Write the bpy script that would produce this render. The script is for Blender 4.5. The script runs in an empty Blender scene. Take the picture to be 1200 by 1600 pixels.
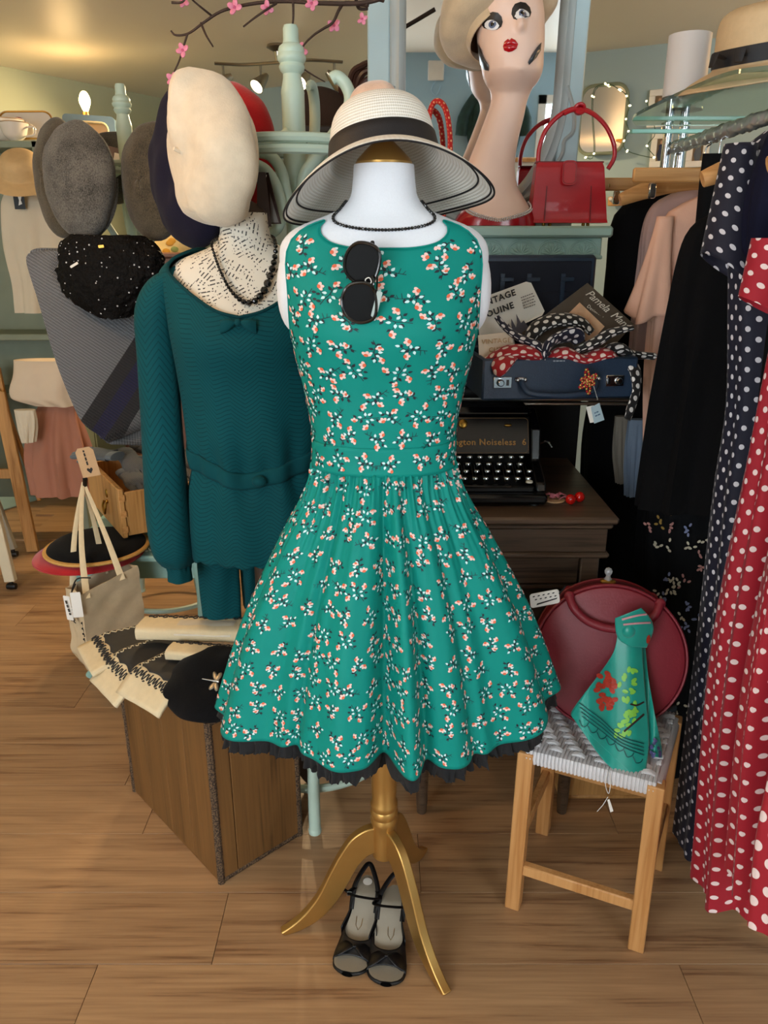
import bpy, bmesh, math, random
from mathutils import Vector, Matrix, Euler, noise as mnoise
random.seed(7)
sin, cos, pi, sqrt = math.sin, math.cos, math.pi, math.sqrt
rad = math.radians
SC = bpy.context.scene
COL = SC.collection
V = Vector

# ------------------------------------------------------------------ camera
PITCH = rad(19.3)
CAMZ = 1.5
FPX = 1200.0
cam_d = bpy.data.cameras.new('camera')
cam_d.sensor_fit = 'VERTICAL'
cam_d.sensor_height = 24.0
cam_d.lens = 24.0 * FPX / 1600.0
cam_d.clip_start = 0.02
cam = bpy.data.objects.new('camera', cam_d)
COL.objects.link(cam)
cam.location = (0, 0, CAMZ)
cam.rotation_euler = (pi / 2 - PITCH, 0, 0)
SC.camera = cam

# ------------------------------------------------------------------ world, light, exposure
world = bpy.data.worlds.new('sky')
SC.world = world
world.use_nodes = True
wb = world.node_tree.nodes['Background']
wb.inputs[0].default_value = (0.72, 0.86, 1.0, 1)
wb.inputs[1].default_value = 1.6
SC.view_settings.view_transform = 'Standard'
SC.view_settings.look = 'None'
SC.view_settings.gamma = 1.0
SC.view_settings.use_curve_mapping = False
SC.view_settings.exposure = -0.26


def area(name, loc, tgt, sx, sy, power, col):
    d = bpy.data.lights.new(name, 'AREA')
    d.shape = 'RECTANGLE'
    d.size, d.size_y, d.energy, d.color = sx, sy, power, col
    o = bpy.data.objects.new(name, d)
    COL.objects.link(o)
    o.location = loc
    o.rotation_euler = (V(tgt) - V(loc)).to_track_quat('-Z', 'Y').to_euler()
    return o


# daylight behind the photographer: right window, plus an unseen left one added for evenness
area('window_daylight', (-1.55, -1.78, 1.35), (-0.6, 1.6, 1.25), 2.1, 1.6, 108, (0.90, 0.95, 1.0))
area('window_daylight', (1.95, -1.78, 1.5), (0.7, 1.6, 1.35), 1.5, 1.2, 58, (0.88, 0.94, 1.0))


# ------------------------------------------------------------------ helpers
def lin(h):
    h = h.lstrip('#')
    out = []
    for i in (0, 2, 4):
        c = int(h[i:i + 2], 16) / 255
        out.append(c / 12.92 if c <= 0.04045 else ((c + 0.055) / 1.055) ** 2.4)
    return (out[0], out[1], out[2], 1.0)


def mulc(c, k):
    return (min(1, c[0] * k), min(1, c[1] * k), min(1, c[2] * k), 1)


class NT:
    def __init__(s, name):
        s.m = bpy.data.materials.new(name)
        s.m.use_nodes = True
        s.t = s.m.node_tree
        s.b = s.t.nodes['Principled BSDF']

    def set(s, sock, v):
        if isinstance(v, bpy.types.NodeSocket):
            s.t.links.new(v, sock)
        else:
            sock.default_value = v

    def N(s, typ, out=0, props=None, **kw):
        n = s.t.nodes.new('ShaderNode' + typ)
        for k, v in (props or {}).items():
            setattr(n, k, v)
        for k, v in kw.items():
            k = k.replace('_', ' ')
            if k.startswith('i') and k[1:].isdigit():
                s.set(n.inputs[int(k[1:])], v)
            else:
                s.set(n.inputs[k], v)
        return n.outputs[out]

    def math(s, op, a, b=0.0, c=0.0):
        return s.N('Math', props={'operation': op}, i0=a, i1=b, i2=c)

    def mix(s, f, a, b):
        n = s.t.nodes.new('ShaderNodeMix')
        n.data_type = 'RGBA'
        s.set(n.inputs[0], f)
        s.set(n.inputs[6], a)
        s.set(n.inputs[7], b)
        return n.outputs[2]

    def ramp(s, f, stops):
        n = s.t.nodes.new('ShaderNodeValToRGB')
        e = n.color_ramp.elements
        while len(e) < len(stops):
            e.new(0.5)
        for el, (p, c) in zip(e, stops):
            el.position = p
            el.color = c if len(c) == 4 else (*c, 1)
        s.set(n.inputs[0], f)
        return n.outputs[0]

    def coord(s, which='Object', scale=None):
        o = s.N('TexCoord', out=which)
        if scale:
            o = s.N('Mapping', Vector=o, Scale=scale)
        return o

    def bump(s, h, strength=0.3, dist=0.002):
        s.set(s.b.inputs['Normal'], s.N('Bump', Strength=strength, Distance=dist, Height=h))


MATS = {}


def mat(name, col='#888888', rough=0.6, metal=0.0, noise=None, bump=None, sheen=0.0, spec=0.5, coat=0.0, emit=None, alpha=None, trans=0.0):
    """plain procedural material: base colour with a noise variation and a fine noise bump"""
    if name in MATS:
        return MATS[name]
    t = NT(name)
    c = lin(col) if isinstance(col, str) else col
    b = t.b.inputs
    b['Roughness'].default_value = rough
    b['Metallic'].default_value = metal
    b['Specular IOR Level'].default_value = spec
    b['Sheen Weight'].default_value = sheen
    b['Coat Weight'].default_value = coat
    if trans:
        b['Transmission Weight'].default_value = trans
    sc, am = noise or (12.0, 0.06)
    nz = t.N('TexNoise', Vector=t.coord(), Scale=sc, Detail=4.0)
    t.set(b['Base Color'], t.mix(nz, mulc(c, 1 - am * 2), mulc(c, 1 + am * 2)))
    if bump:
        bs, st = bump
        t.bump(t.N('TexNoise', Vector=t.coord(), Scale=bs, Detail=3.0), st)
    if emit:
        b['Emission Color'].default_value = lin(emit[0])
        b['Emission Strength'].default_value = emit[1]
    if alpha is not None:
        b['Alpha'].default_value = alpha
    MATS[name] = t.m
    return t.m


class B:
    """collects geometry for ONE mesh"""

    def __init__(s):
        s.v, s.f, s.uv, s.mi = [], [], {}, []

    def add(s, vs, fs, mi=0, uv=None):
        o = len(s.v)
        s.v += [V(p) for p in vs]
        s.f += [tuple(i + o for i in f) for f in fs]
        s.mi += [mi] * len(fs)
        if uv:
            for i, p in enumerate(uv):
                s.uv[o + i] = p
        return s

    def box(s, c, d, rot=None, mi=0, bev=0.0, taper=1.0):
        hx, hy, hz = d[0] / 2, d[1] / 2, d[2] / 2
        R = rot if rot is not None else Matrix.Identity(3)
        if not isinstance(R, Matrix):
            R = Euler(R).to_matrix()
        c = V(c)
        if bev <= 0:
            vs = []
            for z in (-1, 1):
                k = taper if z > 0 else 1
                for x, y in ((-1, -1), (1, -1), (1, 1), (-1, 1)):
                    vs.append(c + R @ V((x * hx * k, y * hy * k, z * hz)))
            fs = [(3, 2, 1, 0), (4, 5, 6, 7), (0, 1, 5, 4), (1, 2, 6, 5), (2, 3, 7, 6), (3, 0, 4, 7)]
            return s.add(vs, fs, mi)
        b = min(bev, hx * .9, hy * .9, hz * .9)
        vs, idx = [], {}
        for x in (-1, 1):
            for y in (-1, 1):
                for z in (-1, 1):
                    for a in range(3):
                        p = [x * hx, y * hy, z * hz]
                        for q in range(3):
                            if q != a:
                                p[q] -= (x, y, z)[q] * b
                        idx[(x, y, z, a)] = len(vs)
                        k = taper if z > 0 else 1
                        vs.append(c + R @ V((p[0] * k, p[1] * k, p[2])))
        fs = []
        for a in range(3):
            u, w = [(1, 2), (2, 0), (0, 1)][a]
            for sg in (-1, 1):
                q = []
                for (i, j) in ((-1, -1), (1, -1), (1, 1), (-1, 1)):
                    k = [0, 0, 0]
                    k[a], k[u], k[w] = sg, i, j
                    q.append(idx[(*k, a)])
                fs.append(tuple(q if sg > 0 else q[::-1]))
        for a in range(3):
            u, w = [(1, 2), (2, 0), (0, 1)][a]
            for i in (-1, 1):
                for j in (-1, 1):
                    k0, k1 = [0, 0, 0], [0, 0, 0]
                    k0[a], k1[a] = -1, 1
                    k0[u] = k1[u] = i
                    k0[w] = k1[w] = j
                    q = [idx[(*k0, u)], idx[(*k1, u)], idx[(*k1, w)], idx[(*k0, w)]]
                    fs.append(tuple(q if i * j < 0 else q[::-1]))
        for x in (-1, 1):
            for y in (-1, 1):
                for z in (-1, 1):
                    q = [idx[(x, y, z, a)] for a in range(3)]
                    fs.append(tuple(q if x * y * z > 0 else q[::-1]))
        return s.add(vs, fs, mi)

    def grid(s, fn, nu, nv, closed=False, mi=0, uvfn=None, flip=False):
        """fn(u,v) with u,v in 0..1 ; closed in u when asked"""
        cu = nu if closed else nu + 1
        vs, uv = [], []
        for j in range(nv + 1):
            for i in range(cu):
                vs.append(fn(i / nu, j / nv))
                uv.append(uvfn(i / nu, j / nv) if uvfn else (i / nu, j / nv))
        fs = []
        for j in range(nv):
            for i in range(nu):
                a, b = j * cu + i, j * cu + (i + 1) % cu
                q = (a, b, b + cu, a + cu)
                fs.append(q[::-1] if flip else q)
        return s.add(vs, fs, mi, uv)

    def lathe(s, prof, c=(0, 0, 0), R=None, n=24, mi=0, sx=1, sy=1, arc=None):
        R = R if R is not None else Matrix.Identity(3)
        if not isinstance(R, Matrix):
            R = Euler(R).to_matrix()
        c = V(c)
        acc = [0]
        for (r0, z0), (r1, z1) in zip(prof, prof[1:]):
            acc.append(acc[-1] + math.hypot(r1 - r0, z1 - z0))

        def fn(u, v):
            r, z = prof[round(v * (len(prof) - 1))]
            a = 2 * pi * u
            return c + R @ V((r * sx * cos(a), r * sy * sin(a), z))
        return s.grid(fn, n, len(prof) - 1, True, mi, uvfn=lambda u, v: (u, acc[round(v * (len(prof) - 1))]))

    def tube(s, pts, r, n=8, mi=0, caps=True, closed=False, flat=1.0, up=None):
        pts = [V(p) for p in pts]
        m = len(pts)
        rs = r if isinstance(r, (list, tuple)) else [r] * m
        tang = []
        for i in range(m):
            if closed:
                d = pts[(i + 1) % m] - pts[i - 1]
            else:
                d = pts[min(i + 1, m - 1)] - pts[max(i - 1, 0)]
            tang.append(d.normalized() if d.length > 1e-9 else V((0, 0, 1)))
        nrm = V(up) if up is not None else (V((0, 0, 1)) if abs(tang[0].z) < .9 else V((1, 0, 0)))
        vs, acc = [], 0
        for i in range(m):
            t = tang[i]
            if up is not None:
                nrm = V(up)
            nrm = nrm - t * nrm.dot(t)
            if nrm.length < 1e-6:
                nrm = t.orthogonal()
            nrm = nrm.normalized()
            bn = t.cross(nrm)
            for k in range(n):
                a = 2 * pi * k / n
                vs.append(pts[i] + (nrm * cos(a) * flat + bn * sin(a)) * rs[i])
        fs = []
        for i in range(m if closed else m - 1):
            j = (i + 1) % m
            for k in range(n):
                fs.append((i * n + k, i * n + (k + 1) % n, j * n + (k + 1) % n, j * n + k))
        if caps and not closed:
            fs.append(tuple(range(n - 1, -1, -1)))
            fs.append(tuple((m - 1) * n + k for k in range(n)))
        return s.add(vs, fs, mi)

    def ell(s, c, r, R=None, n=14, m=9, mi=0):
        R = R if R is not None else Matrix.Identity(3)
        if not isinstance(R, Matrix):
            R = Euler(R).to_matrix()
        c, r = V(c), ((r, r, r) if not isinstance(r, (list, tuple)) else r)

        def fn(u, v):
            a, b = 2 * pi * u, pi * (v - .5)
            b = max(-pi / 2 + .02, min(pi / 2 - .02, b))
            return c + R @ V((r[0] * cos(a) * cos(b), r[1] * sin(a) * cos(b), r[2] * sin(b)))
        s.grid(fn, n, m, True, mi)
        return s

    def prism(s, poly, h, Mx=None, mi=0):
        """2-D outline in local xy, thickness h along local z (from 0), placed by matrix"""
        Mx = Mx or Matrix.Identity(4)
        n = len(poly)
        vs = [Mx @ V((x, y, 0)) for x, y in poly] + [Mx @ V((x, y, h)) for x, y in poly]
        fs = [tuple(range(n - 1, -1, -1)), tuple(range(n, 2 * n))]
        fs += [(i, (i + 1) % n, n + (i + 1) % n, n + i) for i in range(n)]
        return s.add(vs, fs, mi)

    def xf(s, Mx):
        s.v = [Mx @ p for p in s.v]
        return s

    def mesh(s, name, mats, smooth=True, origin=None):
        c = V((0, 0, 0))
        if origin is not None:
            c = V(origin)
        me = bpy.data.meshes.new(name)
        me.from_pydata([p - c for p in s.v], [], s.f)
        for m in (mats if isinstance(mats, (list, tuple)) else [mats]):
            me.materials.append(m)
        if s.mi and max(s.mi) > 0:
            me.polygons.foreach_set('material_index', s.mi)
        if s.uv:
            l = me.uv_layers.new(name='UVMap')
            for lp in me.loops:
                l.data[lp.index].uv = s.uv.get(lp.vertex_index, (0, 0))
        if smooth:
            me.polygons.foreach_set('use_smooth', [True] * len(me.polygons))
            if smooth != 'all':
                try:
                    me.set_sharp_from_angle(angle=rad(smooth if smooth is not True and isinstance(smooth, (int, float)) else 40))
                except Exception:
                    pass
        me.update()
        return me

    def obj(s, name, mats, parent=None, smooth=True, label=None, kind=None):
        lo = V([min(p[i] for p in s.v) for i in range(3)])
        hi = V([max(p[i] for p in s.v) for i in range(3)])
        c = (lo + hi) / 2
        o = bpy.data.objects.new(name, s.mesh(name, mats, smooth, c))
        COL.objects.link(o)
        place(o, c, parent)
        if label:
            o['label'] = label
        if kind:
            o['kind'] = kind
        return o


WORLD_LOC = {}


def place(o, c, parent):
    WORLD_LOC[o.name] = V(c)
    if parent is not None:
        o.parent = parent
        o.location = V(c) - WORLD_LOC[parent.name]
    else:
        o.location = c


def inst(me, name, c, parent, rot=None, scale=None):
    """another object that shares mesh data (centred mesh)"""
    o = bpy.data.objects.new(name, me)
    COL.objects.link(o)
    place(o, c, parent)
    if rot is not None:
        o.rotation_euler = rot.to_euler() if isinstance(rot, Matrix) else rot
    if scale is not None:
        o.scale = scale
    return o


def tag(o, label, cat, group=None):
    o['label'], o['category'] = label, cat
    if group:
        o['group'] = group
    return o


def thing(name, label, cat, loc, group=None):
    o = bpy.data.objects.new(name, None)
    o.empty_display_size = 0.05
    COL.objects.link(o)
    place(o, V(loc), None)
    return tag(o, label, cat, group)


def struct(o):
    o['kind'] = 'structure'
    return o


def P(px, py, Y):
    """world point on the plane y = Y that lies under a pixel of the 1200x1600 photograph"""
    u, v = (px - 600) / FPX, (800 - py) / FPX
    t = Y / (cos(PITCH) + v * sin(PITCH))
    return V((u * t, Y, CAMZ + t * (-sin(PITCH) + v * cos(PITCH))))


def PZ(px, py, Z):
    """world point on the horizontal plane z = Z under a pixel"""
    u, v = (px - 600) / FPX, (800 - py) / FPX
    t = (Z - CAMZ) / (-sin(PITCH) + v * cos(PITCH))
    return V((u * t, t * (cos(PITCH) + v * sin(PITCH)), Z))


def interp(tab, x):
    if x <= tab[0][0]:
        return tab[0][1:]
    for a, b in zip(tab, tab[1:]):
        if x <= b[0]:
            k = (x - a[0]) / (b[0] - a[0])
            k = k * k * (3 - 2 * k) if len(tab) < 3 else k
            return tuple(p + (q - p) * k for p, q in zip(a[1:], b[1:]))
    return tab[-1][1:]


def spline(pts, n=8, closed=False):
    """Catmull-Rom through points"""
    pts = [V(p) for p in pts]
    m, out = len(pts), []
    rng = range(m if closed else m - 1)
    for i in rng:
        if closed:
            p0, p1, p2, p3 = pts[i - 1], pts[i], pts[(i + 1) % m], pts[(i + 2) % m]
        else:
            p0, p1, p2, p3 = pts[max(i - 1, 0)], pts[i], pts[i + 1], pts[min(i + 2, m - 1)]
        for k in range(n):
            t = k / n
            out.append(.5 * ((2 * p1) + (p2 - p0) * t + (2 * p0 - 5 * p1 + 4 * p2 - p3) * t * t + (3 * p1 - p0 - 3 * p2 + p3) * t ** 3))
    if not closed:
        out.append(pts[-1])
    return out


def smtab(tab, x):
    """Catmull-Rom (monotone enough) lookup in a table of rows (x, a, b, ...)"""
    n = len(tab)
    if x <= tab[0][0]:
        return tab[0][1:]
    if x >= tab[-1][0]:
        return tab[-1][1:]
    for i in range(n - 1):
        if x <= tab[i + 1][0]:
            x0, x1 = tab[i][0], tab[i + 1][0]
            k = (x - x0) / (x1 - x0)
            out = []
            for q in range(1, len(tab[0])):
                m0 = (tab[i + 1][q] - tab[max(i - 1, 0)][q]) / (tab[i + 1][0] - tab[max(i - 1, 0)][0] or 1)
                m1 = (tab[min(i + 2, n - 1)][q] - tab[i][q]) / (tab[min(i + 2, n - 1)][0] - tab[i][0] or 1)
                h = x1 - x0
                y0, y1 = tab[i][q], tab[i + 1][q]
                out.append((2 * k ** 3 - 3 * k * k + 1) * y0 + (k ** 3 - 2 * k * k + k) * h * m0 + (-2 * k ** 3 + 3 * k * k) * y1 + (k ** 3 - k * k) * h * m1)
            return tuple(out)


def nz(x, y=0, z=0):
    return mnoise.noise(V((x, y, z)))


def frame(origin, x, y=None, z=None):
    """4x4 matrix with local x axis (and y or z hint)"""
    x = V(x).normalized()
    if z is not None:
        z = V(z)
        y = z.cross(x).normalized()
        z = x.cross(y).normalized()
    else:
        y = V(y)
        z = x.cross(y).normalized()
        y = z.cross(x).normalized()
    m = Matrix((x, y, z)).transposed().to_4x4()
    m.translation = V(origin)
    return m


_txt = {}


def text_mesh(name, body, size, Mx, material, parent, extrude=0.0004, shear=0.0, space=1.0, label=None, bold=0.0):
    cu = bpy.data.curves.new(name, 'FONT')
    cu.body, cu.size, cu.extrude, cu.shear = body, size, extrude, shear
    cu.space_character = space
    cu.offset = bold
    cu.resolution_u = 2
    cu.align_x, cu.align_y = 'CENTER', 'CENTER'
    to = bpy.data.objects.new(name, cu)
    COL.objects.link(to)
    dg = bpy.context.evaluated_depsgraph_get()
    dg.update()
    me = bpy.data.meshes.new_from_object(to.evaluated_get(dg))
    bpy.data.objects.remove(to)
    bpy.data.curves.remove(cu)
    vs = [Mx @ v.co for v in me.vertices]
    fs = [tuple(p.vertices) for p in me.polygons]
    bpy.data.meshes.remove(me)
    return B().add(vs, fs).obj(name, material, parent, smooth=False, label=label)


def arc2(cx, cy, rx, ry, a0, a1, n):
    return [(cx + rx * cos(rad(a0 + (a1 - a0) * i / n)), cy + ry * sin(rad(a0 + (a1 - a0) * i / n))) for i in range(n + 1)]


def rrect(w, h, r, n=5):
    """rounded rectangle outline centred on the origin"""
    out = []
    for cx, cy, a in ((w / 2 - r, h / 2 - r, 0), (-w / 2 + r, h / 2 - r, 90), (-w / 2 + r, -h / 2 + r, 180), (w / 2 - r, -h / 2 + r, 270)):
        out += arc2(cx, cy, r, r, a, a + 90, n)
    return out


def marks(name, w, rows, h, Mx, material, parent):
    """rows of short dashes for printed lines too small to read"""
    b = B()
    rm = random.Random(len(name) + rows)
    for r in range(rows):
        x, y = -w / 2, ((rows - 1) / 2 - r) * h * 1.7
        while x < w / 2 - h:
            l = min(rm.uniform(.5, 1.6) * h, w / 2 - x)
            b.prism([(x, y - h * .3), (x + l, y - h * .3), (x + l, y + h * .3), (x, y + h * .3)], .0004, Mx)
            x += l + h * .35
    return b.obj(name, material, parent, smooth=False)

# ================================================================== materials shared by several things
def wood_mat(name, c_lo, c_hi, scale=1.0, rough=0.45, axis=0, bump=0.15, ring=18.0, rnd=True):
    t = NT(name)
    co = t.coord('Object')
    if rnd:
        r = t.N('ObjectInfo', out='Random')
        off = t.N('CombineXYZ', X=t.math('MULTIPLY', r, 37.0), Y=t.math('MULTIPLY', r, 11.0), Z=t.math('MULTIPLY', r, 5.0))
        co = t.N('VectorMath', props={'operation': 'ADD'}, i0=co, i1=off)
    st = [ring, ring, ring]
    st[axis] = ring * 0.075
    m = t.N('Mapping', Vector=co, Scale=[s * scale for s in st])
    warp = t.N('TexNoise', Vector=m, Scale=0.55, Detail=3.0)
    mm = t.N('VectorMath', props={'operation': 'MULTIPLY_ADD'}, i0=warp, i1=(2.6, 2.6, 2.6), i2=m)
    n1 = t.N('TexNoise', Vector=mm, Scale=1.1, Detail=6.0, Roughness=0.62)
    fine = [150 * scale] * 3
    fine[axis] = 3.5 * scale
    n2 = t.N('TexNoise', Vector=t.N('Mapping', Vector=co, Scale=fine), Scale=1.0, Detail=2.0)
    f = t.math('MULTIPLY_ADD', n2, 0.36, t.math('MULTIPLY', n1, 0.74))
    k = 0.5 * (1 if rnd else 0)
    if rnd:
        f = t.math('ADD', f, t.math('MULTIPLY', t.math('SUBTRACT', r, 0.5), 0.07))
    lo, hi = lin(c_lo), lin(c_hi)
    md = tuple(lo[i] * .42 + hi[i] * .58 for i in range(3)) + (1,)
    col = t.ramp(f, [(0.38, lo), (0.50, md), (0.70, hi)])
    t.set(t.b.inputs['Base Color'], col)
    t.b.inputs['Roughness'].default_value = rough
    t.bump(f, bump, 0.001)
    MATS[name] = t.m
    return t.m


OAK = wood_mat('oak_laminate', '#775439', '#b48e66', 1.0, 0.40, 0, 0.06, 20.0)
DARKWOOD = wood_mat('dark_oak', '#241a14', '#63503f', 1.0, 0.38, 0, 0.2, 22.0, rnd=False)
PINE = wood_mat('pine_wood', '#9a6a34', '#c9975a', 1.0, 0.5, 2, 0.15, 14.0, rnd=False)
BEECH = wood_mat('beech_wood', '#b27a42', '#d29d63', 1.0, 0.45, 2, 0.1, 14.0, rnd=False)
CRATEWOOD = wood_mat('aged_plywood', '#4a3217', '#80592f', 1.0, 0.5, 2, 0.2, 9.0, rnd=True)
HANGER = wood_mat('hanger_wood', '#b8824a', '#d8a468', 1.0, 0.4, 0, 0.1, 20.0, rnd=False)
WALLP = mat('duck_egg_wall_paint', '#a6bcc0', 0.85, noise=(3, .02), bump=(60, .08))
WALLB = mat('blue_wall_paint', '#a3c6dd', 0.85, noise=(3, .02), bump=(60, .08))
CEIL = mat('cream_ceiling_paint', '#f2e6d0', 0.45, noise=(2, .015), bump=(3, .12))
WHITEP = mat('white_gloss_paint', '#e6e4de', 0.4)
MINT = mat('mint_painted_wood', '#b4c9ba', 0.42, noise=(9, .05), bump=(25, .08))
TEALP = mat('pale_teal_painted_wood', '#8db5ae', 0.45, noise=(9, .06), bump=(25, .08))
MANTELP = mat('pale_green_mantel_paint', '#9fbfb6', 0.45, noise=(9, .04), bump=(25, .06))
BLACKM = mat('black_enamel', '#0c0c0e', 0.22, spec=.5)
BLACKP = mat('black_plastic', '#0a0a0b', 0.35)
CHROME = mat('chrome', '#d0d2d4', 0.14, metal=1.0, noise=(5, .01))
BRASS = mat('aged_brass', '#a8803a', 0.35, metal=1.0)
GOLD = mat('gold_paint', '#b98f4e', 0.36, metal=0.75, noise=(20, .06), bump=(80, .05))
PAPERW = mat('white_card', '#e9e6df', 0.7, noise=(20, .01))
KRAFT = mat('kraft_card', '#c9a57c', 0.75, noise=(60, .05))
GLASS = mat('clear_glass', '#eaf5f1', 0.03, trans=1.0, noise=(1, 0.0))
MIRROR = mat('mirror_silver', '#e6eaec', 0.015, metal=1.0, noise=(1, 0.0))
STRING = mat('white_string', '#d9d6cf', 0.8)

# ================================================================== the room
RA, RB, RC, RD, RE = V((-3.6, -1.9, 0)), V((3.0, -1.9, 0)), V((3.0, 3.31, 0)), V((-1.44, 5.71, 0)), V((-3.6, 2.2, 0))
HC = 2.40


def wall_piece(b, p, q, z0, z1, th=0.12):
    d = (q - p).normalized()
    out = V((d.y, -d.x, 0)) * th
    vs = [p, q, q + out, p + out]
    vs = [V((a.x, a.y, z0)) for a in vs] + [V((a.x, a.y, z1)) for a in vs]
    b.add(vs, [(3, 2, 1, 0), (4, 5, 6, 7), (0, 1, 5, 4), (1, 2, 6, 5), (2, 3, 7, 6), (3, 0, 4, 7)])


# wall behind the photographer, with two window openings
W = [(-2.75, -0.45, 0.55, 2.12), (1.18, 2.72, 0.9, 2.12)]  # first opening is out of view, added to even out the light
b = B()
xs = -3.6
for x0, x1, z0, z1 in W:
    wall_piece(b, V((xs, -1.9, 0)), V((x0, -1.9, 0)), -.1, HC)
    wall_piece(b, V((x0, -1.9, 0)), V((x1, -1.9, 0)), -.1, z0)
    wall_piece(b, V((x0, -1.9, 0)), V((x1, -1.9, 0)), z1, HC)
    xs = x1
wall_piece(b, V((xs, -1.9, 0)), V((3.0, -1.9, 0)), -.1, HC)
struct(b.obj('wall_front', WALLB, smooth=False))
for nm, p, q, m in (('wall_right', RB, RC, WALLB), ('wall_back', RC, RD, WALLP), ('wall_left', RD, RE, mat('warm_light_wall_paint', '#b7bda0', .85, noise=(3, .02), bump=(60, .08))), ('wall_side', RE, RA, WALLP)):  # left wall colour shifted greener to carry the warm lamp light
    b = B()
    wall_piece(b, p, q, -.1, HC)
    struct(b.obj(nm, m, smooth=False))
poly = [RA, RB, RC, RD, RE]
b = B()
b.add([V((p.x, p.y, HC)) for p in poly] + [V((p.x, p.y, HC + .1)) for p in poly],
      [(4, 3, 2, 1, 0), (5, 6, 7, 8, 9)] + [(i, (i + 1) % 5, 5 + (i + 1) % 5, 5 + i) for i in range(5)])
struct(b.obj('ceiling', CEIL, smooth=False))
for k, (x0, x1, z0, z1) in enumerate(W):
    b = B()
    w = .06
    for c, d in ((((x0 + x1) / 2, -1.94, z0 + w / 2), (x1 - x0, .1, w)), (((x0 + x1) / 2, -1.94, z1 - w / 2), (x1 - x0, .1, w)),
                 ((x0 + w / 2, -1.94, (z0 + z1) / 2), (w, .1, z1 - z0)), ((x1 - w / 2, -1.94, (z0 + z1) / 2), (w, .1, z1 - z0)),
                 (((x0 + x1) / 2, -1.94, (z0 + z1) / 2), (.05, .08, z1 - z0)), (((x0 + x1) / 2, -1.94, z1 - .4), (x1 - x0, .07, .04))):
        b.box(c, d)
    fr = struct(b.obj('window_%d' % (k + 1), WHITEP, smooth=False))
    B().box(((x0 + x1) / 2, -1.96, (z0 + z1) / 2), (x1 - x0 - .1, .006, z1 - z0 - .1)).obj('pane', GLASS, fr, smooth=False)

# skirting along the two visible walls
for nm, p, q in (('baseboard_left', RD, RE), ('baseboard_back', RC, RD)):
    b = B()
    d = (q - p).normalized()
    inn = V((-d.y, d.x, 0)) * .018
    wall_piece(b, p + inn, q + inn, 0.0, .10, .018)
    struct(b.obj(nm, MANTELP, smooth=False))


# floor : a base slab and one object per plank
def inside(x, y, pad=0.0):
    for i in range(5):
        p, q = poly[i], poly[(i + 1) % 5]
        d = (q - p).normalized()
        if (V((x, y, 0)) - p).dot(V((-d.y, d.x, 0))) < pad:
            return False
    return True


b = B()
b.add([V((p.x, p.y, -.012)) for p in poly] + [V((p.x, p.y, -.1)) for p in poly],
      [(0, 1, 2, 3, 4), (9, 8, 7, 6, 5)] + [(i, 5 + i, 5 + (i + 1) % 5, (i + 1) % 5) for i in range(5)])
floor = struct(b.obj('floor', OAK, smooth=False))
PW, PL = .198, 1.28
pm = B().box((0, 0, 0), (PL - .0012, PW - .0012, .012), bev=.0007).mesh('plank', OAK, smooth=False)
row = 0
y = -1.9 + PW / 2
while y < 5.7:
    off = [(-.62), (-.15), (-1.02), (.28)][row % 4] + (.13 if row % 3 == 0 else 0)
    x = -3.6 + PL / 2 + off - PL
    while x < 3.7:
        if y > .55 and any(inside(x + a, y + c) for a in (-PL / 2, 0, PL / 2) for c in (-.08, .08)):
            if all(inside(x + a, y + c, -.10) for a in (-PL / 2, PL / 2) for c in (-.098, .098)):
                inst(pm, 'plank', (x, y, -.006), floor)
        elif y <= .55 and -3.6 < x - PL / 2 + .05 and x + PL / 2 < 3.1:
            inst(pm, 'plank', (x, y, -.006), floor)
        x += PL
    y += PW
    row += 1

# ================================================================== mannequin in the middle, on a gold tripod
AX, AY = 0.0, 1.392
TORSO = [(0.98, .155, .125), (1.05, .142, .108), (1.12, .128, .096), (1.18, .129, .098), (1.25, .140, .106), (1.32, .155, .118), (1.375, .163, .122),
         (1.42, .170, .110), (1.46, .178, .090), (1.485, .179, .080), (1.505, .172, .072), (1.525, .148, .064), (1.540, .108, .057), (1.553, .076, .054),
         (1.570, .058, .053), (1.595, .0525, .052), (1.622, .050, .050)]
WHITEF = mat('white_jersey_cover', '#e3e6ec', 0.75, noise=(300, .02), bump=(500, .12), sheen=.2)


def torso_pt(th, z, off=0.0, cx=AX, cy=AY, sc=1.0, z0=0.0):
    rx, ry = smtab(TORSO, (z - z0) / sc)
    rx, ry = rx * sc + off, ry * sc + off
    n = 2.25
    c, s_ = cos(th), sin(th)
    k = (abs(c) ** n + abs(s_) ** n) ** (-1 / n)
    zz = (z - z0) / sc
    # soft bust in front (theta = -90 deg)
    bust = .016 * sc * math.exp(-((zz - 1.36) / .055) ** 2) * max(0, -s_) ** 1.5
    return V((cx + rx * k * c, cy + ry * k * s_ - bust, z))


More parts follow.
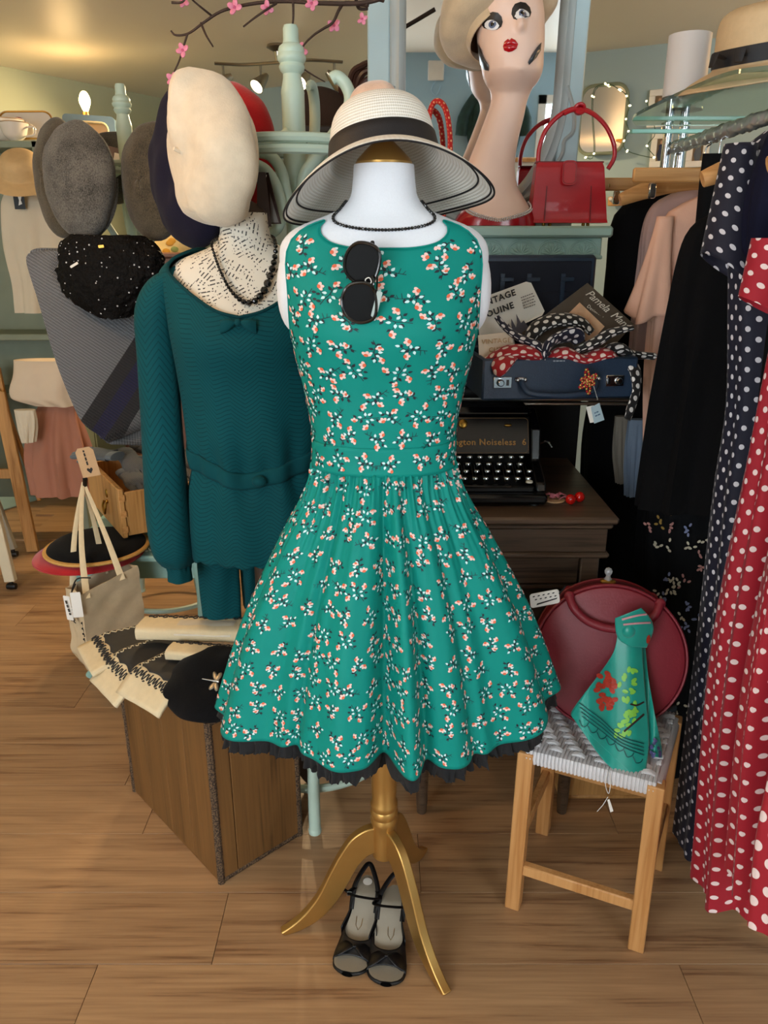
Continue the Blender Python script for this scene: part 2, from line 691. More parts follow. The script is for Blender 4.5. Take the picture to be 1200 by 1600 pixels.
def make_mannequin(name, label, cx, cy, sc, zs, cover, legs_at, metalm, hub_z, torso_lo, group=None, foot_r=.23):
    root = thing(name, label, 'mannequin', (cx, cy, 0), group)
    z0 = zs
    lo, hi = z0 + torso_lo * sc, z0 + 1.622 * sc
    b = B()
    b.grid(lambda u, v: torso_pt(2 * pi * u, lo + (hi - lo) * v, 0, cx, cy, sc, z0), 48, 70, True)
    b.grid(lambda u, v: V((cx, cy, hi)) + (torso_pt(2 * pi * u, hi, 0, cx, cy, sc, z0) - V((cx, cy, hi))) * (1 - v), 48, 3, True)
    b.grid(lambda u, v: V((cx, cy, lo)) + (torso_pt(2 * pi * u, lo, 0, cx, cy, sc, z0) - V((cx, cy, lo))) * v, 48, 3, True)
    for sd in (-1, 1):
        b.ell((cx + sd * .150 * sc, cy, z0 + 1.432 * sc), (.036 * sc, .050 * sc, .082 * sc), R=(0, sd * -.08, 0), n=24, m=16)
    b.obj('torso', cover, root, smooth='all')
    # pole with turned rings
    B().lathe([(.0, hub_z - .004), (.026, hub_z), (.0275, hub_z + .06), (.0275, hub_z + .085), (.030, hub_z + .092), (.031, hub_z + .100), (.028, hub_z + .108), (.031, hub_z + .116), (.031, hub_z + .124),
               (.028, hub_z + .130), (.0305, hub_z + .138), (.030, hub_z + .146), (.0265, hub_z + .152), (.0285, hub_z + .2), (.029, hub_z + .28), (.024, hub_z + .5), (.022, lo), (0, lo)], (cx, cy, 0), n=28).obj('pole', metalm, root)
    # cabriole legs : flat boards cut to an S curve
    for a in legs_at:
        d = V((cos(rad(a)), sin(rad(a)), 0))
        n = V((-d.y, d.x, 0))
        R = foot_r
        top = [(0.02, hub_z + .082), (.045, hub_z + .078), (.075, hub_z + .058), (.10, hub_z + .02), (.125, hub_z - .03), (.15, hub_z - .085), (.175, .066), (.20, .038), (.225, .018), (R + .012, .008)]
        bot = [(0.02, hub_z + .012), (.04, hub_z + .005), (.062, hub_z - .02), (.085, hub_z - .065), (.11, hub_z - .11), (.135, .048), (.16, .026), (.19, .010), (.215, .002), (R + .005, .0)]
        k = R / .23
        tp = spline([V((x * k, 0, z)) for x, z in top], 4)
        bp = spline([V((x * k, 0, z)) for x, z in bot], 4)
        hw = .0105
        vs, fs = [], []
        m = len(tp)
        for side in (-hw, hw):
            for q in tp:
                vs.append(V((cx, cy, 0)) + d * q.x + n * side + V((0, 0, q.z)))
            for q in bp:
                vs.append(V((cx, cy, 0)) + d * q.x + n * side + V((0, 0, q.z)))
        S = 2 * m
        for i in range(m - 1):
            fs.append((i, i + 1, S + i + 1, S + i))
            fs.append((m + i, S + m + i, S + m + i + 1, m + i + 1))
            fs.append((i, m + i, m + i + 1, i + 1))
            fs.append((S + i, S + i + 1, S + m + i + 1, S + m + i))
        fs += [(0, S, S + m, m), (m - 1, 2 * m - 1, S + 2 * m - 1, S + m - 1)]
        o = B().add(vs, fs).obj('leg', metalm, root, smooth=35)
        bv = o.modifiers.new('edge', 'BEVEL')
        bv.width, bv.segments, bv.limit_method, bv.angle_limit = .003, 2, 'ANGLE', rad(50)
    return root


mq = make_mannequin('dress_mannequin', 'white torso mannequin on gold three-legged stand wearing the green floral dress', AX, AY, 1.0, 0.0, WHITEF, (190, 304, 64), GOLD, .19, 1.13)
# gold cap on the neck with its finial under the hat
B().lathe([(0, 1.621), (.046, 1.621), (.047, 1.626), (.044, 1.631), (.030, 1.645), (.019, 1.655), (.0135, 1.660), (.0135, 1.680), (.018, 1.690), (.014, 1.700), (0, 1.703)], (AX, AY, 0), n=28).obj('neck_cap', GOLD, mq)

# ---------------------------------------------------------------- floral dress
TEAL = '#06857a'
CLOTH = NT('teal_dress_cotton')
CLOTH.b.inputs['Roughness'].default_value = .62
CLOTH.b.inputs['Sheen Weight'].default_value = .0
CLOTH.b.inputs['Specular IOR Level'].default_value = .2
_n = CLOTH.N('TexNoise', Vector=CLOTH.coord(), Scale=9.0, Detail=2.0)
CLOTH.set(CLOTH.b.inputs['Base Color'], CLOTH.mix(_n, mulc(lin(TEAL), .94), mulc(lin(TEAL), 1.06)))
CLOTH.bump(CLOTH.N('TexNoise', Vector=CLOTH.coord(), Scale=900.0), .06)
CLOTH = CLOTH.m
PR_DARK = mat('print_dark_stems', '#10222c', .65)
PR_PALE = mat('print_pale_petals', '#c3e6e6', .65)
PR_PINK = mat('print_blush_petals', '#ecc9c0', .65)
PR_CORAL = mat('print_coral_blooms', '#dd6a48', .65)

SK_TOP, SK_HEM = 1.118, 0.585
SKT = [(0.0, .131, .102), (.08, .143, .112), (.16, .162, .124), (.30, .203, .146), (.60, .283, .188), (.85, .335, .214), (1.0, .362, .226)]
FOLDS = [(-90, 3.6, -.055), (-76, 2.6, -.032), (-104, 7, .026), (-82, 4, .030), (-66, 5, .012), (-57, 3, -.018), (-45, 7, -.016), (-122, 3.2, -.022), (-28, 10, .020), (-135, 8, -.014), (-152, 10, .022), (-8, 7, -.02), (-172, 7, -.02),
         (20, 10, .026), (160, 9, .022), (45, 8, -.03), (65, 9, .026), (90, 8, -.03), (110, 8, .02), (130, 8, -.03), (5, 6, .015)]


def skirt_pt(th, s, off=0.0):
    rx, ry = smtab(SKT, s)
    deg = (math.degrees(th) + 180) % 360 - 180
    k = 0.0
    amp = s ** .75 * (1.5 - .5 * s)
    for a, w, h in FOLDS:
        d = (deg - a + 180) % 360 - 180
        if abs(d) < 4 * w:
            k += h * amp * math.exp(-(d / w) ** 2)
    g = math.exp(-s / .17) * .0042 * min(1, s / .012)
    k += g * (sin(th * 46 + 3 * sin(th * 5)) + .6 * sin(th * 77 + 1))
    z = SK_TOP + (SK_HEM - SK_TOP) * s
    z += .012 * s * s * sin(th * 3 + 1) + (.018 * s * s if s > 0 else 0) * max(0, cos(th)) ** 4
    c, sn = cos(th), sin(th)
    ne = 2.0 - .45 * min(1, s * 1.15)
    kk = (abs(c) ** ne + abs(sn) ** ne) ** (-1 / ne)
    base = V((rx * c * kk, ry * sn * kk, 0))
    nrm = V((c / max(rx, .01), sn / max(ry, .01), 0)).normalized()
    return V((AX, AY, z)) + base + nrm * (k + off)


def bod_top(a):
    """top edge of the bodice as a function of the angle from front centre (degrees)"""
    t = [(0, 1.492), (15, 1.493), (27, 1.500), (35, 1.512), (41, 1.525), (46, 1.534), (52, 1.533), (56, 1.515), (59, 1.48), (62, 1.44), (68, 1.395), (77, 1.355), (90, 1.342), (103, 1.355), (112, 1.395), (118, 1.44), (121, 1.48), (124, 1.515), (128, 1.533),
         (136, 1.532), (150, 1.524), (180, 1.52)]
    return smtab(t, a)[0]


def bodice_pt(th, v, off=0.0):
    a = abs((math.degrees(th) + 90 + 180) % 360 - 180)
    top = bod_top(a)
    z = SK_TOP + .002 + (top - SK_TOP - .002) * v
    return torso_pt(th, z, .0045 + off)


dress = thing('floral_dress', 'sleeveless teal green dress printed with small coral and white blossom sprigs', 'dress', (AX, AY, SK_HEM))
b = B()
b.grid(lambda u, v: bodice_pt(2 * pi * u, v), 360, 60, True)
o = b.obj('bodice', CLOTH, dress, smooth='all')
m_ = o.modifiers.new('thick', 'SOLIDIFY')
m_.thickness, m_.offset = .0015, -1
# piped neckline and armhole edge
B().tube([bodice_pt(2 * pi * i / 240, 1.0, .0004) for i in range(240)], .0013, 6, closed=True).obj('edge_piping', CLOTH, dress)
# waistband
b = B()
b.grid(lambda u, v: torso_pt(2 * pi * u, 1.112 + .052 * v, .0065 + .0006 * sin(v * pi)), 120, 8, True)
o = b.obj('waistband', CLOTH, dress, smooth='all')
m_ = o.modifiers.new('thick', 'SOLIDIFY')
m_.thickness, m_.offset = .0014, -1
b = B()
b.grid(lambda u, v: skirt_pt(2 * pi * u, v), 540, 80, True, flip=True)
o = b.obj('skirt', CLOTH, dress, smooth='all')
m_ = o.modifiers.new('thick', 'SOLIDIFY')
m_.thickness, m_.offset = .0015, -1


# ---- printed sprigs : drawn flat in cloth millimetres and laid on the surface
def ellp(cx, cy, rx, ry, rot=0, n=7):
    r = rad(rot)
    return [(cx + rx * cos(t) * cos(r) - ry * sin(t) * sin(r), cy + rx * cos(t) * sin(r) + ry * sin(t) * cos(r)) for t in [2 * pi * i / n for i in range(n)]]


def leaf(cx, cy, l, w, rot):
    r = rad(rot)
    pts = [(0, 0), (.3, .5), (.6, .45), (1, 0), (.6, -.45), (.3, -.5)]
    return [(cx + l * x * cos(r) - w * y * sin(r), cy + l * x * sin(r) + w * y * cos(r)) for x, y in pts]


def stroke(pts, w):
    out = []
    for (x0, y0), (x1, y1) in zip(pts, pts[1:]):
        d = math.hypot(x1 - x0, y1 - y0) or 1
        nx, ny = -(y1 - y0) / d * w / 2, (x1 - x0) / d * w / 2
        out.append([(x0 + nx, y0 + ny), (x1 + nx * .7, y1 + ny * .7), (x1 - nx * .7, y1 - ny * .7), (x0 - nx, y0 - ny)])
    return out


def bloom(out, x, y, r, rot):
    for k in range(3):
        a = rot + 60 + k * 60
        out.append((2, ellp(x + r * .75 * cos(rad(a)), y + r * .75 * sin(rad(a)), r * .72, r * .5, a)))
    out.append((1, ellp(x - r * .8 * cos(rad(rot)), y - r * .8 * sin(rad(rot)), r * .62, r * .42, rot)))
    out.append((3, ellp(x, y, r * .66, r * .52, rot + 30, 6)))


def sprig(kind):
    o = []
    if kind == 0:
        for q in stroke([(-20, 14), (-10, 6), (0, 0), (8, -9), (20, -16)], 1.3) + stroke([(0, 0), (9, 9), (16, 14)], 1.2) + stroke([(-10, 6), (-12, -6), (-11, -14)], 1.1):
            o.append((0, q))
        for a in ((-17, 9, 9, 5, 200), (-4, 6, 9, 5, 110), (4, -6, 9, 5, -100), (14, -10, 9, 5, 20), (12, 8, 8, 4.6, 10), (-14, -4, 8, 4.6, 190)):
            o.append((0, leaf(*a)))
        for x, y, r in ((2, 3, 60), (-3, -3, 200), (6, -2, -30), (-1, 7, 110), (-8, 2, 160)):
            o.append((1, leaf(x, y, 8.5, 5, r)))
        bloom(o, 17, 17, 6.0, 45)
        bloom(o, -12, -17, 6.0, 250)
        bloom(o, 14, -17, 5.2, 300)
    elif kind == 1:
        for q in stroke([(-22, -6), (-12, -3), (0, 2), (12, 5), (22, 3)], 1.3) + stroke([(0, 2), (3, 14)], 1.1) + stroke([(-12, -3), (-16, 6)], 1.0) + stroke([(-17, -5), (-22, 1)], 1.0) + stroke([(6, 4), (10, -8)], 1.1):
            o.append((0, q))
        for a in ((-9, -2, 9, 5, -70), (4, 3, 9, 5, 60), (12, 5, 9, 5, 70), (16, 4, 8, 4.4, -50), (1, 3, 8, 4.6, -110)):
            o.append((0, leaf(*a)))
        for x, y, r in ((-3, 2, 130), (3, 0, -60), (9, 6, 40), (20, 3, 10), (-1, -3, 220)):
            o.append((1, leaf(x, y, 8, 4.8, r)))
        bloom(o, 4, 17, 5.8, 90)
        bloom(o, 12, -11, 6.2, 280)
    else:
        for q in stroke([(2, 22), (0, 10), (-2, 0), (1, -12), (-3, -22)], 1.3) + stroke([(-2, 0), (-12, 5)], 1.1) + stroke([(0, 10), (10, 14)], 1.1):
            o.append((0, q))
        for a in ((-1, 4, 9, 5, 20), (-2, -4, 9, 5, 200), (1, -12, 9, 5, -20), (0, 12, 8, 4.6, 160), (0, -14, 8, 4.6, 220)):
            o.append((0, leaf(*a)))
        for x, y, r in ((1, 6, 40), (-4, 1, 140), (2, -8, -30), (-1, 14, 100), (4, 1, 0)):
            o.append((1, leaf(x, y, 8, 4.8, r)))
        bloom(o, -14, 7, 6.0, 170)
        bloom(o, 12, 16, 5.6, 40)
        bloom(o, 7, -8, 5.0, -20)
    return o


SPRIGS = [sprig(0), sprig(1), sprig(2)]
OFFS = (.0007, .0009, .0011, .0013)


def lay(bb, surf, cthe, cs, R, L, rot, kind, mir, zoom=.86):
    """surf(th,s,off)"""
    cr, sr = cos(rot), sin(rot)
    for mi, pl in SPRIGS[kind]:
        vs = []
        for x, y in pl:
            x = x * mir * zoom * .001
            y = y * zoom * .001
            a, c = x * cr - y * sr, x * sr + y * cr
            s_ = cs + c / L
            if s_ < 0.004 or s_ > .996:
                vs = None
                break
            vs.append(surf(cthe + a / R, s_, OFFS[mi]))
        if vs:
            f = tuple(range(len(vs)))
            n = (vs[1] - vs[0]).cross(vs[2] - vs[0])
            ctr = sum(vs, V((0, 0, 0))) / len(vs) - V((AX, AY, 0))
            if n.dot(V((ctr.x, ctr.y, 0))) < 0:
                f = f[::-1]
            bb.add(vs, [f], mi)


rp = random.Random(3)
bb = B()
L = (SK_TOP - SK_HEM) * 1.08
rows = 12
for r in range(rows):
    s0 = (r + .5) / rows
    rx, ry = smtab(SKT, s0)
    ring_pts = [skirt_pt(2 * pi * i / 360, s0) for i in range(361)]
    acc = [0]
    for p_, q_ in zip(ring_pts, ring_pts[1:]):
        acc.append(acc[-1] + (q_ - p_).length)
    n = max(10, round(acc[-1] / .049))
    for i in range(n):
        want = acc[-1] * ((i + (.5 if r % 2 else 0) + rp.uniform(-.18, .18)) / n % 1)
        j = next(k for k in range(1, 361) if acc[k] >= want)
        th = 2 * pi * (j - 1 + (want - acc[j - 1]) / max(1e-6, acc[j] - acc[j - 1])) / 360
        Rl = (acc[min(360, j + 4)] - acc[max(0, j - 5)]) / (2 * pi * (min(360, j + 4) - max(0, j - 5)) / 360)
        lay(bb, skirt_pt, th, s0 + rp.uniform(-.012, .012), Rl, L, rp.choice((0, .5, -.6, 2.6, 3.4, 1.4)) + rp.uniform(-.3, .3), rp.randrange(3), rp.choice((-1, 1)))
bb.obj('printed_skirt_sprigs', [PR_DARK, PR_PALE, PR_PINK, PR_CORAL], dress, smooth=False, kind='stuff')
bb = B()


def bodz(th, s, off):
    a = abs((math.degrees(th) + 90 + 180) % 360 - 180)
    z = SK_TOP + .40 * s
    if z > bod_top(a) - .003:
        return None
    return torso_pt(th, z, (.0047 if z > 1.166 else .0072) + off)


def lay2(cthe, cs, rot, kind, mir):
    cr, sr = cos(rot), sin(rot)
    for mi, pl in SPRIGS[kind]:
        vs = []
        for x, y in pl:
            x, y = x * mir * .00086, y * .00086
            a, c = x * cr - y * sr, x * sr + y * cr
            s_ = cs + c / .40
            p_ = bodz(cthe + a / .128, s_, OFFS[mi]) if .0 < s_ < 1 else None
            if p_ is None:
                vs = None
                break
            vs.append(p_)
        if vs:
            f = tuple(range(len(vs)))
            n = (vs[1] - vs[0]).cross(vs[2] - vs[0])
            ctr = sum(vs, V((0, 0, 0))) / len(vs) - V((AX, AY, 0))
            if n.dot(V((ctr.x, ctr.y, 0))) < 0:
                f = f[::-1]
            bb.add(vs, [f], mi)


for r in range(10):
    for i in range(17):
        th = 2 * pi * (i + (.5 if r % 2 else 0) + rp.uniform(-.2, .2)) / 17
        lay2(th, (r + .5) / 10 + rp.uniform(-.012, .012), rp.choice((0, .5, -.6, 2.6, 3.4, 1.4)) + rp.uniform(-.3, .3), rp.randrange(3), rp.choice((-1, 1)))
bb.obj('printed_bodice_sprigs', [PR_DARK, PR_PALE, PR_PINK, PR_CORAL], dress, smooth=False, kind='stuff')

# net petticoat : three ruffled layers peeping out under the hem
NET = mat('black_net', '#0b0c10', .9, noise=(80, .3), sheen=.1)
b = B()
for lay_i, (ro, drop, fr) in enumerate(((-.012, .034, 61), (-.024, .040, 47), (-.040, .036, 53))):
    def fn(u, v, ro=ro, drop=drop, fr=fr, li=lay_i):
        th = 2 * pi * u
        p0 = skirt_pt(th, .90, ro)
        p1 = skirt_pt(th, 1.0, ro)
        k = v
        p = p0 + (p1 - p0) * min(1, k * 1.6)
        if k > .5:
            w = (k - .5) * 2
            rr = .008 * w * (sin(th * fr + li) + .7 * sin(th * fr * 1.9 + 2 * li) + 1.2 * nz(th * 30, li, 1))
            d = V((cos(th), sin(th), 0))
            p += d * rr + V((0, 0, -drop * w * (1 + .45 * nz(th * 14, li * 3, 5) + .25 * nz(th * 60, li, 3))))
        return p
    b.grid(fn, 620, 8, True)
b.obj('petticoat', NET, dress, smooth='all')

# ---------------------------------------------------------------- straw sun hat on the gold cap
STRAW = NT('white_paper_straw')
_uv = STRAW.N('SeparateXYZ', Vector=STRAW.N('TexCoord', out='UV'), out=1)
_w = STRAW.math('SINE', STRAW.math('MULTIPLY', _uv, 2 * pi / .0052))
_u = STRAW.N('SeparateXYZ', Vector=STRAW.N('TexCoord', out='UV'), out=0)
_w2 = STRAW.math('MULTIPLY', STRAW.math('SINE', STRAW.math('MULTIPLY', _u, 900.0)), .35)
_h = STRAW.math('ADD', _w, _w2)
STRAW.set(STRAW.b.inputs['Base Color'], STRAW.ramp(STRAW.math('MULTIPLY_ADD', _h, .35, .5), [(0.0, lin('#ded5c2')), (.5, lin('#f6f2e9'))]))
STRAW.b.inputs['Roughness'].default_value = .75
STRAW.bump(_h, .35, .0012)
_tr = STRAW.N('BsdfTranslucent', Color=lin('#f1ead9'))
_mx = STRAW.N('MixShader', i0=.08, i1=STRAW.b.outputs[0], i2=_tr)
STRAW.t.links.new(_mx, STRAW.t.nodes['Material Output'].inputs[0])
STRAW = STRAW.m
RIBBON = mat('black_ribbon', '#17161a', .6, noise=(200, .1), bump=(600, .2))


def hat_matrix(c, back, roll, yaw=0):
    return Matrix.Translation(V(c)) @ Matrix.Rotation(rad(yaw), 4, 'Z') @ Matrix.Rotation(rad(roll), 4, 'Y') @ Matrix.Rotation(rad(back), 4, 'X')


hat = thing('sun_hat', 'white straw hat with a black ribbon band worn by the floral dress mannequin', 'hat', (0, 1.39, 1.60))
HM = hat_matrix((.008, 1.395, 1.556), -16, -6)
CRH = [(.093, .075), (.091, .085), (.089, .100), (.087, .115), (.083, .135), (.077, .150), (.066, .163), (.050, .170), (.03, .173), (.0, .174)]
BR = [(.093, .075), (.105, .070), (.122, .060), (.142, .046), (.160, .031), (.172, .019)]
dens = lambda pr: [(p.x, p.z) for p in spline([V((r, 0, z)) for r, z in pr], 6)]


def brim_wave(p):
    a = math.atan2(p.y, p.x)
    r = math.hypot(p.x, p.y)
    k = max(0, (r - .095) / .08)
    p.z += k * (-.017 * cos(2 * a) + .006 * sin(3 * a))
    p.x *= 1 + .03 * k
    return p


b = B().lathe(dens(CRH), n=64)
b.xf(HM)
o = b.obj('crown', STRAW, hat, smooth='all')
m_ = o.modifiers.new('thick', 'SOLIDIFY')
m_.thickness, m_.offset = .002, 0
b = B().lathe(dens(BR), n=96)
b.v = [HM @ brim_wave(p) for p in b.v]
o = b.obj('brim', STRAW, hat, smooth='all')
m_ = o.modifiers.new('thick', 'SOLIDIFY')
m_.thickness, m_.offset = .002, 0
b = B().lathe([(.0955, .0765), (.0945, .085), (.0925, .097), (.0905, .1095), (.0885, .1095)], n=64)
b.xf(HM)
b.obj('hat_band', RIBBON, hat, smooth='all')
for rr, zz in ((.1725, .0185), (.168, .0225), (.150, .0385)):
    ring = [HM @ brim_wave(V((rr * cos(a), rr * sin(a), zz - .0012))) for a in [2 * pi * i / 110 for i in range(110)]]
    B().tube(ring, .0017, 6, closed=True).obj('black_trim', RIBBON, hat)


# ---------------------------------------------------------------- bead necklaces
JET = mat('jet_bead', '#050608', .12, spec=.7)


def necklace(name, label, path, r_fn, parent_group=None, facets=True):
    root = thing(name, label, 'necklace', path[len(path) // 2])
    bm = B().ell((0, 0, 0), 1.0, n=8, m=5).mesh('bead', JET, smooth=False)
    acc = [0]
    for p, q in zip(path, path[1:]):
        acc.append(acc[-1] + (q - p).length)
    s = 0.0
    while s < acc[-1]:
        j = 1
        while j < len(acc) - 1 and acc[j] < s:
            j += 1
        k = (s - acc[j - 1]) / max(1e-9, acc[j] - acc[j - 1])
        p = path[j - 1].lerp(path[j], min(1, k))
        r = r_fn(s / acc[-1])
        inst(bm, 'bead', p, root, rot=(random.uniform(0, 3), random.uniform(0, 3), 0), scale=(r, r, r))
        s += r * 1.92
    B().tube(path, .0007, 5).obj('thread', JET, root)
    return root


pth = []
for i in range(121):
    a = rad(-90 + 360 * (i / 120 - .5))
    front = max(0, -sin(a)) ** 1.2
    z = 1.566 - .046 * front ** 1.3
    pth.append(torso_pt(a, z, .0035, AX, AY))
necklace('bead_choker', 'short string of small black beads around the white mannequin neck', pth, lambda s: .0028)

# ---------------------------------------------------------------- sunglasses hung in the neckline
TORT = mat('dark_tortoise_acetate', '#0d0a08', .15, noise=(60, .5), coat=.4)
LENS = mat('dark_lens', '#050404', .4, spec=.08)
sg = thing('sunglasses', 'dark sunglasses hooked by one arm into the dress neckline', 'sunglasses', P(565, 440, 1.26))
for k, (px, py, rot) in enumerate(((566, 412, -12), (562, 474, 6))):
    c = P(px, py, 1.262 if k == 0 else 1.248)
    Mx = frame(c, (cos(rad(rot)), -.10, sin(rad(rot))), y=(0, -.05, 1))
    out = spline([V(q) for q in ((-.026, .012, 0), (-.012, .029, 0), (.012, .030, 0), (.025, .018, 0), (.026, -.008, 0), (.018, -.026, 0), (-.006, -.029, 0), (-.025, -.014, 0))], 5, closed=True)
    lp = [(p.x, p.y) for p in out]
    B().prism([(x * .95, y * .95) for x, y in lp], .0015, Mx).obj('lens', LENS, sg, smooth=30)
    B().tube([Mx @ V((x, y, .001)) for x, y in lp], .0028, 8, closed=True).obj('lens_rim', TORT, sg)
cA, cB = P(577, 436, 1.255), P(574, 450, 1.252)
B().tube(spline([cA + V((.004, 0, .004)), (cA + cB) / 2 + V((.008, -.002, 0)), cB + V((.004, 0, -.004))], 5), .0026, 8).obj('bridge', TORT, sg)
hx = P(582, 386, 1.275)
B().tube([P(578, 388, 1.268), hx + V((0, .0, .008)), hx + V((.004, .006, -.005)), P(590, 420, 1.275), P(588, 470, 1.262)], [.004, .0036, .003, .003, .0025], 8, flat=.5).obj('temple_arm', TORT, sg)
B().tube([P(588, 452, 1.254), P(590, 475, 1.258), P(578, 500, 1.252)], [.003, .003, .002], 8, flat=.5).obj('temple_arm', TORT, sg)
B().tube(spline([P(573, 446, 1.247), P(580, 441, 1.245), P(577, 434, 1.245), P(571, 437, 1.246)], 5, closed=True), .0009, 6, closed=True).obj('tag_string', STRING, sg)
tm = frame(P(588, 478, 1.244), (.9, -.1, -.25), y=(-.2, -.05, .95))
B().prism(rrect(.009, .046, .002), .0006, tm).obj('swing_tag', mat('clear_tag', '#9aa7a3', .3), sg, smooth=False)

# ---------------------------------------------------------------- peep-toe shoes under the stand
SATIN = mat('black_satin', '#07070b', .42, noise=(20, .15), spec=.35)
INSOLE = mat('grey_insole', '#8f8778', .45, noise=(15, .06))
RUBBER = mat('black_sole', '#0a0909', .55)


def shoe(label, toe, heel, mirror, sticker):
    toe, heel = V(toe), V(heel)
    root = thing('peep_toe_shoe', label, 'shoe', toe, 'pair of black shoes under the stand')
    d = (heel - toe)
    Ln = d.length
    Mx = frame(toe, d, z=(0, 0, 1))
    HW = [(0, .012), (.03, .027), (.09, .037), (.22, .042), (.42, .038), (.6, .028), (.8, .024), (.93, .022), (1.0, .006)]
    def zz(s):
        return smtab([(0, .010), (.18, .007), (.35, .010), (.55, .034), (.78, .066), (1.0, .072)], s)[0]
    def cx(s):
        return mirror * .006 * sin(s * pi)
    def foot(s, w, dz=0):
        hw = smtab(HW, s)[0]
        return Mx @ V((s * Ln, cx(s) + w * hw, zz(s) + dz))
    b = B()
    b.grid(lambda u, v: foot(v, (u * 2 - 1) * .97, .0075), 10, 40)
    b.obj('insole', INSOLE, root, smooth='all')
    b = B()
    def solefn(u, v):
        a = 2 * pi * u
        th = .0045 + (.003 if v < .35 else 0)
        return foot(v, 1.06 * cos(a), -.002 + th * sin(a) * .9)
    b.grid(solefn, 14, 44, True)
    b.obj('sole', RUBBER, root, smooth='all')
    hx_, top = .90 * Ln, zz(.9) - .004
    B().lathe([(.0, 0), (.011, 0), (.0105, .012), (.0095, .03), (.012, .048), (.019, top), (0, top + .001)], n=14, sy=.9).xf(Mx @ Matrix.Translation(V((hx_, 0, 0)))).obj('heel', RUBBER, root)
    # vamp : an arched band over the toes, open at the tip
    b = B()
    def vampfn(u, v):
        a = pi * u
        front = .13 + .05 * sin(a) ** 1.5
        back = .64 - .33 * sin(a) ** .7
        s = front + (back - front) * v
        hw = smtab(HW, s)[0] * 1.07
        h = (.013 + .015 * v) * (1 - .2 * abs(v - .5))
        return Mx @ V((s * Ln, cx(s) + hw * cos(a), zz(s) + .002 + h * sin(a) ** .7 * (1 if v < .9 else 1)))
    b.grid(vampfn, 26, 12)
    o = b.obj('vamp', SATIN, root, smooth='all')
    m_ = o.modifiers.new('thick', 'SOLIDIFY')
    m_.thickness = .002
    # counter strips running back to the heel
    for sd in (-1, 1):
        b = B()
        b.grid(lambda u, v, sd=sd: foot(.42 + .40 * u, sd * (1.06 + .02 * v), .001 + v * (.016 * (1 - u) + .007)), 14, 3)
        o = b.obj('side_panel', SATIN, root, smooth='all')
        m_ = o.modifiers.new('thick', 'SOLIDIFY')
        m_.thickness = .002
    # bow
    bc = Mx @ V((.235 * Ln, cx(.235), zz(.235) + .026))
    for sd in (-1, 1):
        bwb = B()
        yv = (Mx.to_3x3() @ V((0, 1, 0))).normalized()
        xv = (Mx.to_3x3() @ V((1, 0, 0))).normalized()
        bwb.grid(lambda u, v, sd=sd: bc + yv * sd * (.003 + .034 * v) + xv * (cos(2 * pi * u) * (.004 + .018 * sin(v * pi * .55))) + V((0, 0, .0035 * sin(2 * pi * u) - .013 * v * v)), 10, 8, True)
        bwb.obj('bow_loop', SATIN, root, smooth='all')
    B().ell(bc + V((0, 0, .002)), (.005, .004, .004)).obj('bow_knot', SATIN, root)
    # slingback and ankle straps
    sb = spline([foot(.62, -1.05, .008), foot(.80, -1.15, .016), foot(.98, -1.0, .030), foot(1.04, 0, .034), foot(.98, 1.0, .030), foot(.80, 1.15, .016), foot(.62, 1.05, .008)], 6)
    B().tube(sb, .0055, 8, flat=.4, up=None).obj('sling_strap', SATIN, root)
    an = spline([foot(.80, -1.1, .012), foot(.66, -1.35, .038), foot(.60, 0, .056), foot(.66, 1.35, .038), foot(.80, 1.1, .012)], 6)
    B().tube(an, .0055, 8, flat=.45).obj('ankle_strap', SATIN, root)
    B().tube(spline([foot(.64, mirror * -1.3, .044), foot(.66, mirror * -1.7, .046), foot(.63, mirror * -2.1, .052)], 4), .0036, 6, flat=.4).obj('strap_end', SATIN, root)
    bk = foot(.635, mirror * -1.25, .046)
    B().tube([bk + V((-.005, 0, -.004)), bk + V((.005, 0, -.004)), bk + V((.005, 0, .006)), bk + V((-.005, 0, .006))], .0009, 6, closed=True).obj('buckle', CHROME, root)
    lm = Mx @ Matrix.Translation(V((.66 * Ln, 0, zz(.66) + .006))) @ Matrix.Rotation(pi / 2, 4, 'Z')
    B().tube([Mx @ V((s_ * Ln, w * .008, zz(s_) + .0085)) for s_, w in ((.56, -.9), (.50, -.8), (.46, -.1), (.50, .8), (.57, .9))], .0006, 5).obj('insole_stamp', BRASS, root)
    if sticker:
        sm = frame(foot(.90, 0, .0105), d, z=(0, -.1, 1))
        B().prism([(.011 * cos(t), .011 * sin(t)) for t in [2 * pi * i / 20 for i in range(20)]], .0004, sm).obj('price_sticker', PAPERW, root, smooth=False)
    return root


shoe('black satin peep-toe shoe with a round white sticker at the heel', (-.080, 1.236, .0), (-.036, 1.440, 0), -1, True)
shoe('black satin peep-toe shoe beside the front gold stand leg', (.004, 1.212, .0), (.026, 1.410, 0), 1, False)

# ================================================================== sweater mannequin (left of the dress)
SX, SY = -.306, 1.80
SCRIPT = NT('newsprint_paper_cover')
_c = SCRIPT.coord('Object')
_r = SCRIPT.N('Mapping', Vector=_c, Scale=(1, 1, 1), Rotation=(0, .5, .2))
_cell = SCRIPT.N('TexVoronoi', Vector=_r, Scale=24.0, out='Color')
_rot = SCRIPT.N('VectorRotate', props={'rotation_type': 'EULER_XYZ'}, Vector=_c, Rotation=SCRIPT.N('VectorMath', props={'operation': 'MULTIPLY'}, i0=_cell, i1=(.6, 1.4, .6)))
_ln = SCRIPT.math('SINE', SCRIPT.math('MULTIPLY', SCRIPT.N('SeparateXYZ', Vector=_rot, out=2), 760.0))
_wd = SCRIPT.N('TexNoise', Vector=SCRIPT.N('Mapping', Vector=_rot, Scale=(1, 1, .25)), Scale=170.0, Detail=1.0)
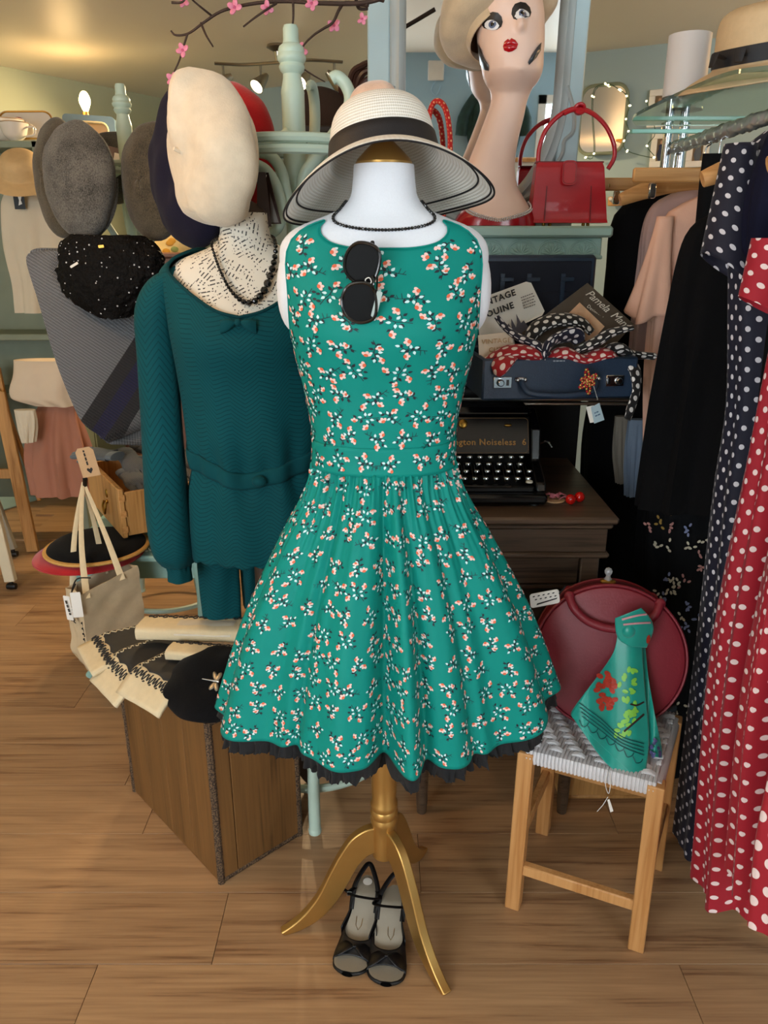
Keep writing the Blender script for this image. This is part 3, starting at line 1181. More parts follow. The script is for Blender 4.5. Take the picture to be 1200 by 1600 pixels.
_pt = SCRIPT.N('TexNoise', Vector=_c, Scale=22.0, Detail=1.0)
_mk = SCRIPT.math('MULTIPLY', SCRIPT.math('GREATER_THAN', _ln, .50), SCRIPT.math('MULTIPLY', SCRIPT.math('GREATER_THAN', _wd, .50), SCRIPT.math('GREATER_THAN', _pt, .44)))
SCRIPT.set(SCRIPT.b.inputs['Base Color'], SCRIPT.mix(_mk, lin('#d8d2c4'), lin('#3a3836')))
SCRIPT.b.inputs['Roughness'].default_value = .6
SCRIPT = SCRIPT.m
smq = make_mannequin('sweater_mannequin', 'newsprint covered mannequin with bare printed neck wearing the dark teal sweater', SX, SY, 1.0, -.06, SCRIPT, (90, 150, 30), mat('dark_stand_wood', '#3a2a1e', .5), .19, 1.19, foot_r=.13)
B().lathe([(0, 1.561), (.047, 1.561), (.048, 1.566), (.03, 1.580), (.012, 1.590), (.012, 1.605), (0, 1.607)], (SX, SY, 0), n=20).obj('neck_cap', mat('dark_stand_wood'), smq)

KNIT = NT('dark_teal_fine_knit')
_uv = KNIT.N('TexCoord', out='UV')
_su = KNIT.N('SeparateXYZ', Vector=_uv, out=0)
_sv = KNIT.N('SeparateXYZ', Vector=_uv, out=1)
_zig = KNIT.math('MULTIPLY', KNIT.math('ABSOLUTE', KNIT.math('SUBTRACT', KNIT.math('FRACT', KNIT.math('MULTIPLY', _su, 1 / .06)), .5)), .05)
_row = KNIT.math('SINE', KNIT.math('MULTIPLY', KNIT.math('ADD', _sv, _zig), 2 * pi / .011))
_ht = KNIT.math('GREATER_THAN', _row, .80)
KNIT.set(KNIT.b.inputs['Base Color'], KNIT.mix(_ht, KNIT.mix(KNIT.N('TexNoise', Vector=KNIT.coord(), Scale=6.0), lin('#033f45'), lin('#044d54')), lin('#02383d')))
KNIT.b.inputs['Roughness'].default_value = .8
KNIT.b.inputs['Sheen Weight'].default_value = .02
KNIT.b.inputs['Specular IOR Level'].default_value = .15
KNIT.bump(KNIT.math('SUBTRACT', 1.0, _ht), .35, .0012)
KNIT = KNIT.m

SWT = [(.765, .178, .118), (.85, .175, .116), (.94, .166, .110), (1.0, .152, .102), (1.06, .158, .112), (1.15, .162, .118), (1.25, .170, .126), (1.31, .176, .130), (1.36, .182, .120),
       (1.40, .190, .104), (1.425, .192, .094), (1.445, .186, .086), (1.468, .158, .076), (1.482, .122, .070), (1.495, .090, .066)]


def sweat_pt(th, z, off=0.0):
    rx, ry = smtab(SWT, z)
    n = 2.2
    c, s_ = cos(th), sin(th)
    k = (abs(c) ** n + abs(s_) ** n) ** (-1 / n)
    bust = .020 * math.exp(-((z - 1.29) / .06) ** 2) * max(0, -s_) ** 1.5
    fold = .0045 * sin(th * 9 + z * 6) * max(0, min(1, (1.25 - z) / .2)) + .004 * sin(th * 17 + 2 * z) * max(0, min(1, (1.0 - abs(z - 1.0) * 8)))
    return V((SX + (rx * k + off + fold) * c, SY + (ry * k + off + fold) * s_ - bust, z))


def sweat_top(a):
    return smtab([(0, 1.352), (15, 1.364), (30, 1.392), (45, 1.425), (60, 1.452), (72, 1.474), (90, 1.484), (110, 1.488), (140, 1.484), (180, 1.478)], a)[0]


sw = thing('knitted_sweater', 'dark teal long-sleeved knitted sweater tied at the waist', 'sweater', (SX, SY, .76))


def swfn(u, v):
    th = 2 * pi * u
    a = abs((math.degrees(th) + 90 + 180) % 360 - 180)
    hem = .775 - .008 * abs(sin(th * 12))
    return sweat_pt(th, hem + (sweat_top(a) - hem) * v, .006)


b = B()
b.grid(swfn, 200, 90, True, uvfn=lambda u, v: (u * .96, v * .7))
o = b.obj('body', KNIT, sw, smooth='all')
m_ = o.modifiers.new('thick', 'SOLIDIFY')
m_.thickness, m_.offset = .003, -1
B().tube([swfn(i / 160, 1.0) for i in range(160)], .0035, 8, closed=True).obj('neck_binding', KNIT, sw)
for sd in (-1, 1):
    pts = [V((SX + sd * x, SY + y_, z)) for x, y_, z in ((.135, 0, 1.462), (.178, -.004, 1.43), (.206, -.008, 1.36), (.214, -.012, 1.25), (.217, -.020, 1.12), (.219, -.030, .98), (.217, -.040, .86), (.212, -.044, .79), (.206, -.045, .755), (.203, -.045, .745), (.202, -.045, .708))]
    rr = [.020, .042, .050, .047, .047, .050, .055, .054, .040, .029, .030]
    path = spline(pts, 6)
    rl = [p.x for p in spline([V((r, 0, 0)) for r in rr], 6)]
    b = B()
    m = len(path)

    def slv(u, v, path=path, rl=rl):
        i = min(m - 1, round(v * (m - 1)))
        th = 2 * pi * u
        r = rl[i] * (1 + .05 * sin(th * 5 + v * 9) * v + (.06 * sin(th * 14) if .8 < v < .93 else 0))
        return path[i] + V((r * cos(th), r * sin(th) * 1.05, .35 * r * sd * -cos(th) * max(0, 1 - v * 5)))
    b.grid(slv, 48, m - 1, True, uvfn=lambda u, v: (u * .3, v * .75))
    o = b.obj('sleeve', KNIT, sw, smooth='all')
# tie belt around the waist with a drooping front knot
b = B()


def beltfn(u, v):
    th = 2 * pi * u
    fr = max(0, -sin(th)) ** 1.4
    z = 1.035 - .055 * fr * (1 - .5 * abs(cos(th) + .12)) + (.5 - v) * (.052 - .014 * fr)
    p = sweat_pt(th, z, .010 + .004 * sin(v * pi))
    return p


b.grid(beltfn, 120, 6, True, flip=True)
o = b.obj('belt', KNIT, sw, smooth='all')
m_ = o.modifiers.new('thick', 'SOLIDIFY')
m_.thickness = .004
kp = sweat_pt(rad(-83), .985, .016)
B().ell(kp, (.018, .012, .014), n=12, m=8).obj('belt_knot', KNIT, sw)
# small bow at the neckline
bc = sweat_pt(rad(-90), 1.343, .014)
for sd in (-1, 1):
    b = B()
    b.grid(lambda u, v, sd=sd: bc + V((sd * (.004 + .034 * v), -.004 * sin(v * pi), -.010 * v + (.004 + .010 * sin(v * pi * .6)) * cos(2 * pi * u))) + V((0, .005 * sin(2 * pi * u), 0)), 12, 8, True)
    b.obj('bow_loop', KNIT, sw, smooth='all')
B().ell(bc + V((0, -.002, 0)), (.008, .007, .008)).obj('bow_knot', KNIT, sw)
# wide panels hanging below the hem
for (px0, px1, y1, Yd) in ((308, 368, 968, 1.83), (374, 402, 945, 1.86)):
    b = B()

    def pan(u, v, px0=px0, px1=px1, y1=y1, Yd=Yd):
        a = 2 * pi * u
        c0, c1 = P(px0, 850, Yd), P(px1, 850, Yd)
        top = (c0 + c1) / 2
        hw = (c1 - c0).length / 2
        bot = P((px0 + px1) / 2, y1, Yd)
        z = top.z + (bot.z - top.z) * v
        rr = 1 + .10 * sin(a * 4 + v * 3)
        return V((top.x + hw * cos(a) * rr, Yd + .022 * sin(a) * rr, z - (.006 * abs(sin(a * 3)) if v > .99 else 0)))
    b.grid(pan, 40, 16, True, uvfn=lambda u, v: (u * .2, v * .25))
    b.obj('hanging_panel', KNIT, sw, smooth='all')

# graduated bead necklace on the newsprint neck
pts = [P(332, 378, 1.742), P(334, 395, 1.735), P(345, 425, 1.716), P(358, 450, 1.700), P(372, 466, 1.690), P(386, 473, 1.684), P(400, 469, 1.687), P(414, 452, 1.699), P(424, 425, 1.716), P(430, 398, 1.736), P(430, 380, 1.745)]
back = [V((SX + .052, SY + .035, 1.515)), V((SX, SY + .062, 1.52)), V((SX - .052, SY + .035, 1.515))]
necklace('bead_necklace', 'graduated faceted black bead necklace on the newsprint covered neck', spline(pts + back, 8, closed=True), lambda s: .0035 + .0055 * math.exp(-((s - .36) / .13) ** 2))


# ================================================================== berets and caps
def felt(name, col):
    return mat(name, col, .95, noise=(35, .08), bump=(260, .35), sheen=.35 if lin(col)[0] > .3 else .03, spec=.2)


def beret(label, c, n, R, mtl, h=.07, stalk=True, squash=(1, 1), sag=0.0, up=(0, 0, 1), seed=0, crease=0.0, group='berets', name='felt_beret', band=None):
    root = thing(name, label, 'beret', c, group)
    n = V(n).normalized()
    x = V(up).cross(n)
    x = x.normalized() if x.length > 1e-4 else V((1, 0, 0))
    Mx = frame(c, x, z=n)
    prof = [(.0, h), (R * .25, h * .99), (R * .5, h * .93), (R * .72, h * .80), (R * .88, h * .60), (R * .97, h * .36), (R, h * .14), (R * .96, -h * .06), (R * .85, -h * .20), (R * .70, -h * .26), (R * .62, -h * .27)]
    pr = dens(prof)
    b = B().lathe(pr, n=56)
    out = []
    for p in b.v:
        r = math.hypot(p.x, p.y) / R
        a = math.atan2(p.y, p.x)
        w = 1 + .05 * nz(cos(a) * 1.3 + seed, sin(a) * 1.3, p.z * 8) + .03 * sin(2 * a + seed) * r
        q = V((p.x * squash[0] * w, p.y * squash[1] * w - sag * r * r * max(0, -sin(a)), p.z + .012 * nz(p.x * 14 + seed, p.y * 14, seed)))
        if crease:
            q.z += crease * math.exp(-((p.x + .01) / .028) ** 2) * r * max(0, sin(a))
            q.x *= 1 - .55 * max(0, p.y / R) ** 1.3
            if p.y < -.7 * R:
                q.y += .45 * (-.7 * R - p.y)
                q.z -= .02 * math.exp(-(p.x / .02) ** 2)
        out.append(Mx @ q)
    b.v = out
    o = b.obj('crown', mtl, root, smooth='all')
    m_ = o.modifiers.new('thick', 'SOLIDIFY')
    m_.thickness, m_.offset = .004, -1
    B().lathe([(R * .64, -h * .24), (R * .62, -h * .52), (R * .60, -h * .52), (R * .61, -h * .24)], n=40, sx=squash[0], sy=squash[1]).xf(Mx).obj('headband', band or mtl, root)
    if stalk:
        B().tube([Mx @ V((0, 0, h * .98)), Mx @ V((.002, .003, h + .008)), Mx @ V((.004, .006, h + .018))], [.0045, .004, .0035], 8).obj('stalk', mtl, root)
    return root


CREAM_F, NAVY_F, BLACK_F, RED_F, BROWN_F = felt('cream_felt', '#d9cbb4'), felt('navy_felt', '#17162a'), felt('black_felt', '#08080b'), felt('red_felt', '#b0141b'), felt('brown_felt', '#33261f')
BEIGE_F = felt('beige_felt', '#cdb594')
beret('cream felt beret with a short stalk tilted above the newsprint neck', P(344, 246, 1.765), (-.80, -.60, .04), .142, CREAM_F, .085, squash=(1.0, 1.12), crease=.045, seed=2)
beret('deep navy beret peeping out behind the cream beret', P(308, 262, 1.985), (-.76, -.64, .06), .175, NAVY_F, .075, stalk=False, seed=5)
beret('red felt beret almost hidden behind the cream beret', P(366, 235, 2.12), (-.5, -.85, .1), .150, RED_F, .07, stalk=False, seed=9, squash=(.85, 1))

TWEED = {}


def tweed(name, c1, c2):
    t = NT(name)
    v_ = t.N('TexNoise', Vector=t.coord('Object', (1, 1, .55)), Scale=380.0, Detail=2.0)
    w_ = t.N('TexNoise', Vector=t.coord(), Scale=14.0, Detail=2.0)
    f = t.math('MULTIPLY_ADD', w_, .5, t.math('MULTIPLY', v_, .75))
    t.set(t.b.inputs['Base Color'], t.ramp(f, [(.42, lin(c1)), (.78, lin(c2))]))
    t.b.inputs['Roughness'].default_value = .95
    t.b.inputs['Sheen Weight'].default_value = .2
    t.bump(v_, .5, .002)
    return t.m


GREYT, BROWNT, CHART = tweed('grey_tweed', '#222221', '#706e69'), tweed('brown_tweed', '#241f16', '#5c5342'), tweed('charcoal_tweed', '#1c1c1e', '#55534f')


def flat_cap(label, c, n, up, Lc, Wc, mtl, peak=True, group='tweed flat caps on the stand', h=.055):
    """crown top faces n, the peak points along -up"""
    root = thing('flat_cap', label, 'flat cap', c, group)
    n = V(n).normalized()
    y = (V(up) - n * V(up).dot(n)).normalized()
    Mx = frame(c, y.cross(n), y=y)

    def fn(u, v):
        a, q = 2 * pi * u, v
        r = sin(q * pi * .62)
        z = h * cos(q * pi * .62) + (-.004 if q > .95 else 0)
        rr = r * (1 + .05 * nz(cos(a) * 2, sin(a) * 2, 3))
        yy = sin(a) * rr * Lc / 2
        k = 1 + .10 * sin(a)
        return Mx @ V((cos(a) * rr * Wc / 2 * k, yy, z - .10 * h * (1 - sin(a)) * r + .004 * nz(u * 9, v * 5, 1)))
    b = B()
    b.grid(fn, 44, 20, True)
    o = b.obj('crown', mtl, root, smooth='all')
    m_ = o.modifiers.new('thick', 'SOLIDIFY')
    m_.thickness, m_.offset = .004, -1
    B().lathe([(1.0, -.022), (1.0, -.045), (.95, -.045), (.95, -.022)], n=32).xf(Mx @ Matrix.Diagonal((Wc * .40, Lc * .40, 1, 1))).obj('sweatband', BLACK_F, root)
    if peak:
        b = B()
        b.grid(lambda u, v: Mx @ V((cos(pi + pi * u) * Wc * (.40 + .05 * v), sin(pi + pi * u) * Lc * (.36 + .15 * v), -.010 - .016 * v - .02 * abs(cos(pi * u)) * v)), 24, 6)
        o = b.obj('peak', mtl, root, smooth='all')
        m_ = o.modifiers.new('thick', 'SOLIDIFY')
        m_.thickness = .006
    B().ell(Mx @ V((0, 0, h + .002)), .007, n=10, m=6).obj('button', mtl, root)
    return root


flat_cap('grey tweed flat cap hanging front-most on the left stand', P(122, 282, 2.62), (-.30, -.93, .18), (-.10, .1, 1), .345, .245, GREYT)
flat_cap('brownish tweed flat cap tucked behind the front grey cap', P(92, 280, 2.82), (-.62, -.75, .15), (-.22, .1, 1), .38, .26, BROWNT)
flat_cap('brown tweed flat cap between the grey cap and the navy beret', P(238, 285, 2.62), (-.45, -.86, .1), (.05, .1, 1), .34, .24, BROWNT, peak=False)
fc = flat_cap('small charcoal cap with a dark red lining label behind the post', P(176, 262, 3.10), (.1, -.9, .3), (0, .1, 1), .25, .22, CHART, peak=False)
B().prism(rrect(.085, .085, .004), .002, frame(P(176, 250, 2.99), (1, .1, -.25), y=(.25, .1, 1))).obj('lining_label', mat('maroon_satin', '#3a0d12', .4), fc, smooth=False)
B().prism(rrect(.02, .045, .002), .001, frame(P(182, 250, 2.985), (1, .1, -.25), y=(.25, .1, 1))).obj('price_label', PAPERW, fc, smooth=False)


# ================================================================== coat stands
def coat_stand(label, x, y, H, pr, legs, hooks, curls, ring_r, ring_z, foot_r=.27, mtl=MINT, paths=()):
    root = thing('coat_stand', label, 'coat stand', (x, y, 0), 'painted bentwood coat stands')
    F = H - .115
    pf = [(0, .30), (pr, .30), (pr, F - .02), (pr * 1.02, F - .018), (pr * .98, F - .01), (pr * .80, F + .012), (pr * .78, F + .020), (pr * 1.0, F + .026), (pr * 1.12, F + .034), (pr * 1.0, F + .041), (pr * 1.2, F + .047), (pr * 1.24, F + .054), (pr * 1.08, F + .061),
          (pr * 1.12, F + .067), (pr * 1.02, F + .074), (pr * .72, F + .080), (pr * .66, F + .088), (pr * .66, F + .108), (pr * .55, F + .115), (0, F + .115)]
    B().lathe(pf, (x, y, 0), n=24).obj('post', mtl, root)
    for a in legs:
        d = V((cos(rad(a)), sin(rad(a)), 0))
        pts = spline([V((x, y, 0)) + d * r + V((0, 0, z)) for r, z in ((pr * .9, .78), (.05, .62), (.12, .46), (.20, .30), (.25, .13), (foot_r, .012))], 6)
        lg = B().tube(pts, [.016] * len(pts), 10).obj('leg', mtl, root)
        B().lathe([(0, 0), (.017, 0), (.018, .010), (.014, .016), (0, .016)], V((x, y, 0)) + d * (foot_r), n=12).obj('foot', mtl, lg)
    B().tube([V((x + .225 * cos(t), y + .225 * sin(t), .105)) for t in [2 * pi * i / 48 for i in range(48)]], .011, 8, closed=True).obj('leg_ring', mtl, root)
    for dz in (0, -.022):
        B().tube([V((x + ring_r * cos(t), y + ring_r * sin(t), ring_z + dz)) for t in [2 * pi * i / 48 for i in range(48)]], .0105, 8, closed=True).obj('hoop', mtl, root)
    for a in hooks:
        d = V((cos(rad(a)), sin(rad(a)), 0))
        C = V((x, y, 0))
        pts = spline([C + d * r + V((0, 0, z)) for r, z in ((pr, F - .33), (.05, F - .36), (.11, F - .34), (.145, F - .27), (.135, F - .20), (.15, F - .13), (.185, F - .07), (.19, F - .01), (.165, F + .025), (.135, F + .015))], 6)
        rl = [.0135] * len(pts)
        for i in range(6):
            rl[-1 - i] = .0135 - .0012 * (6 - i)
        B().tube(pts, rl, 10).obj('hook', mtl, root)
    for pp, Yp, rr in paths:
        B().tube(spline([P(px, py, Yp) for px, py in pp], 6), rr, 10).obj('hook', mtl, root)
    for a in curls:
        d = V((cos(rad(a)), sin(rad(a)), 0))
        C = V((x, y, 0))
        pts = spline([C + d * r + V((0, 0, z)) for r, z in ((pr, F - .16), (.07, F - .19), (.105, F - .25), (.10, F - .32), (.07, F - .38), (.04, F - .42))], 6)
        B().tube(pts, .0115, 10).obj('lower_curl', mtl, root)
    return root


coat_stand('pale mint coat stand with a turned finial between sweater and sun hat', -.205, 1.94, 1.95, .026, (-86, -8, 82, 168), (80,), (82,), .165, 1.71, paths=[
    ([(455, 318), (470, 300), (476, 272), (498, 242), (520, 212), (540, 182), (547, 154), (540, 132), (527, 120), (518, 124)], 1.90, .0135),
    ([(456, 330), (474, 305), (492, 268), (520, 246), (545, 236)], 1.92, .011),
    ([(452, 205), (425, 228), (398, 232)], 1.92, .012), ([(395, 236), (422, 243), (440, 268), (448, 305), (455, 330)], 1.88, .0125),
    ([(392, 255), (415, 266), (432, 292), (440, 325), (436, 352), (422, 364), (408, 358)], 1.86, .0125)])
coat_stand('pale mint coat stand carrying the tweed caps', P(199, 250, 3.0).x, 3.0, 2.02, .027, (-45, 45, 135, 225), (), (-60, 30, 120, 210), .165, 1.755)

# brown wooden hand and dark hats seen beyond the mint post
HANDW = mat('dark_polished_wood', '#3d221a', .35, noise=(15, .2))
hd = thing('wooden_hand', 'dark carved wooden display hand beyond the curled mint hook', 'display hand', P(548, 170, 2.6))
plx = P(546, 207, 2.62)
pln = thing('display_plinth', 'tall dark plinth behind the mint coat stand', 'plinth', (-.16, 2.62, 0))
B().box((-.165, 2.62, (plx.z - .02) / 2), (.22, .28, plx.z - .02), bev=.004).obj('column', mat('dark_brown_stain', '#1c1512', .6), pln)
B().box((-.165, 2.62, plx.z - .01), (.25, .31, .02), bev=.004).obj('top_slab', mat('dark_brown_stain'), pln)
B().tube(spline([P(546, 205, 2.6), P(543, 175, 2.6), P(545, 152, 2.6), P(552, 132, 2.6)], 5), [.020] * 6 + [.022] * 5 + [.028] * 5, 10, flat=.6).obj('palm', HANDW, hd)
for (a, c_, e) in (((546, 140), (552, 112), (572, 100)), ((552, 138), (560, 108), (580, 96)), ((557, 140), (566, 116), (584, 108)), ((556, 146), (570, 128), (582, 120))):
    B().tube(spline([P(*a, 2.58), P(*c_, 2.56), P(*e, 2.55)], 5), [.012 - .0004 * i for i in range(11)], 8).obj('finger', HANDW, hd)
B().tube(spline([P(542, 165, 2.58), P(534, 140, 2.56), P(538, 122, 2.55)], 5), [.012 - .0003 * i for i in range(11)], 8).obj('thumb', HANDW, hd)
beret('dark brown felt beret propped behind the mint stand hook', P(501, 188, 2.56), (-.15, -.95, .3), .092, BROWN_F, .04, stalk=False, seed=3, squash=(1.0, 1.0))
beret('pale pink fluffy beret peeping over the straw hat crown', P(584, 182, 1.78), (0, -.6, .8), .052, mat('pink_angora', '#d8b49c', .95, noise=(30, .08), bump=(150, .6), sheen=.6), .06, stalk=False, seed=4)
bt = thing('red_bottle', 'small red bottle with a black cap beside the wooden hand', 'bottle', P(567, 205, 2.70))
_bp = V((P(567, 150, 2.70).x, 2.70, plx.z + .0605))
B().lathe([(0, -.06), (.016, -.06), (.017, -.02), (.015, .0), (.009, .014), (0, .014)], _bp, n=16).obj('body', mat('red_glass', '#b4281c', .2), bt)
B().lathe([(.009, .014), (.010, .016), (.010, .036), (0, .037)], _bp, n=14).obj('cap', BLACKP, bt)
# brown swing tags hanging by the cream beret
tgs = thing('swing_tags', 'dark brown card swing tags hanging beside the cream beret', 'tags', P(415, 310, 1.80))
BRCARD = mat('dark_brown_card', '#2e1a14', .6, noise=(40, .15))
B().prism([(-.012, -.055), (.020, -.055), (.012, .055), (-.006, .055)], .002, frame(P(408, 312, 1.80), (1, .3, 0), y=(0, 0, 1))).obj('front_tag', BRCARD, tgs, smooth=False)
B().prism([(-.010, -.050), (.024, -.050), (-.004, .055), (-.010, .055)], .002, frame(P(424, 312, 1.82), (1, -.5, 0), y=(0, 0, 1))).obj('back_tag', BRCARD, tgs, smooth=False)
B().prism([(-.004, -.042), (.016, -.042), (-.004, .02)], .001, frame(P(425, 316, 1.818), (1, -.5, 0), y=(0, 0, 1))).obj('tag_print', mat('grey_print', '#6f6a66', .6), tgs, smooth=False)
B().tube([P(418, 268, 1.83), P(414, 282, 1.81)], .0008, 5).obj('cord', STRING, tgs)

# ================================================================== wooden box with tote bags and black beret
K = PZ(345, 1383, 0)
EX = (PZ(208, 1235, 0) - K).normalized()
EY = V((EX.y, -EX.x, 0))
CL, CW, CH = .478, .252, .468
EDGE = NT('worn_dark_edge')
_v = EDGE.N('TexNoise', Vector=EDGE.coord(), Scale=240.0, Detail=2.0)
EDGE.set(EDGE.b.inputs['Base Color'], EDGE.ramp(_v, [(.42, lin('#2b1d12')), (.6, lin('#6b533a'))]))
EDGE.b.inputs['Roughness'].default_value = .8
EDGE.bump(_v, .6, .002)
EDGE = EDGE.m


def crate_pt(a, c, z):
    return K + EX * a + EY * c + V((0, 0, z))


RC3 = Matrix((EX, EY, V((0, 0, 1)))).transposed()
box = thing('wooden_box', 'old brown plywood box with worn dark edges under the folded tote bags', 'box', crate_pt(CL / 2, CW / 2, 0))
nb = 4
for i in range(nb):
    w = (CL - .03) / nb
    B().box(crate_pt(.015 + w * (i + .5), .008, CH / 2), (w - .0008, .014, CH - .02), RC3, bev=.001).obj('side_board', CRATEWOOD, box, smooth=False)
    B().box(crate_pt(.015 + w * (i + .5), CW - .008, CH / 2), (w - .0008, .014, CH - .02), RC3, bev=.001).obj('side_board', CRATEWOOD, box, smooth=False)
for e, (a0, a1) in enumerate(((.012, .052), (.054, CW - .012))):
    B().box(crate_pt(.009, (a0 + a1) / 2, CH / 2), (.016, a1 - a0, CH - .02), RC3, bev=.001).obj('end_board', CRATEWOOD, box, smooth=False)
    B().box(crate_pt(CL - .009, (a0 + a1) / 2, CH / 2), (.016, a1 - a0, CH - .02), RC3, bev=.001).obj('end_board', CRATEWOOD, box, smooth=False)
B().box(crate_pt(CL / 2, CW / 2, CH - .007), (CL, CW, .014), RC3, bev=.002).obj('top', CRATEWOOD, box, smooth=False)
B().box(crate_pt(CL / 2, CW / 2, .007), (CL - .004, CW - .004, .014), RC3, bev=.002).obj('bottom', CRATEWOOD, box, smooth=False)
for a, c in ((0, 0), (CL, 0), (0, CW), (CL, CW)):
    b = B()
    pts = [crate_pt(a + .006 * (1 if a == 0 else -1), c + .006 * (1 if c == 0 else -1), z) + V((.0012 * nz(z * 60, a), .0012 * nz(z * 60, c + 5), 0)) for z in [CH * i / 40 for i in range(41)]]
    b.tube(pts, .0095, 8).obj('edge_strip', EDGE, box)
for c in (0, CW):
    pts = [crate_pt(CL * i / 30, c + .005 * (1 if c == 0 else -1), CH - .003) for i in range(31)]
B().tube([crate_pt(.006, CW * i / 20, .008) for i in range(21)], .008, 8).obj('edge_strip', EDGE, box)
B().tube([crate_pt(.006, CW * i / 20, CH - .006) for i in range(21)], .008, 8).obj('edge_strip', EDGE, box)

CANVAS = mat('cream_cotton_canvas', '#d8c6a2', .9, noise=(60, .05), bump=(500, .3))
CANVAS2 = mat('warm_ecru_canvas', '#cdb896', .9, noise=(60, .05), bump=(500, .3))
PRINTK = mat('charcoal_print', '#2c2a28', .8, noise=(30, .15))
CLEARW = mat('milky_wrap', '#c9bfae', .35, noise=(25, .1), bump=(40, .4))


def sheet(name, fn, nu, nv, mtl, parent, th=.006, kind=None):
    b = B()
    b.grid(fn, nu, nv)
    o = b.obj(name, mtl, parent, smooth='all')
    m_ = o.modifiers.new('thick', 'SOLIDIFY')
    m_.thickness, m_.offset = th, 0
    return o


def folded_tote(label, a0, w, zt, over, droop, inn, rot, th=.010):
    """folded canvas bag lying on the box, hanging out over the long side"""
    c0 = crate_pt(a0, 0, 0)
    cr, sr = cos(rad(rot)), sin(rad(rot))

    def pos(s, t, dz=0):      # s across, t outward from inside (-inn) to +over
        ca, cc = s, -t
        x = ca * cr - cc * sr
        y_ = ca * sr + cc * cr
        z = zt + dz + .003 * nz(s * 20, t * 20, a0 * 9)
        if t > 0:
            z -= droop * (t / over) ** 1.6
        return c0 + EX * x + EY * y_ + V((0, 0, z))
    root = thing('folded_tote_bag', label, 'tote bag', pos(0, -inn / 2), 'printed tote bags folded on the box')
    sheet('canvas', lambda u, v: pos((u - .5) * w, -inn + (inn + over) * v), 10, 24, CANVAS, root, th)
    # dark printed field with a scalloped lace edge
    def pf(u, v):
        t_end = over - .062 - .006 * abs(sin(u * 9))
        return pos((u - .5) * w * .96, -inn * .98 + (inn * .98 + t_end) * v, th / 2 + .0012)
    sheet('printed_field', pf, 26, 16, PRINTK, root, .0006)
    b = B()
    for i in range(7):
        s = (i / 6 - .5) * w * .9
        for sg in (-1, 1):
            pts = [pos(s + sg * (.002 + .010 * q), over - .058 + .016 * sin(q * pi) + .004 * sg * q, th / 2 + .0016) for q in [k / 6 for k in range(7)]]
            b.tube(pts, .0019, 5)
        b.ell(pos(s, over - .040, th / 2 + .001), (.004, .004, .0012), n=8, m=4)
    b.obj('lace_border', PRINTK, root)
    b = B()
    for sd in (-1, 1):
        for i in range(9):
            t0 = -inn * .9 + (inn * .9 + over - .07) * i / 8
            pts = [pos(sd * w * (.43 + .03 * sin(q * 2 * pi)), t0 + .016 * (q - .5), th / 2 + .0022) for q in [k / 6 for k in range(7)]]
            b.tube(pts, .0016, 5)
    b.obj('scroll_border', CANVAS, root)
    return root


folded_tote('folded printed tote bag hanging furthest left off the wooden box', .46, .17, CH + .010, .085, .02, .14, 10)
folded_tote('folded printed tote bag hanging in the middle off the wooden box', .33, .16, CH + .022, .100, .055, .15, 2)
folded_tote('folded printed tote bag overhanging nearest the black beret', .205, .17, CH + .034, .075, .045, .16, -8)


def rolled_tote(label, p0, p1, w, h, wrap):
    p0, p1 = V(p0), V(p1)
    root = thing('rolled_tote_bag', label, 'tote bag', (p0 + p1) / 2, 'rolled tote bags on the box')
    Mx = frame(p0, p1 - p0, z=(0, 0, 1))
    Ln = (p1 - p0).length

    def fn(u, v):
        a = 2 * pi * u
        k = 1 + .05 * nz(v * 6, cos(a) * 2, sin(a) * 2)
        ex = abs(cos(a)) ** .5 * (1 if cos(a) > 0 else -1)
        ez = abs(sin(a)) ** .6 * (1 if sin(a) > 0 else -1)
        return Mx @ V((v * Ln, ex * w / 2 * k, h / 2 + ez * h / 2 * k))
    b = B()
    b.grid(fn, 36, 20, True)
    for e in (0, 1):
        b.grid(lambda u, v, e=e: Mx @ V((e * Ln, 0, h / 2)) + (fn(u, e) - Mx @ V((e * Ln, 0, h / 2))) * v, 36, 3, True)
    b.obj('canvas', CANVAS, root, smooth=50)
    b = B()
    for q in range(3):
        rr = 1 - .28 * q - .15
        for e in (0, 1):
            b.tube([Mx @ V((e * Ln + (.001 if e else -.001), cos(t) * w / 2 * rr, h / 2 + sin(t) * h / 2 * rr)) for t in [2 * pi * i / 24 for i in range(24)]], .0014, 5, closed=True)
    b.obj('fold_lines', CANVAS2, root)
    b = B()
    for i in range(10):
        t0 = .04 + .92 * i / 10
        pts = [Mx @ V((Ln * (t0 + .08 * q), w * (.30 + .06 * sin(q * 2 * pi)), h * 1.015)) for q in [k / 7 for k in range(8)]]
        b.tube(pts, .0022, 5)
        pts = [Mx @ V((Ln * (t0 + .08 * q), w * (.38 - .05 * sin(q * 2 * pi)), h * 1.0)) for q in [k / 7 for k in range(8)]]
        b.tube(pts, .0016, 5)
    b.obj('scroll_border', PRINTK, root)
    if wrap:
        b = B()
        b.grid(lambda u, v: Mx @ V((Ln * (.35 + .5 * v), w / 2 * 1.04 * cos(pi * (1.05 + .65 * u)), h / 2 - h / 2 * 1.06 * sin(pi * (1.05 + .65 * u)))), 12, 8)
        b.obj('paper_band', CLEARW, root, smooth='all')
    return root


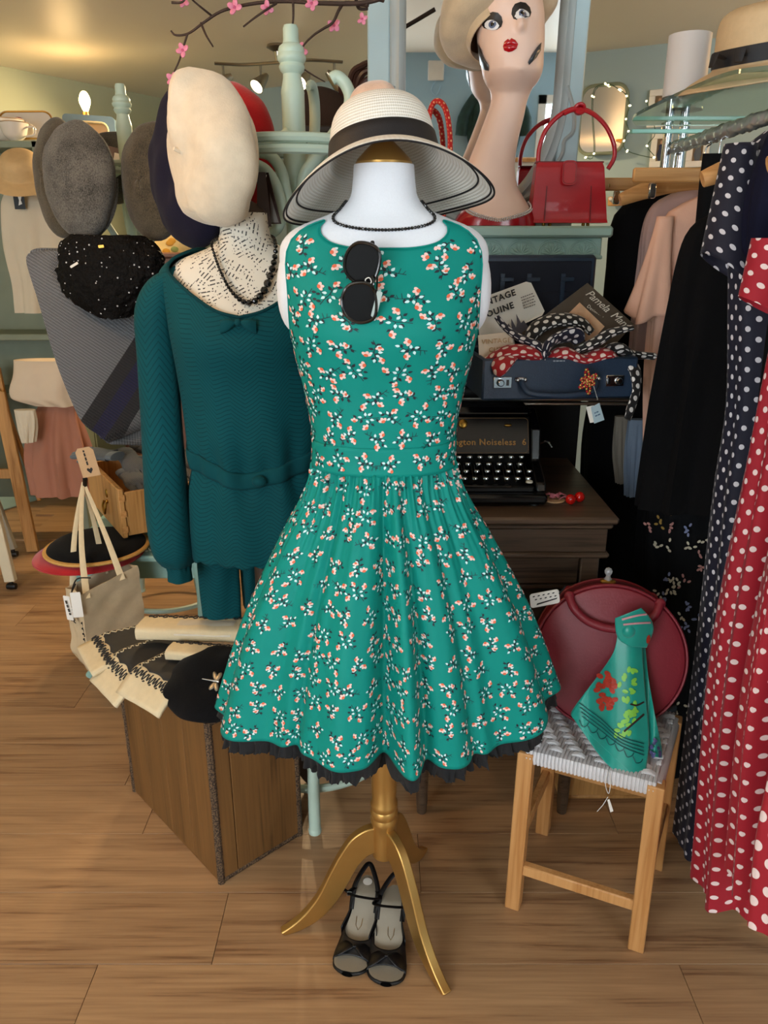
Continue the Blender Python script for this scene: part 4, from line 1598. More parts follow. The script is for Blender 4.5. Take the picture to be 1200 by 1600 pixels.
rolled_tote('rolled printed tote bag with a milky paper band lying on top', crate_pt(.40, .05, CH + .052), crate_pt(.17, .245, CH + .062), .085, .040, True)
rolled_tote('rolled cream tote bag behind the black beret on the box', crate_pt(.26, .055, CH + .046), crate_pt(.05, .215, CH + .05), .060, .028, False)
bbr = beret('black felt beret with a silver dragonfly brooch on the wooden box', crate_pt(.090, .080, CH + .030), (-.10, -.25, .95), .118, BLACK_F, .035, stalk=False, seed=8)
SILV = mat('antique_silver', '#8d8a82', .35, metal=.9, noise=(80, .2))
bo = P(338, 1063, crate_pt(.09, .06, 0).y - .02)
bo = PZ(336, 1064, CH + .072)
xx, yy = V((.94, -.2, -.05)).normalized(), V((.1, .8, .5)).normalized()
br = B()
br.tube([bo + xx * t for t in (-.032, -.02, -.008, .004, .010)], [.0012, .0016, .002, .0032, .0028], 8)
brooch = br.obj('brooch_body', SILV, bbr)
for sx_, sy_ in ((-.002, 1), (-.002, -1), (.006, 1), (.006, -1)):
    c = bo + xx * sx_ + yy * sy_ * .012 + V((0, -.002, .001))
    B().ell(c, (.006, .013, .0012), R=Matrix((xx, yy, xx.cross(yy))).transposed() @ Euler((0, 0, sy_ * (.5 if sx_ < 0 else -.4))).to_matrix(), n=10, m=6).obj('brooch_wing', SILV, brooch)

# ================================================================== scarves on the left coat stand
def knit_mat(name, base, stripes=None, sc=.015):
    t = NT(name)
    uv = t.N('TexCoord', out='UV')
    su, sv = t.N('SeparateXYZ', Vector=uv, out=0), t.N('SeparateXYZ', Vector=uv, out=1)
    a = t.math('SINE', t.math('MULTIPLY', t.math('ADD', su, sv), 2 * pi / sc))
    c = t.math('SINE', t.math('MULTIPLY', t.math('SUBTRACT', su, sv), 2 * pi / sc))
    h = t.math('MULTIPLY', a, c)
    hh = t.math('MULTIPLY_ADD', h, .5, .5)
    if stripes:
        n = t.t.nodes.new('ShaderNodeValToRGB')
        n.color_ramp.interpolation = 'CONSTANT'
        e = n.color_ramp.elements
        while len(e) < len(stripes):
            e.new(.5)
        for el, (p, cc) in zip(e, stripes):
            el.position, el.color = p, lin(cc)
        t.set(n.inputs[0], t.math('ADD', t.math('MULTIPLY', sv, 1.0), .5))
        col = n.outputs[0]
    else:
        col = t.mix(0.0, lin(base), lin(base))
    t.set(t.b.inputs['Base Color'], t.mix(t.math('MULTIPLY_ADD', hh, -.75, .72), col, (0.01, .01, .012, 1)))
    t.b.inputs['Roughness'].default_value = .95
    t.b.inputs['Sheen Weight'].default_value = .15
    t.bump(hh, .8, .004)
    return t.m


SHAWLM = knit_mat('striped_wool_knit', '#77797c', [(0, '#85888c'), (.50, '#2a2a2d'), (.575, '#20204a'), (.66, '#26262a'), (.73, '#77787a'), (.90, '#2a2a2c')])


def px_sheet(name, left, right, Yf, mtl, parent, nu=40, nv=50, th=.012, uvfn=None, thick_round=False):
    """cloth between two pixel outlines, hung at depth Yf(u,v)"""
    Lp = spline([V((x, y, 0)) for x, y in left], 10)
    Rp = spline([V((x, y, 0)) for x, y in right], 10)

    def at(pl, v):
        f = v * (len(pl) - 1)
        i = min(len(pl) - 2, int(f))
        return pl[i].lerp(pl[i + 1], f - i)

    def fn(u, v):
        q = at(Lp, v).lerp(at(Rp, v), u)
        return P(q.x, q.y, Yf(u, v))

    def uvd(u, v):
        q = at(Lp, v).lerp(at(Rp, v), u)
        return uvfn(q.x, q.y) if uvfn else (q.x * .0018, q.y * .0018)
    b = B()
    b.grid(fn, nu, nv, uvfn=uvd)
    o = b.obj(name, mtl, parent, smooth='all')
    if th:
        m_ = o.modifiers.new('thick', 'SOLIDIFY')
        m_.thickness, m_.offset = th, 0
    return o


def stripe_uv(x, y):
    # distance across / along the stripe line (215,520)-(128,655)
    dx, dy = 87 / 160.6, -135 / 160.6
    rx, ry = x - 128, y - 655
    along = rx * dx + ry * dy
    across = rx * -dy + ry * dx
    return (along * .0018, across * .0018 * 1.9)


sh = thing('knitted_shawl', 'grey knitted shawl with charcoal and navy stripes hanging from the cap stand', 'shawl', P(150, 690, 2.62))
px_sheet('front_drape', [(45, 396), (44, 412), (62, 470), (88, 560), (115, 630), (132, 662), (160, 684)], [(96, 392), (90, 425), (130, 480), (200, 505), (255, 500), (262, 570), (250, 640), (215, 688), (165, 690)][0:1] + [(110, 440), (170, 488), (262, 500), (275, 560), (262, 640), (168, 690)],
         lambda u, v: 2.62 - .05 * sin(pi * u) * sin(pi * min(1, v * 1.1)) + .018 * sin(9 * v + 5 * u) * u + .02 * u, SHAWLM, sh, 40, 60, .014, stripe_uv)
px_sheet('back_drape', [(48, 392), (60, 388), (90, 388), (130, 388)], [(50, 410), (66, 418), (96, 440), (150, 470)],
         lambda u, v: 2.71 + .01 * u, SHAWLM, sh, 10, 24, .014, lambda x, y: (x * .0018, y * .0018 - .9))
px_sheet('striped_end', [(212, 600), (208, 640), (190, 670), (165, 690)], [(270, 590), (270, 650), (250, 690), (175, 692)], lambda u, v: 2.675 + .01 * sin(7 * u), SHAWLM, sh, 14, 24, .012,
         lambda x, y: (x * .0018, (y - 655) * .0032 + .2))

SPARK = NT('black_sequin_knit')
_v = SPARK.N('TexVoronoi', Vector=SPARK.coord(), Scale=75.0)
_vd = SPARK.N('TexVoronoi', Vector=SPARK.coord(), Scale=75.0, out='Color')
SPARK.b.inputs['Specular IOR Level'].default_value = .15
_rr = SPARK.N('SeparateXYZ', Vector=_vd, out=0)
_sp = SPARK.math('MULTIPLY', SPARK.math('LESS_THAN', _v, .20), SPARK.math('GREATER_THAN', _rr, .60))
SPARK.set(SPARK.b.inputs['Base Color'], SPARK.mix(_sp, lin('#0a0909'), lin('#c9cbd0')))
SPARK.b.inputs['Roughness'].default_value = .7
SPARK.bump(SPARK.N('TexNoise', Vector=SPARK.coord(), Scale=70.0, Detail=3.0), 1.0, .01)
SPARK = SPARK.m
sc_ = thing('sequin_scarf', 'bulky black knitted scarf flecked with sequins hung over the grey shawl', 'scarf', P(168, 430, 2.54))
b = B()


def scf(u, v):
    a = 2 * pi * u
    q = v
    y_ = 368 + 128 * q
    hw = smtab([(0, 56), (.10, 74), (.3, 82), (.55, 78), (.8, 58), (.95, 34), (1, 20)], q)[0]
    cx = 165 + 18 * q + 6 * sin(q * 6)
    cc = P(cx, y_, 2.55)
    s_ = hw / 1200 * 2.4
    k = 1 + .10 * nz(cos(a) * 3, sin(a) * 3, q * 6) + .05 * nz(cos(a) * 9, sin(a) * 9, q * 18)
    return cc + V((s_ * cos(a) * k, .055 * sin(a) * k - .02 * sin(q * pi), .008 * nz(u * 20, v * 20, 2)))


b.grid(scf, 80, 40, True, flip=True)
b.grid(lambda u, v: P(165, 368, 2.55) + (scf(u, 0) - P(165, 368, 2.55)) * v, 80, 3, True, flip=True)
b.obj('knit', SPARK, sc_, smooth='all')
B().prism(rrect(.030, .007, .002), .001, frame(P(116, 414, 2.465), (1, -.2, .5), y=(-.5, 0, 1))).obj('paper_tag', PAPERW, sc_, smooth=False)
B().prism(rrect(.017, .008, .002), .001, frame(P(158, 385, 2.465), (1, 0, .1), y=(0, 0, 1))).obj('gold_label', BRASS, sc_, smooth=False)

# ================================================================== teal side table, hats, drawer of gloves, hanging tote
TT = .50
tx0, tx1, ty0, ty1 = -1.10, -.60, 2.40, 2.92
tb = thing('side_table', 'small pale teal painted table with carved top on the left', 'table', ((tx0 + tx1) / 2, (ty0 + ty1) / 2, 0))
B().box(((tx0 + tx1) / 2, (ty0 + ty1) / 2, TT - .012), (tx1 - tx0, ty1 - ty0, .024), bev=.006).obj('table_top', TEALP, tb)
B().box(((tx0 + tx1) / 2, (ty0 + ty1) / 2, TT - .06), (tx1 - tx0 - .07, ty1 - ty0 - .07, .075), bev=.003).obj('apron', TEALP, tb)
b = B()
for (cx, cy, r0) in ((tx0 + .09, ty0 + .07, .03), (tx0 + .16, ty0 + .06, .024), (tx0 + .22, ty0 + .08, .028), (tx0 + .13, ty0 + .12, .026), (tx0 + .28, ty0 + .06, .022)):
    for k in range(5):
        a = k * 72
        b.ell((cx + r0 * .6 * cos(rad(a)), cy + r0 * .6 * sin(rad(a)), TT + .001), (r0 * .42, r0 * .30, .004), R=(0, 0, rad(a)), n=10, m=5)
    b.ell((cx, cy, TT + .002), (r0 * .25, r0 * .25, .004), n=8, m=5)
b.obj('carved_flowers', mat('worn_cream_paint', '#c3cbb8', .5), tb)
for sx_, sy_ in ((tx0 + .045, ty0 + .045), (tx1 - .045, ty0 + .045), (tx0 + .045, ty1 - .045), (tx1 - .045, ty1 - .045)):
    ox = 1 if sx_ < (tx0 + tx1) / 2 else -1
    pts = spline([V((sx_, sy_, TT - .03)), V((sx_ - .012 * ox, sy_, TT - .12)), V((sx_ - .004 * ox, sy_, TT - .25)), V((sx_ + .006 * ox, sy_, .16)), V((sx_, sy_, .05)), V((sx_ - .016 * ox, sy_, .012))], 5)
    B().tube(pts, [p.x for p in spline([V((r, 0, 0)) for r in (.024, .024, .018, .014, .013, .017)], 5)], 10).obj('leg', TEALP, tb)

hc = PZ(150, 853, .535)
rh = thing('red_hat', 'flat red felt hat at the bottom of the pile on the teal table', 'hat', (hc.x - .03, hc.y + .02, TT))
B().lathe(dens([(0, .022), (.10, .021), (.15, .016), (.175, .006), (.176, .001), (.165, .0), (0, .0)]), (hc.x - .03, hc.y + .01, TT + .0005), n=48).obj('crown', RED_F, rh, smooth='all')
B().lathe([(.174, .003), (.178, .005), (.174, .007)], (hc.x - .03, hc.y + .01, TT + .0005), n=48).obj('edge_stitching', RED_F, rh)
bh = thing('black_pancake_hat', 'flat black felt hat with a straw-coloured edge on the teal table', 'hat', (hc.x, hc.y, TT + .024))
B().lathe(dens([(0, .036), (.08, .035), (.13, .029), (.155, .018), (.163, .006)]), (hc.x, hc.y + .01, TT + .023), n=56).obj('crown', BLACK_F, bh, smooth='all')
B().lathe([(0, .0), (.160, .0), (.171, .002), (.173, .006), (.170, .010), (.160, .0115), (.158, .006)], (hc.x, hc.y + .01, TT + .0235), n=56).obj('straw_edge', mat('natural_straw', '#c79a54', .7, noise=(60, .1), bump=(200, .4)), bh)

DZ = .562
D0 = PZ(193, 842, DZ)
D1 = PZ(133, 715, DZ + .175)
D1.z = DZ
DE = (D1 - D0).normalized()
DF = V((DE.y, -DE.x, 0))
RD3 = Matrix((DE, DF, V((0, 0, 1)))).transposed()
DL, DW, DH = (D1 - D0).length, .34, .172


def dr(a, c, z):
    return D0 + DE * a + DF * c + V((0, 0, z))


dw = thing('open_pine_box', 'open pine box with a brass drop handle full of grey gloves', 'box', dr(DL / 2, DW / 2, 0))
B().box(dr(DL / 2, .009, DH / 2), (DL, .018, DH), RD3, bev=.003).obj('front_panel', PINE, dw)
for a in (.012, DL - .012):
    B().box(dr(a, DW / 2 + .009, DH / 2 - .005), (.012, DW - .018, DH - .02), RD3, bev=.001).obj('side_panel', PINE, dw)
B().box(dr(DL / 2, DW - .006, DH / 2 - .005), (DL - .03, .012, DH - .02), RD3, bev=.001).obj('back_panel', PINE, dw)
B().box(dr(DL / 2, DW / 2 + .005, .008), (DL - .03, DW - .03, .008), RD3).obj('base_panel', PINE, dw)
for i in range(3):
    B().box(dr(-.0003 + .0065, .010, .03 + .055 * i), (.0135, .0185, .022), RD3).obj('dovetail', HANGER, dw, smooth=False)
hp = dr(.17, -.001, .085)
hd_ = B()
hd_.ell(hp + V((0, 0, .030)), (.013, .005, .016), R=RD3).ell(hp + V((0, 0, .0)) - DF * .002, (.007, .006, .007), R=RD3)
hd_ = hd_.obj('back_plate', BRASS, dw)
B().tube(spline([hp - DF * .008 + DE * .016, hp - DF * .014 + DE * .020 + V((0, 0, -.02)), hp - DF * .014 + V((0, 0, -.042)), hp - DF * .014 - DE * .018 + V((0, 0, -.02)), hp - DF * .008 - DE * .014], 6), .0042, 8).obj('drop_handle', BRASS, hd_)

GLV = [knit_mat('grey_glove_knit', '#5f646a', sc=.006), knit_mat('taupe_glove_knit', '#4a4136', sc=.006), knit_mat('blue_grey_glove_knit', '#6f7a82', sc=.006)]


def glove(label, c, dirv, up, mtl, s=1.0):
    root = thing('knitted_glove', label, 'glove', c, 'knitted gloves in the drawer')
    Mx = frame(c, dirv, z=up)

    def body(u, v):
        a = 2 * pi * u
        w = smtab([(0, .036), (.25, .034), (.5, .040), (.8, .044), (1, .040)], v)[0] * s
        h = smtab([(0, .014), (.3, .014), (.7, .015), (1, .010)], v)[0] * s
        return Mx @ V((v * .13 * s, w * cos(a), h * sin(a)))
    b = B()
    b.grid(body, 20, 12, True, uvfn=lambda u, v: (u * .16, v * .13))
    b.obj('palm', mtl, root, smooth='all')
    B().tube([Mx @ V((x * s, 0, 0)) for x in (-.03, -.015, 0, .004)], [.036 * s, .037 * s, .036 * s, .030 * s], 16, flat=.42).obj('cuff', mtl, root)
    for i, (yy_, l) in enumerate(((-.030, .055), (-.010, .070), (.010, .066), (.030, .050))):
        B().tube([Mx @ V(((.12 + l * q) * s, yy_ * s * (1 + .2 * q), .002 * i - .006 * q)) for q in (0, .3, .6, .9, 1)], [.0105 * s, .0105 * s, .010 * s, .008 * s, .004 * s], 10).obj('finger', mtl, root)
    B().tube([Mx @ V((x * s, y_ * s, 0)) for x, y_ in ((.05, .03), (.075, .052), (.10, .060), (.112, .060))], [.012 * s, .0115 * s, .010 * s, .004 * s], 10).obj('thumb', mtl, root)
    return root


gz = DH - .005
glove('blue-grey knitted glove lying across the left corner of the drawer', dr(.30, .06, gz + .045), DE * .9 - DF * .55 + V((0, 0, -.05)), (0, -.3, 1), GLV[2])
glove('grey knitted glove with fingers pointing down the drawer front', dr(.34, .12, gz + .030), -DE * 1 + DF * .10 + V((0, 0, -.28)), (0, -.3, 1), GLV[0], 1.05)
glove('grey knitted glove nearest the open drawer corner', dr(.25, .20, gz + .008), -DE * 1 - DF * .02 + V((0, 0, -.14)), (0, -.3, 1), GLV[2], 1.1)
glove('taupe knitted glove laid flat at the back of the drawer', dr(.40, .20, gz + .035), -DE * .8 + DF * .5 + V((0, 0, -.08)), (0, -.2, 1), GLV[1], 1.1)
glove('brown folded knitted glove beside the sweater sleeve', dr(.30, .28, gz + .020), -DE * .9 + DF * .3 + V((0, 0, -.05)), (0, -.2, 1), GLV[1], 1.1)

glove('slate knitted glove filling the near corner of the pine box', dr(.24, .10, gz - .015), -DE * 1 + DF * .05 + V((0, 0, -.06)), (0, -.3, 1), GLV[0], 1.1)
glove('dark taupe knitted glove tucked against the box side nearest the sleeve', dr(.22, .27, gz - .010), -DE * 1 - DF * .05 + V((0, 0, -.06)), (0, -.3, 1), GLV[1], 1.1)

# hanging canvas tote
hook = P(132, 752, 2.40)
tt = thing('hanging_tote_bag', 'ecru canvas tote bag hanging by its straps from the drawer corner', 'tote bag', P(165, 1040, 2.3))
A_, B_, C_ = P(126, 930, 2.14), P(214, 884, 2.30), P(103, 918, 2.25)
D_ = B_ + (C_ - A_)
A2, B2, C2 = P(142, 1050, 2.14), P(232, 1000, 2.30), P(114, 1020, 2.24)
D2 = B2 + (C2 - A2)
top, bot = [A_, B_, D_, C_], [A2, B2, D2, C2]


def bagfn(u, v):
    f = (u % 1) * 4
    i = int(f) % 4
    k = f - int(f)
    t_ = top[i].lerp(top[(i + 1) % 4], k)
    q_ = bot[i].lerp(bot[(i + 1) % 4], k)
    p = t_.lerp(q_, v)
    c = (top[0] + top[2]) / 2 * (1 - v) + (bot[0] + bot[2]) / 2 * v
    d = (p - c)
    return p + d.normalized() * (.008 * nz(u * 12, v * 5, 4) - .006 * sin(k * pi) * (1 - v))


b = B()
b.grid(bagfn, 64, 24, True, flip=True)
b.add(bot, [(3, 2, 1, 0)])
o = b.obj('canvas_body', CANVAS2, tt, smooth=50)
m_ = o.modifiers.new('thick', 'SOLIDIFY')
m_.thickness, m_.offset = .002, 0
b = B()
b.grid(lambda u, v: bagfn(u, v * .16) + (bagfn(u, v * .16) - (A_ + D_) / 2).normalized() * .0022, 64, 3, True, flip=True)
b.obj('top_hem', CANVAS2, tt, smooth=50)
for (f0, f1, e1, e2, w) in ((A_.lerp(B_, .10), A_.lerp(B_, .72), (118, 860), (190, 850), .011), (C_.lerp(D_, .12), C_.lerp(D_, .70), (126, 850), (160, 840), .011)):
    h1 = hook + V((.0, -.01, 0)) if w else hook
    for fe, mid in ((f0, e1), (f1, e2)):
        p1 = fe + V((0, -.004, -.02))
        ln = [p1.lerp(h1, q) + V((.012 * sin(q * pi) * (-1 if fe == f0 else .3), 0, 0)) for q in [k / 12 for k in range(13)]]
        B().tube(ln, [w * (1 - .55 * k / 12) for k in range(13)], 8, flat=.16, up=(.25, -1, .1)).obj('strap', CANVAS, tt)
# printed letters and border on the narrow side
sm = frame(C_.lerp(A_, .5).lerp(C2.lerp(A2, .5), .30) + V((-.012, -.006, 0)), A_ - C_, y=V((0, 0, 1)))
text_mesh('printed_lettering', 'A E\nANE', .032, sm, PRINTK, tt, bold=.0006)
b = B()
for i in range(9):
    p0 = A_.lerp(A2, .35 + .07 * i) + (C_ - A_) * .10
    b.tube([p0 + V((-.004 * sin(q * 2 * pi), -.004, -.012 * q)) for q in [k / 6 for k in range(7)]], .002, 5)
b.obj('scroll_border', PRINTK, tt)
# swing tags on black cord
B().prism(rrect(.024, .085, .003), .001, frame(P(107, 950, 2.16), (1, -.3, 0), y=(-.15, 0, 1))).obj('price_tag', PAPERW, tt, smooth=False)
B().prism(rrect(.030, .085, .003), .001, frame(P(120, 945, 2.12), (1, .2, 0), y=(.1, 0, 1))).obj('price_tag', PAPERW, tt, smooth=False)
marks('tag_print', .06, 1, .010, frame(P(107, 952, 2.154), (.15, 0, -1), y=(1, -.3, 0)), PRINTK, tt)
B().tube(spline([P(118, 912, 2.13), P(112, 925, 2.12), P(120, 905, 2.11), P(142, 903, 2.12)], 6), .0022, 6).obj('cord', BLACKP, tt)
kt = thing('kraft_tag', 'brown card swing tag with a small black heart tied above the tote straps', 'tag', P(135, 722, 2.36))
tm = frame(P(137, 722, 2.34), (.98, .1, .16), y=(.14, 0, .98))
B().prism([(-.028, -.048), (.028, -.048), (.028, .036), (.018, .048), (-.018, .048), (-.028, .036)], .0012, tm).obj('card', KRAFT, kt, smooth=False)
B().prism([(0, -.038), (.009, -.026), (.008, -.020), (.004, -.019), (0, -.023), (-.004, -.019), (-.008, -.020), (-.009, -.026)], .0004, tm @ Matrix.Translation((0, 0, .0014))).obj('printed_heart', PRINTK, kt, smooth=False)
marks('printed_line', .056, 1, .0085, tm @ Matrix.Translation((-.002, .012, .0015)) @ Matrix.Rotation(-pi / 2, 4, 'Z'), PRINTK, kt)
B().tube([P(133, 748, 2.38), P(133, 760, 2.39)], .008, 8).obj('black_tie', BLACKP, kt)
B().tube([hook, P(139, 700, 2.37)], .0012, 6).obj('cord', BLACKP, kt)

# ================================================================== far left corner
def garment(name, label, cat, rings, mtl, group=None, amp=.006, nf=9, part='cloth', hanger=None, n_u=72, n_v=40, uv=True, phase=0.0, cap=True, ang=0.0):
    """hanging garment : rows (z, cx, cy, rx, ry) from top to bottom, lofted with folds that grow downwards"""
    root = thing(name, label, cat, (rings[-1][1], rings[-1][2], rings[-1][0]), group)
    z_t, z_b = rings[0][0], rings[-1][0]
    tab = [((z_t - r[0]), r[1], r[2], r[3], r[4]) for r in rings]
    ca, sa = cos(ang), sin(ang)

    def fn(u, v):
        a = 2 * pi * u
        d = (z_t - z_b) * v
        cx, cy, rx, ry = smtab(tab, d)
        f = amp * (sin(nf * a + phase + v * 1.5) + .6 * sin(nf * 1.7 * a + 2 + phase)) * min(1, v * 1.6)
        n = 2.3
        k = (abs(cos(a)) ** n + abs(sin(a)) ** n) ** (-1 / n)
        x, y_ = (max(rx, .004) * k + f) * cos(a), (max(ry, .004) * k + f) * sin(a)
        return V((cx + x * ca - y_ * sa, cy + x * sa + y_ * ca, z_t - d))
    per = 2 * (rings[len(rings) // 2][3] + rings[len(rings) // 2][4]) * 1.75
    b = B()
    b.grid(fn, n_u, n_v, True, uvfn=lambda u, v: (u * per, v * (z_t - z_b)), flip=True)
    if cap:
        for e in (0, 1):
            c_ = V((smtab(tab, (z_t - z_b) * e)[0], smtab(tab, (z_t - z_b) * e)[1], z_t - (z_t - z_b) * e))
            b.grid(lambda u, v, e=e, c_=c_: c_ + (fn(u, e) - c_) * v, n_u, 2, True)
    b.obj(part, mtl, root, smooth=60)
    return root


def cloth(name, col, rough=.85, am=.04):
    return mat(name, col, rough, noise=(8, am), bump=(400, .15), spec=.2)


WL = lambda s: RD + (RE - RD).normalized() * s     # point on the left wall
WN = V((.84, -.54, 0))                              # into the room from the left wall
CREAMC, PINKC = cloth('cream_cotton', '#cfc4ae'), cloth('dusty_pink_net', '#a8745f')
Yb = 3.5


def pz(px, py, Y):
    return P(px, py, Y)


# dresser with shelves against the left wall
ds = thing('dresser', 'grey-green dresser with shelves behind the cream blouses', 'dresser', P(60, 700, 3.9))
q0, q1 = P(-40, 700, 3.75), P(150, 700, 3.95)
GREYG = mat('grey_green_paint', '#7f8874', .6)
zt = P(40, 222, 3.8).z
for zc in (zt, P(40, 520, 3.8).z, P(40, 610, 3.8).z):
    B().box(((q0.x + q1.x) / 2 - .05, 3.86, zc - .015), (q1.x - q0.x + .1, .24, .03), bev=.004).obj('shelf', GREYG, ds)
B().box(((q0.x + q1.x) / 2 - .05, 3.97, (zt + .2) / 2), (q1.x - q0.x + .1, .02, zt - .2), bev=.002).obj('back_board', GREYG, ds)
for x_ in (q0.x - .08, q1.x - .02):
    B().box((x_, 3.86, zt / 2), (.03, .24, zt), bev=.003).obj('side_board', GREYG, ds)
# china on the top shelf
CHINA = mat('white_china', '#d8cfc2', .18, noise=(5, .02), spec=.6)


def cup(label, c, s, plate=False):
    root = thing('china_cup' if not plate else 'china_dish', label, 'cup' if not plate else 'dish', c, 'white china on the dresser')
    if plate:
        Mx = frame(c, (1, .3, .05), z=(0.1, -.9, .35))
        b = B()
        b.prism(rrect(.20 * s, .12 * s, .03 * s), .012, Mx)
        b.obj('plate', CHINA, root)
        B().tube([Mx @ V((x, y_, .013)) for x, y_ in rrect(.19 * s, .11 * s, .03 * s)], .004, 6, closed=True).obj('rim', BRASS, root)
        B().ell(Mx @ V((-.03 * s, .02 * s, .013)), (.02 * s, .014 * s, .002), R=Mx.to_3x3()).obj('painted_rose', mat('faded_rose', '#a8645e', .4), root)
    else:
        B().lathe(dens([(.018 * s, 0), (.022 * s, .004), (.040 * s, .02 * s), (.050 * s, .05 * s), (.054 * s, .065 * s), (.052 * s, .065 * s), (.046 * s, .045 * s), (.02 * s, .010 * s), (0, .008 * s)]), c, n=28).obj('bowl', CHINA, root, smooth='all')
        B().tube([V(c) + V((.054 * s * cos(t), .054 * s * sin(t), .065 * s)) for t in [2 * pi * i / 28 for i in range(28)]], .0016, 5, closed=True).obj('gilt_rim', BRASS, root)
        B().tube(spline([V(c) + V((.047 * s, 0, .05 * s)), V(c) + V((.078 * s, 0, .05 * s)), V(c) + V((.075 * s, 0, .025 * s)), V(c) + V((.042 * s, 0, .018 * s))], 5), .004, 8).obj('handle', CHINA, root)
    return root


zs = zt
cup('white china teacup with a gilt rim on the dresser top', (P(28, 220, 3.80).x, 3.78, zs), 1.15)
cup('upturned white china bowl at the far left of the dresser top', (P(8, 210, 3.84).x, 3.86, zs), 1.5)
cup('square white china dish with painted rose leaning on the wall', (P(42, 192, 3.9).x, 3.90, zs + .075), 1.15, True)
# straw hat and cream blouses in front of the dresser
sth = thing('straw_hat', 'pale straw hat hanging above the cream blouse at the far left', 'hat', P(30, 265, 3.45))
Mh = frame(P(34, 268, 3.45), (1, .2, 0), z=(-.2, -.62, .75))
B().lathe(dens([(0, .075), (.05, .072), (.075, .05), (.083, .01), (.09, 0), (.12, -.006), (.150, -.014)]), n=44).xf(Mh).obj('crown_and_brim', mat('natural_fine_straw', '#c8a878', .8, noise=(40, .06), bump=(160, .4)), sth, smooth='all')


def Prow(rows):
    """(py, px_left, px_right, Y, depth) -> rings"""
    out = []
    for py, x0, x1, Y, ry in rows:
        a, c = P(x0, py, Y), P(x1, py, Y)
        out.append((a.z, (a.x + c.x) / 2, Y, (c.x - a.x) / 2, ry))
    return out


bl = garment('cream_blouse', 'cream blouse with a black neck label hanging at the far left', 'blouse', Prow([(300, 8, 60, 3.55, .03), (320, 2, 95, 3.55, .05), (380, 8, 110, 3.55, .06), (440, 25, 100, 3.55, .06), (488, 30, 100, 3.55, .06)]), CREAMC, amp=.01, nf=7)
B().prism(rrect(.045, .070, .002), .002, frame(P(30, 313, 3.47), (1, 0, 0), y=(0, 0, 1))).obj('neck_label', BLACKP, bl, smooth=False)
B().prism([(-.008, -.02), (.008, -.014), (.004, 0), (.009, .014), (-.007, .02), (-.003, 0)], .001, frame(P(31, 313, 3.466), (1, 0, 0), y=(0, 0, 1))).obj('label_mark', PAPERW, bl, smooth=False)
garment('cream_skirt', 'folded cream skirt with a red hem trim below the dresser shelf', 'skirt', Prow([(562, 22, 125, 3.4, .05), (580, 22, 128, 3.4, .07), (620, 22, 130, 3.4, .07), (632, 60, 130, 3.4, .06)]), cloth('ivory_cotton', '#d6c3ab'), amp=.008, nf=5)
garment('pink_dress', 'dusty pink gathered net dress hanging low at the left', 'dress', Prow([(615, 70, 118, 3.45, .04), (650, 55, 125, 3.45, .06), (700, 45, 140, 3.45, .09), (768, 55, 150, 3.45, .10)]), PINKC, amp=.014, nf=9)
garment('white_camisole', 'small white camisole hanging beside the wooden easel', 'camisole', Prow([(640, 22, 55, 3.3, .02), (660, 28, 58, 3.3, .03), (690, 36, 55, 3.3, .03)]), CREAMC, amp=.004)
jg = thing('dark_bust', 'small dark green display bust on the dresser shelf', 'display bust', P(52, 545, 3.8))
B().lathe(dens([(0, 0), (.055, 0), (.075, .02), (.085, .05), (.06, .075), (.028, .09), (.024, .12), (.028, .125), (0, .126)]), (P(52, 540, 3.8).x, 3.80, P(40, 520, 3.8).z - .285 + .0), n=28, sy=.6).obj('bust', mat('dark_green_velvet', '#23302a', .9), jg, smooth='all')
B().tube([V((P(52, 540, 3.8).x + .05 * cos(t), 3.80 + .04 * sin(t), P(40, 520, 3.8).z - .285 + .06 - .02 * -sin(t))) for t in [2 * pi * i / 30 for i in range(30)]], .003, 6, closed=True).obj('necklace', SILV, jg)

# wooden easel legs and white stool leg at the left edge
es = thing('wooden_easel', 'pale wooden easel leaning at the left edge of the room', 'easel', PZ(48, 862, 0.0))
f1 = PZ(46, 865, .10)
top1 = P(-14, 560, 2.7)


def bar(b, p, q, w, d, up=(0, -1, 0)):
    p, q = V(p), V(q)
    Mx = frame((p + q) / 2, q - p, z=up)
    return b.box(Mx.translation, ((q - p).length, w, d), Mx.to_3x3(), bev=.003)


fl1 = PZ(52, 862, 0.0)
bar(B(), P(-10, 575, fl1.y + .05), fl1 + V((0, 0, .002)), .062, .022).obj('leg', PINE, es)
bar(B(), P(-8, 590, fl1.y + .12), P(62, 782, fl1.y + .10), .02, .02).obj('stay', PINE, es)
fl2 = PZ(-90, 905, 0.0)
bar(B(), P(-16, 575, fl1.y + .08), fl2 + V((0, .05, .02)), .06, .022).obj('leg', PINE, es)
bar(B(), P(-60, 740, fl1.y + .03), P(28, 740, fl1.y + .05), .05, .02).obj('crossbar', PINE, es)
B().tube([P(3, 607, fl1.y + .03 + .02 * cos(t)) + V((.012 * sin(t), 0, .014 * cos(t))) for t in [2 * pi * i / 16 for i in range(16)]], .003, 6, closed=True).obj('ring', BRASS, es)
wl = thing('white_trestle', 'cream painted trestle legs with black castors at the left edge', 'trestle', PZ(18, 912, 0))
fw = PZ(17, 908, .045)
CRP = mat('cream_paint', '#d9cfb4', .5)
bar(B(), P(-12, 790, fw.y + .02), fw, .05, .03).obj('leg', CRP, wl)
fw2 = PZ(20, 858, .045)
bar(B(), P(-16, 760, fw2.y + .02), fw2, .04, .03).obj('leg', mat('grey_paint', '#9a9484', .5), wl)
bar(B(), P(-70, 800, fw.y + .02), P(-8, 806, fw.y + .02), .05, .03).obj('rail', CRP, wl)
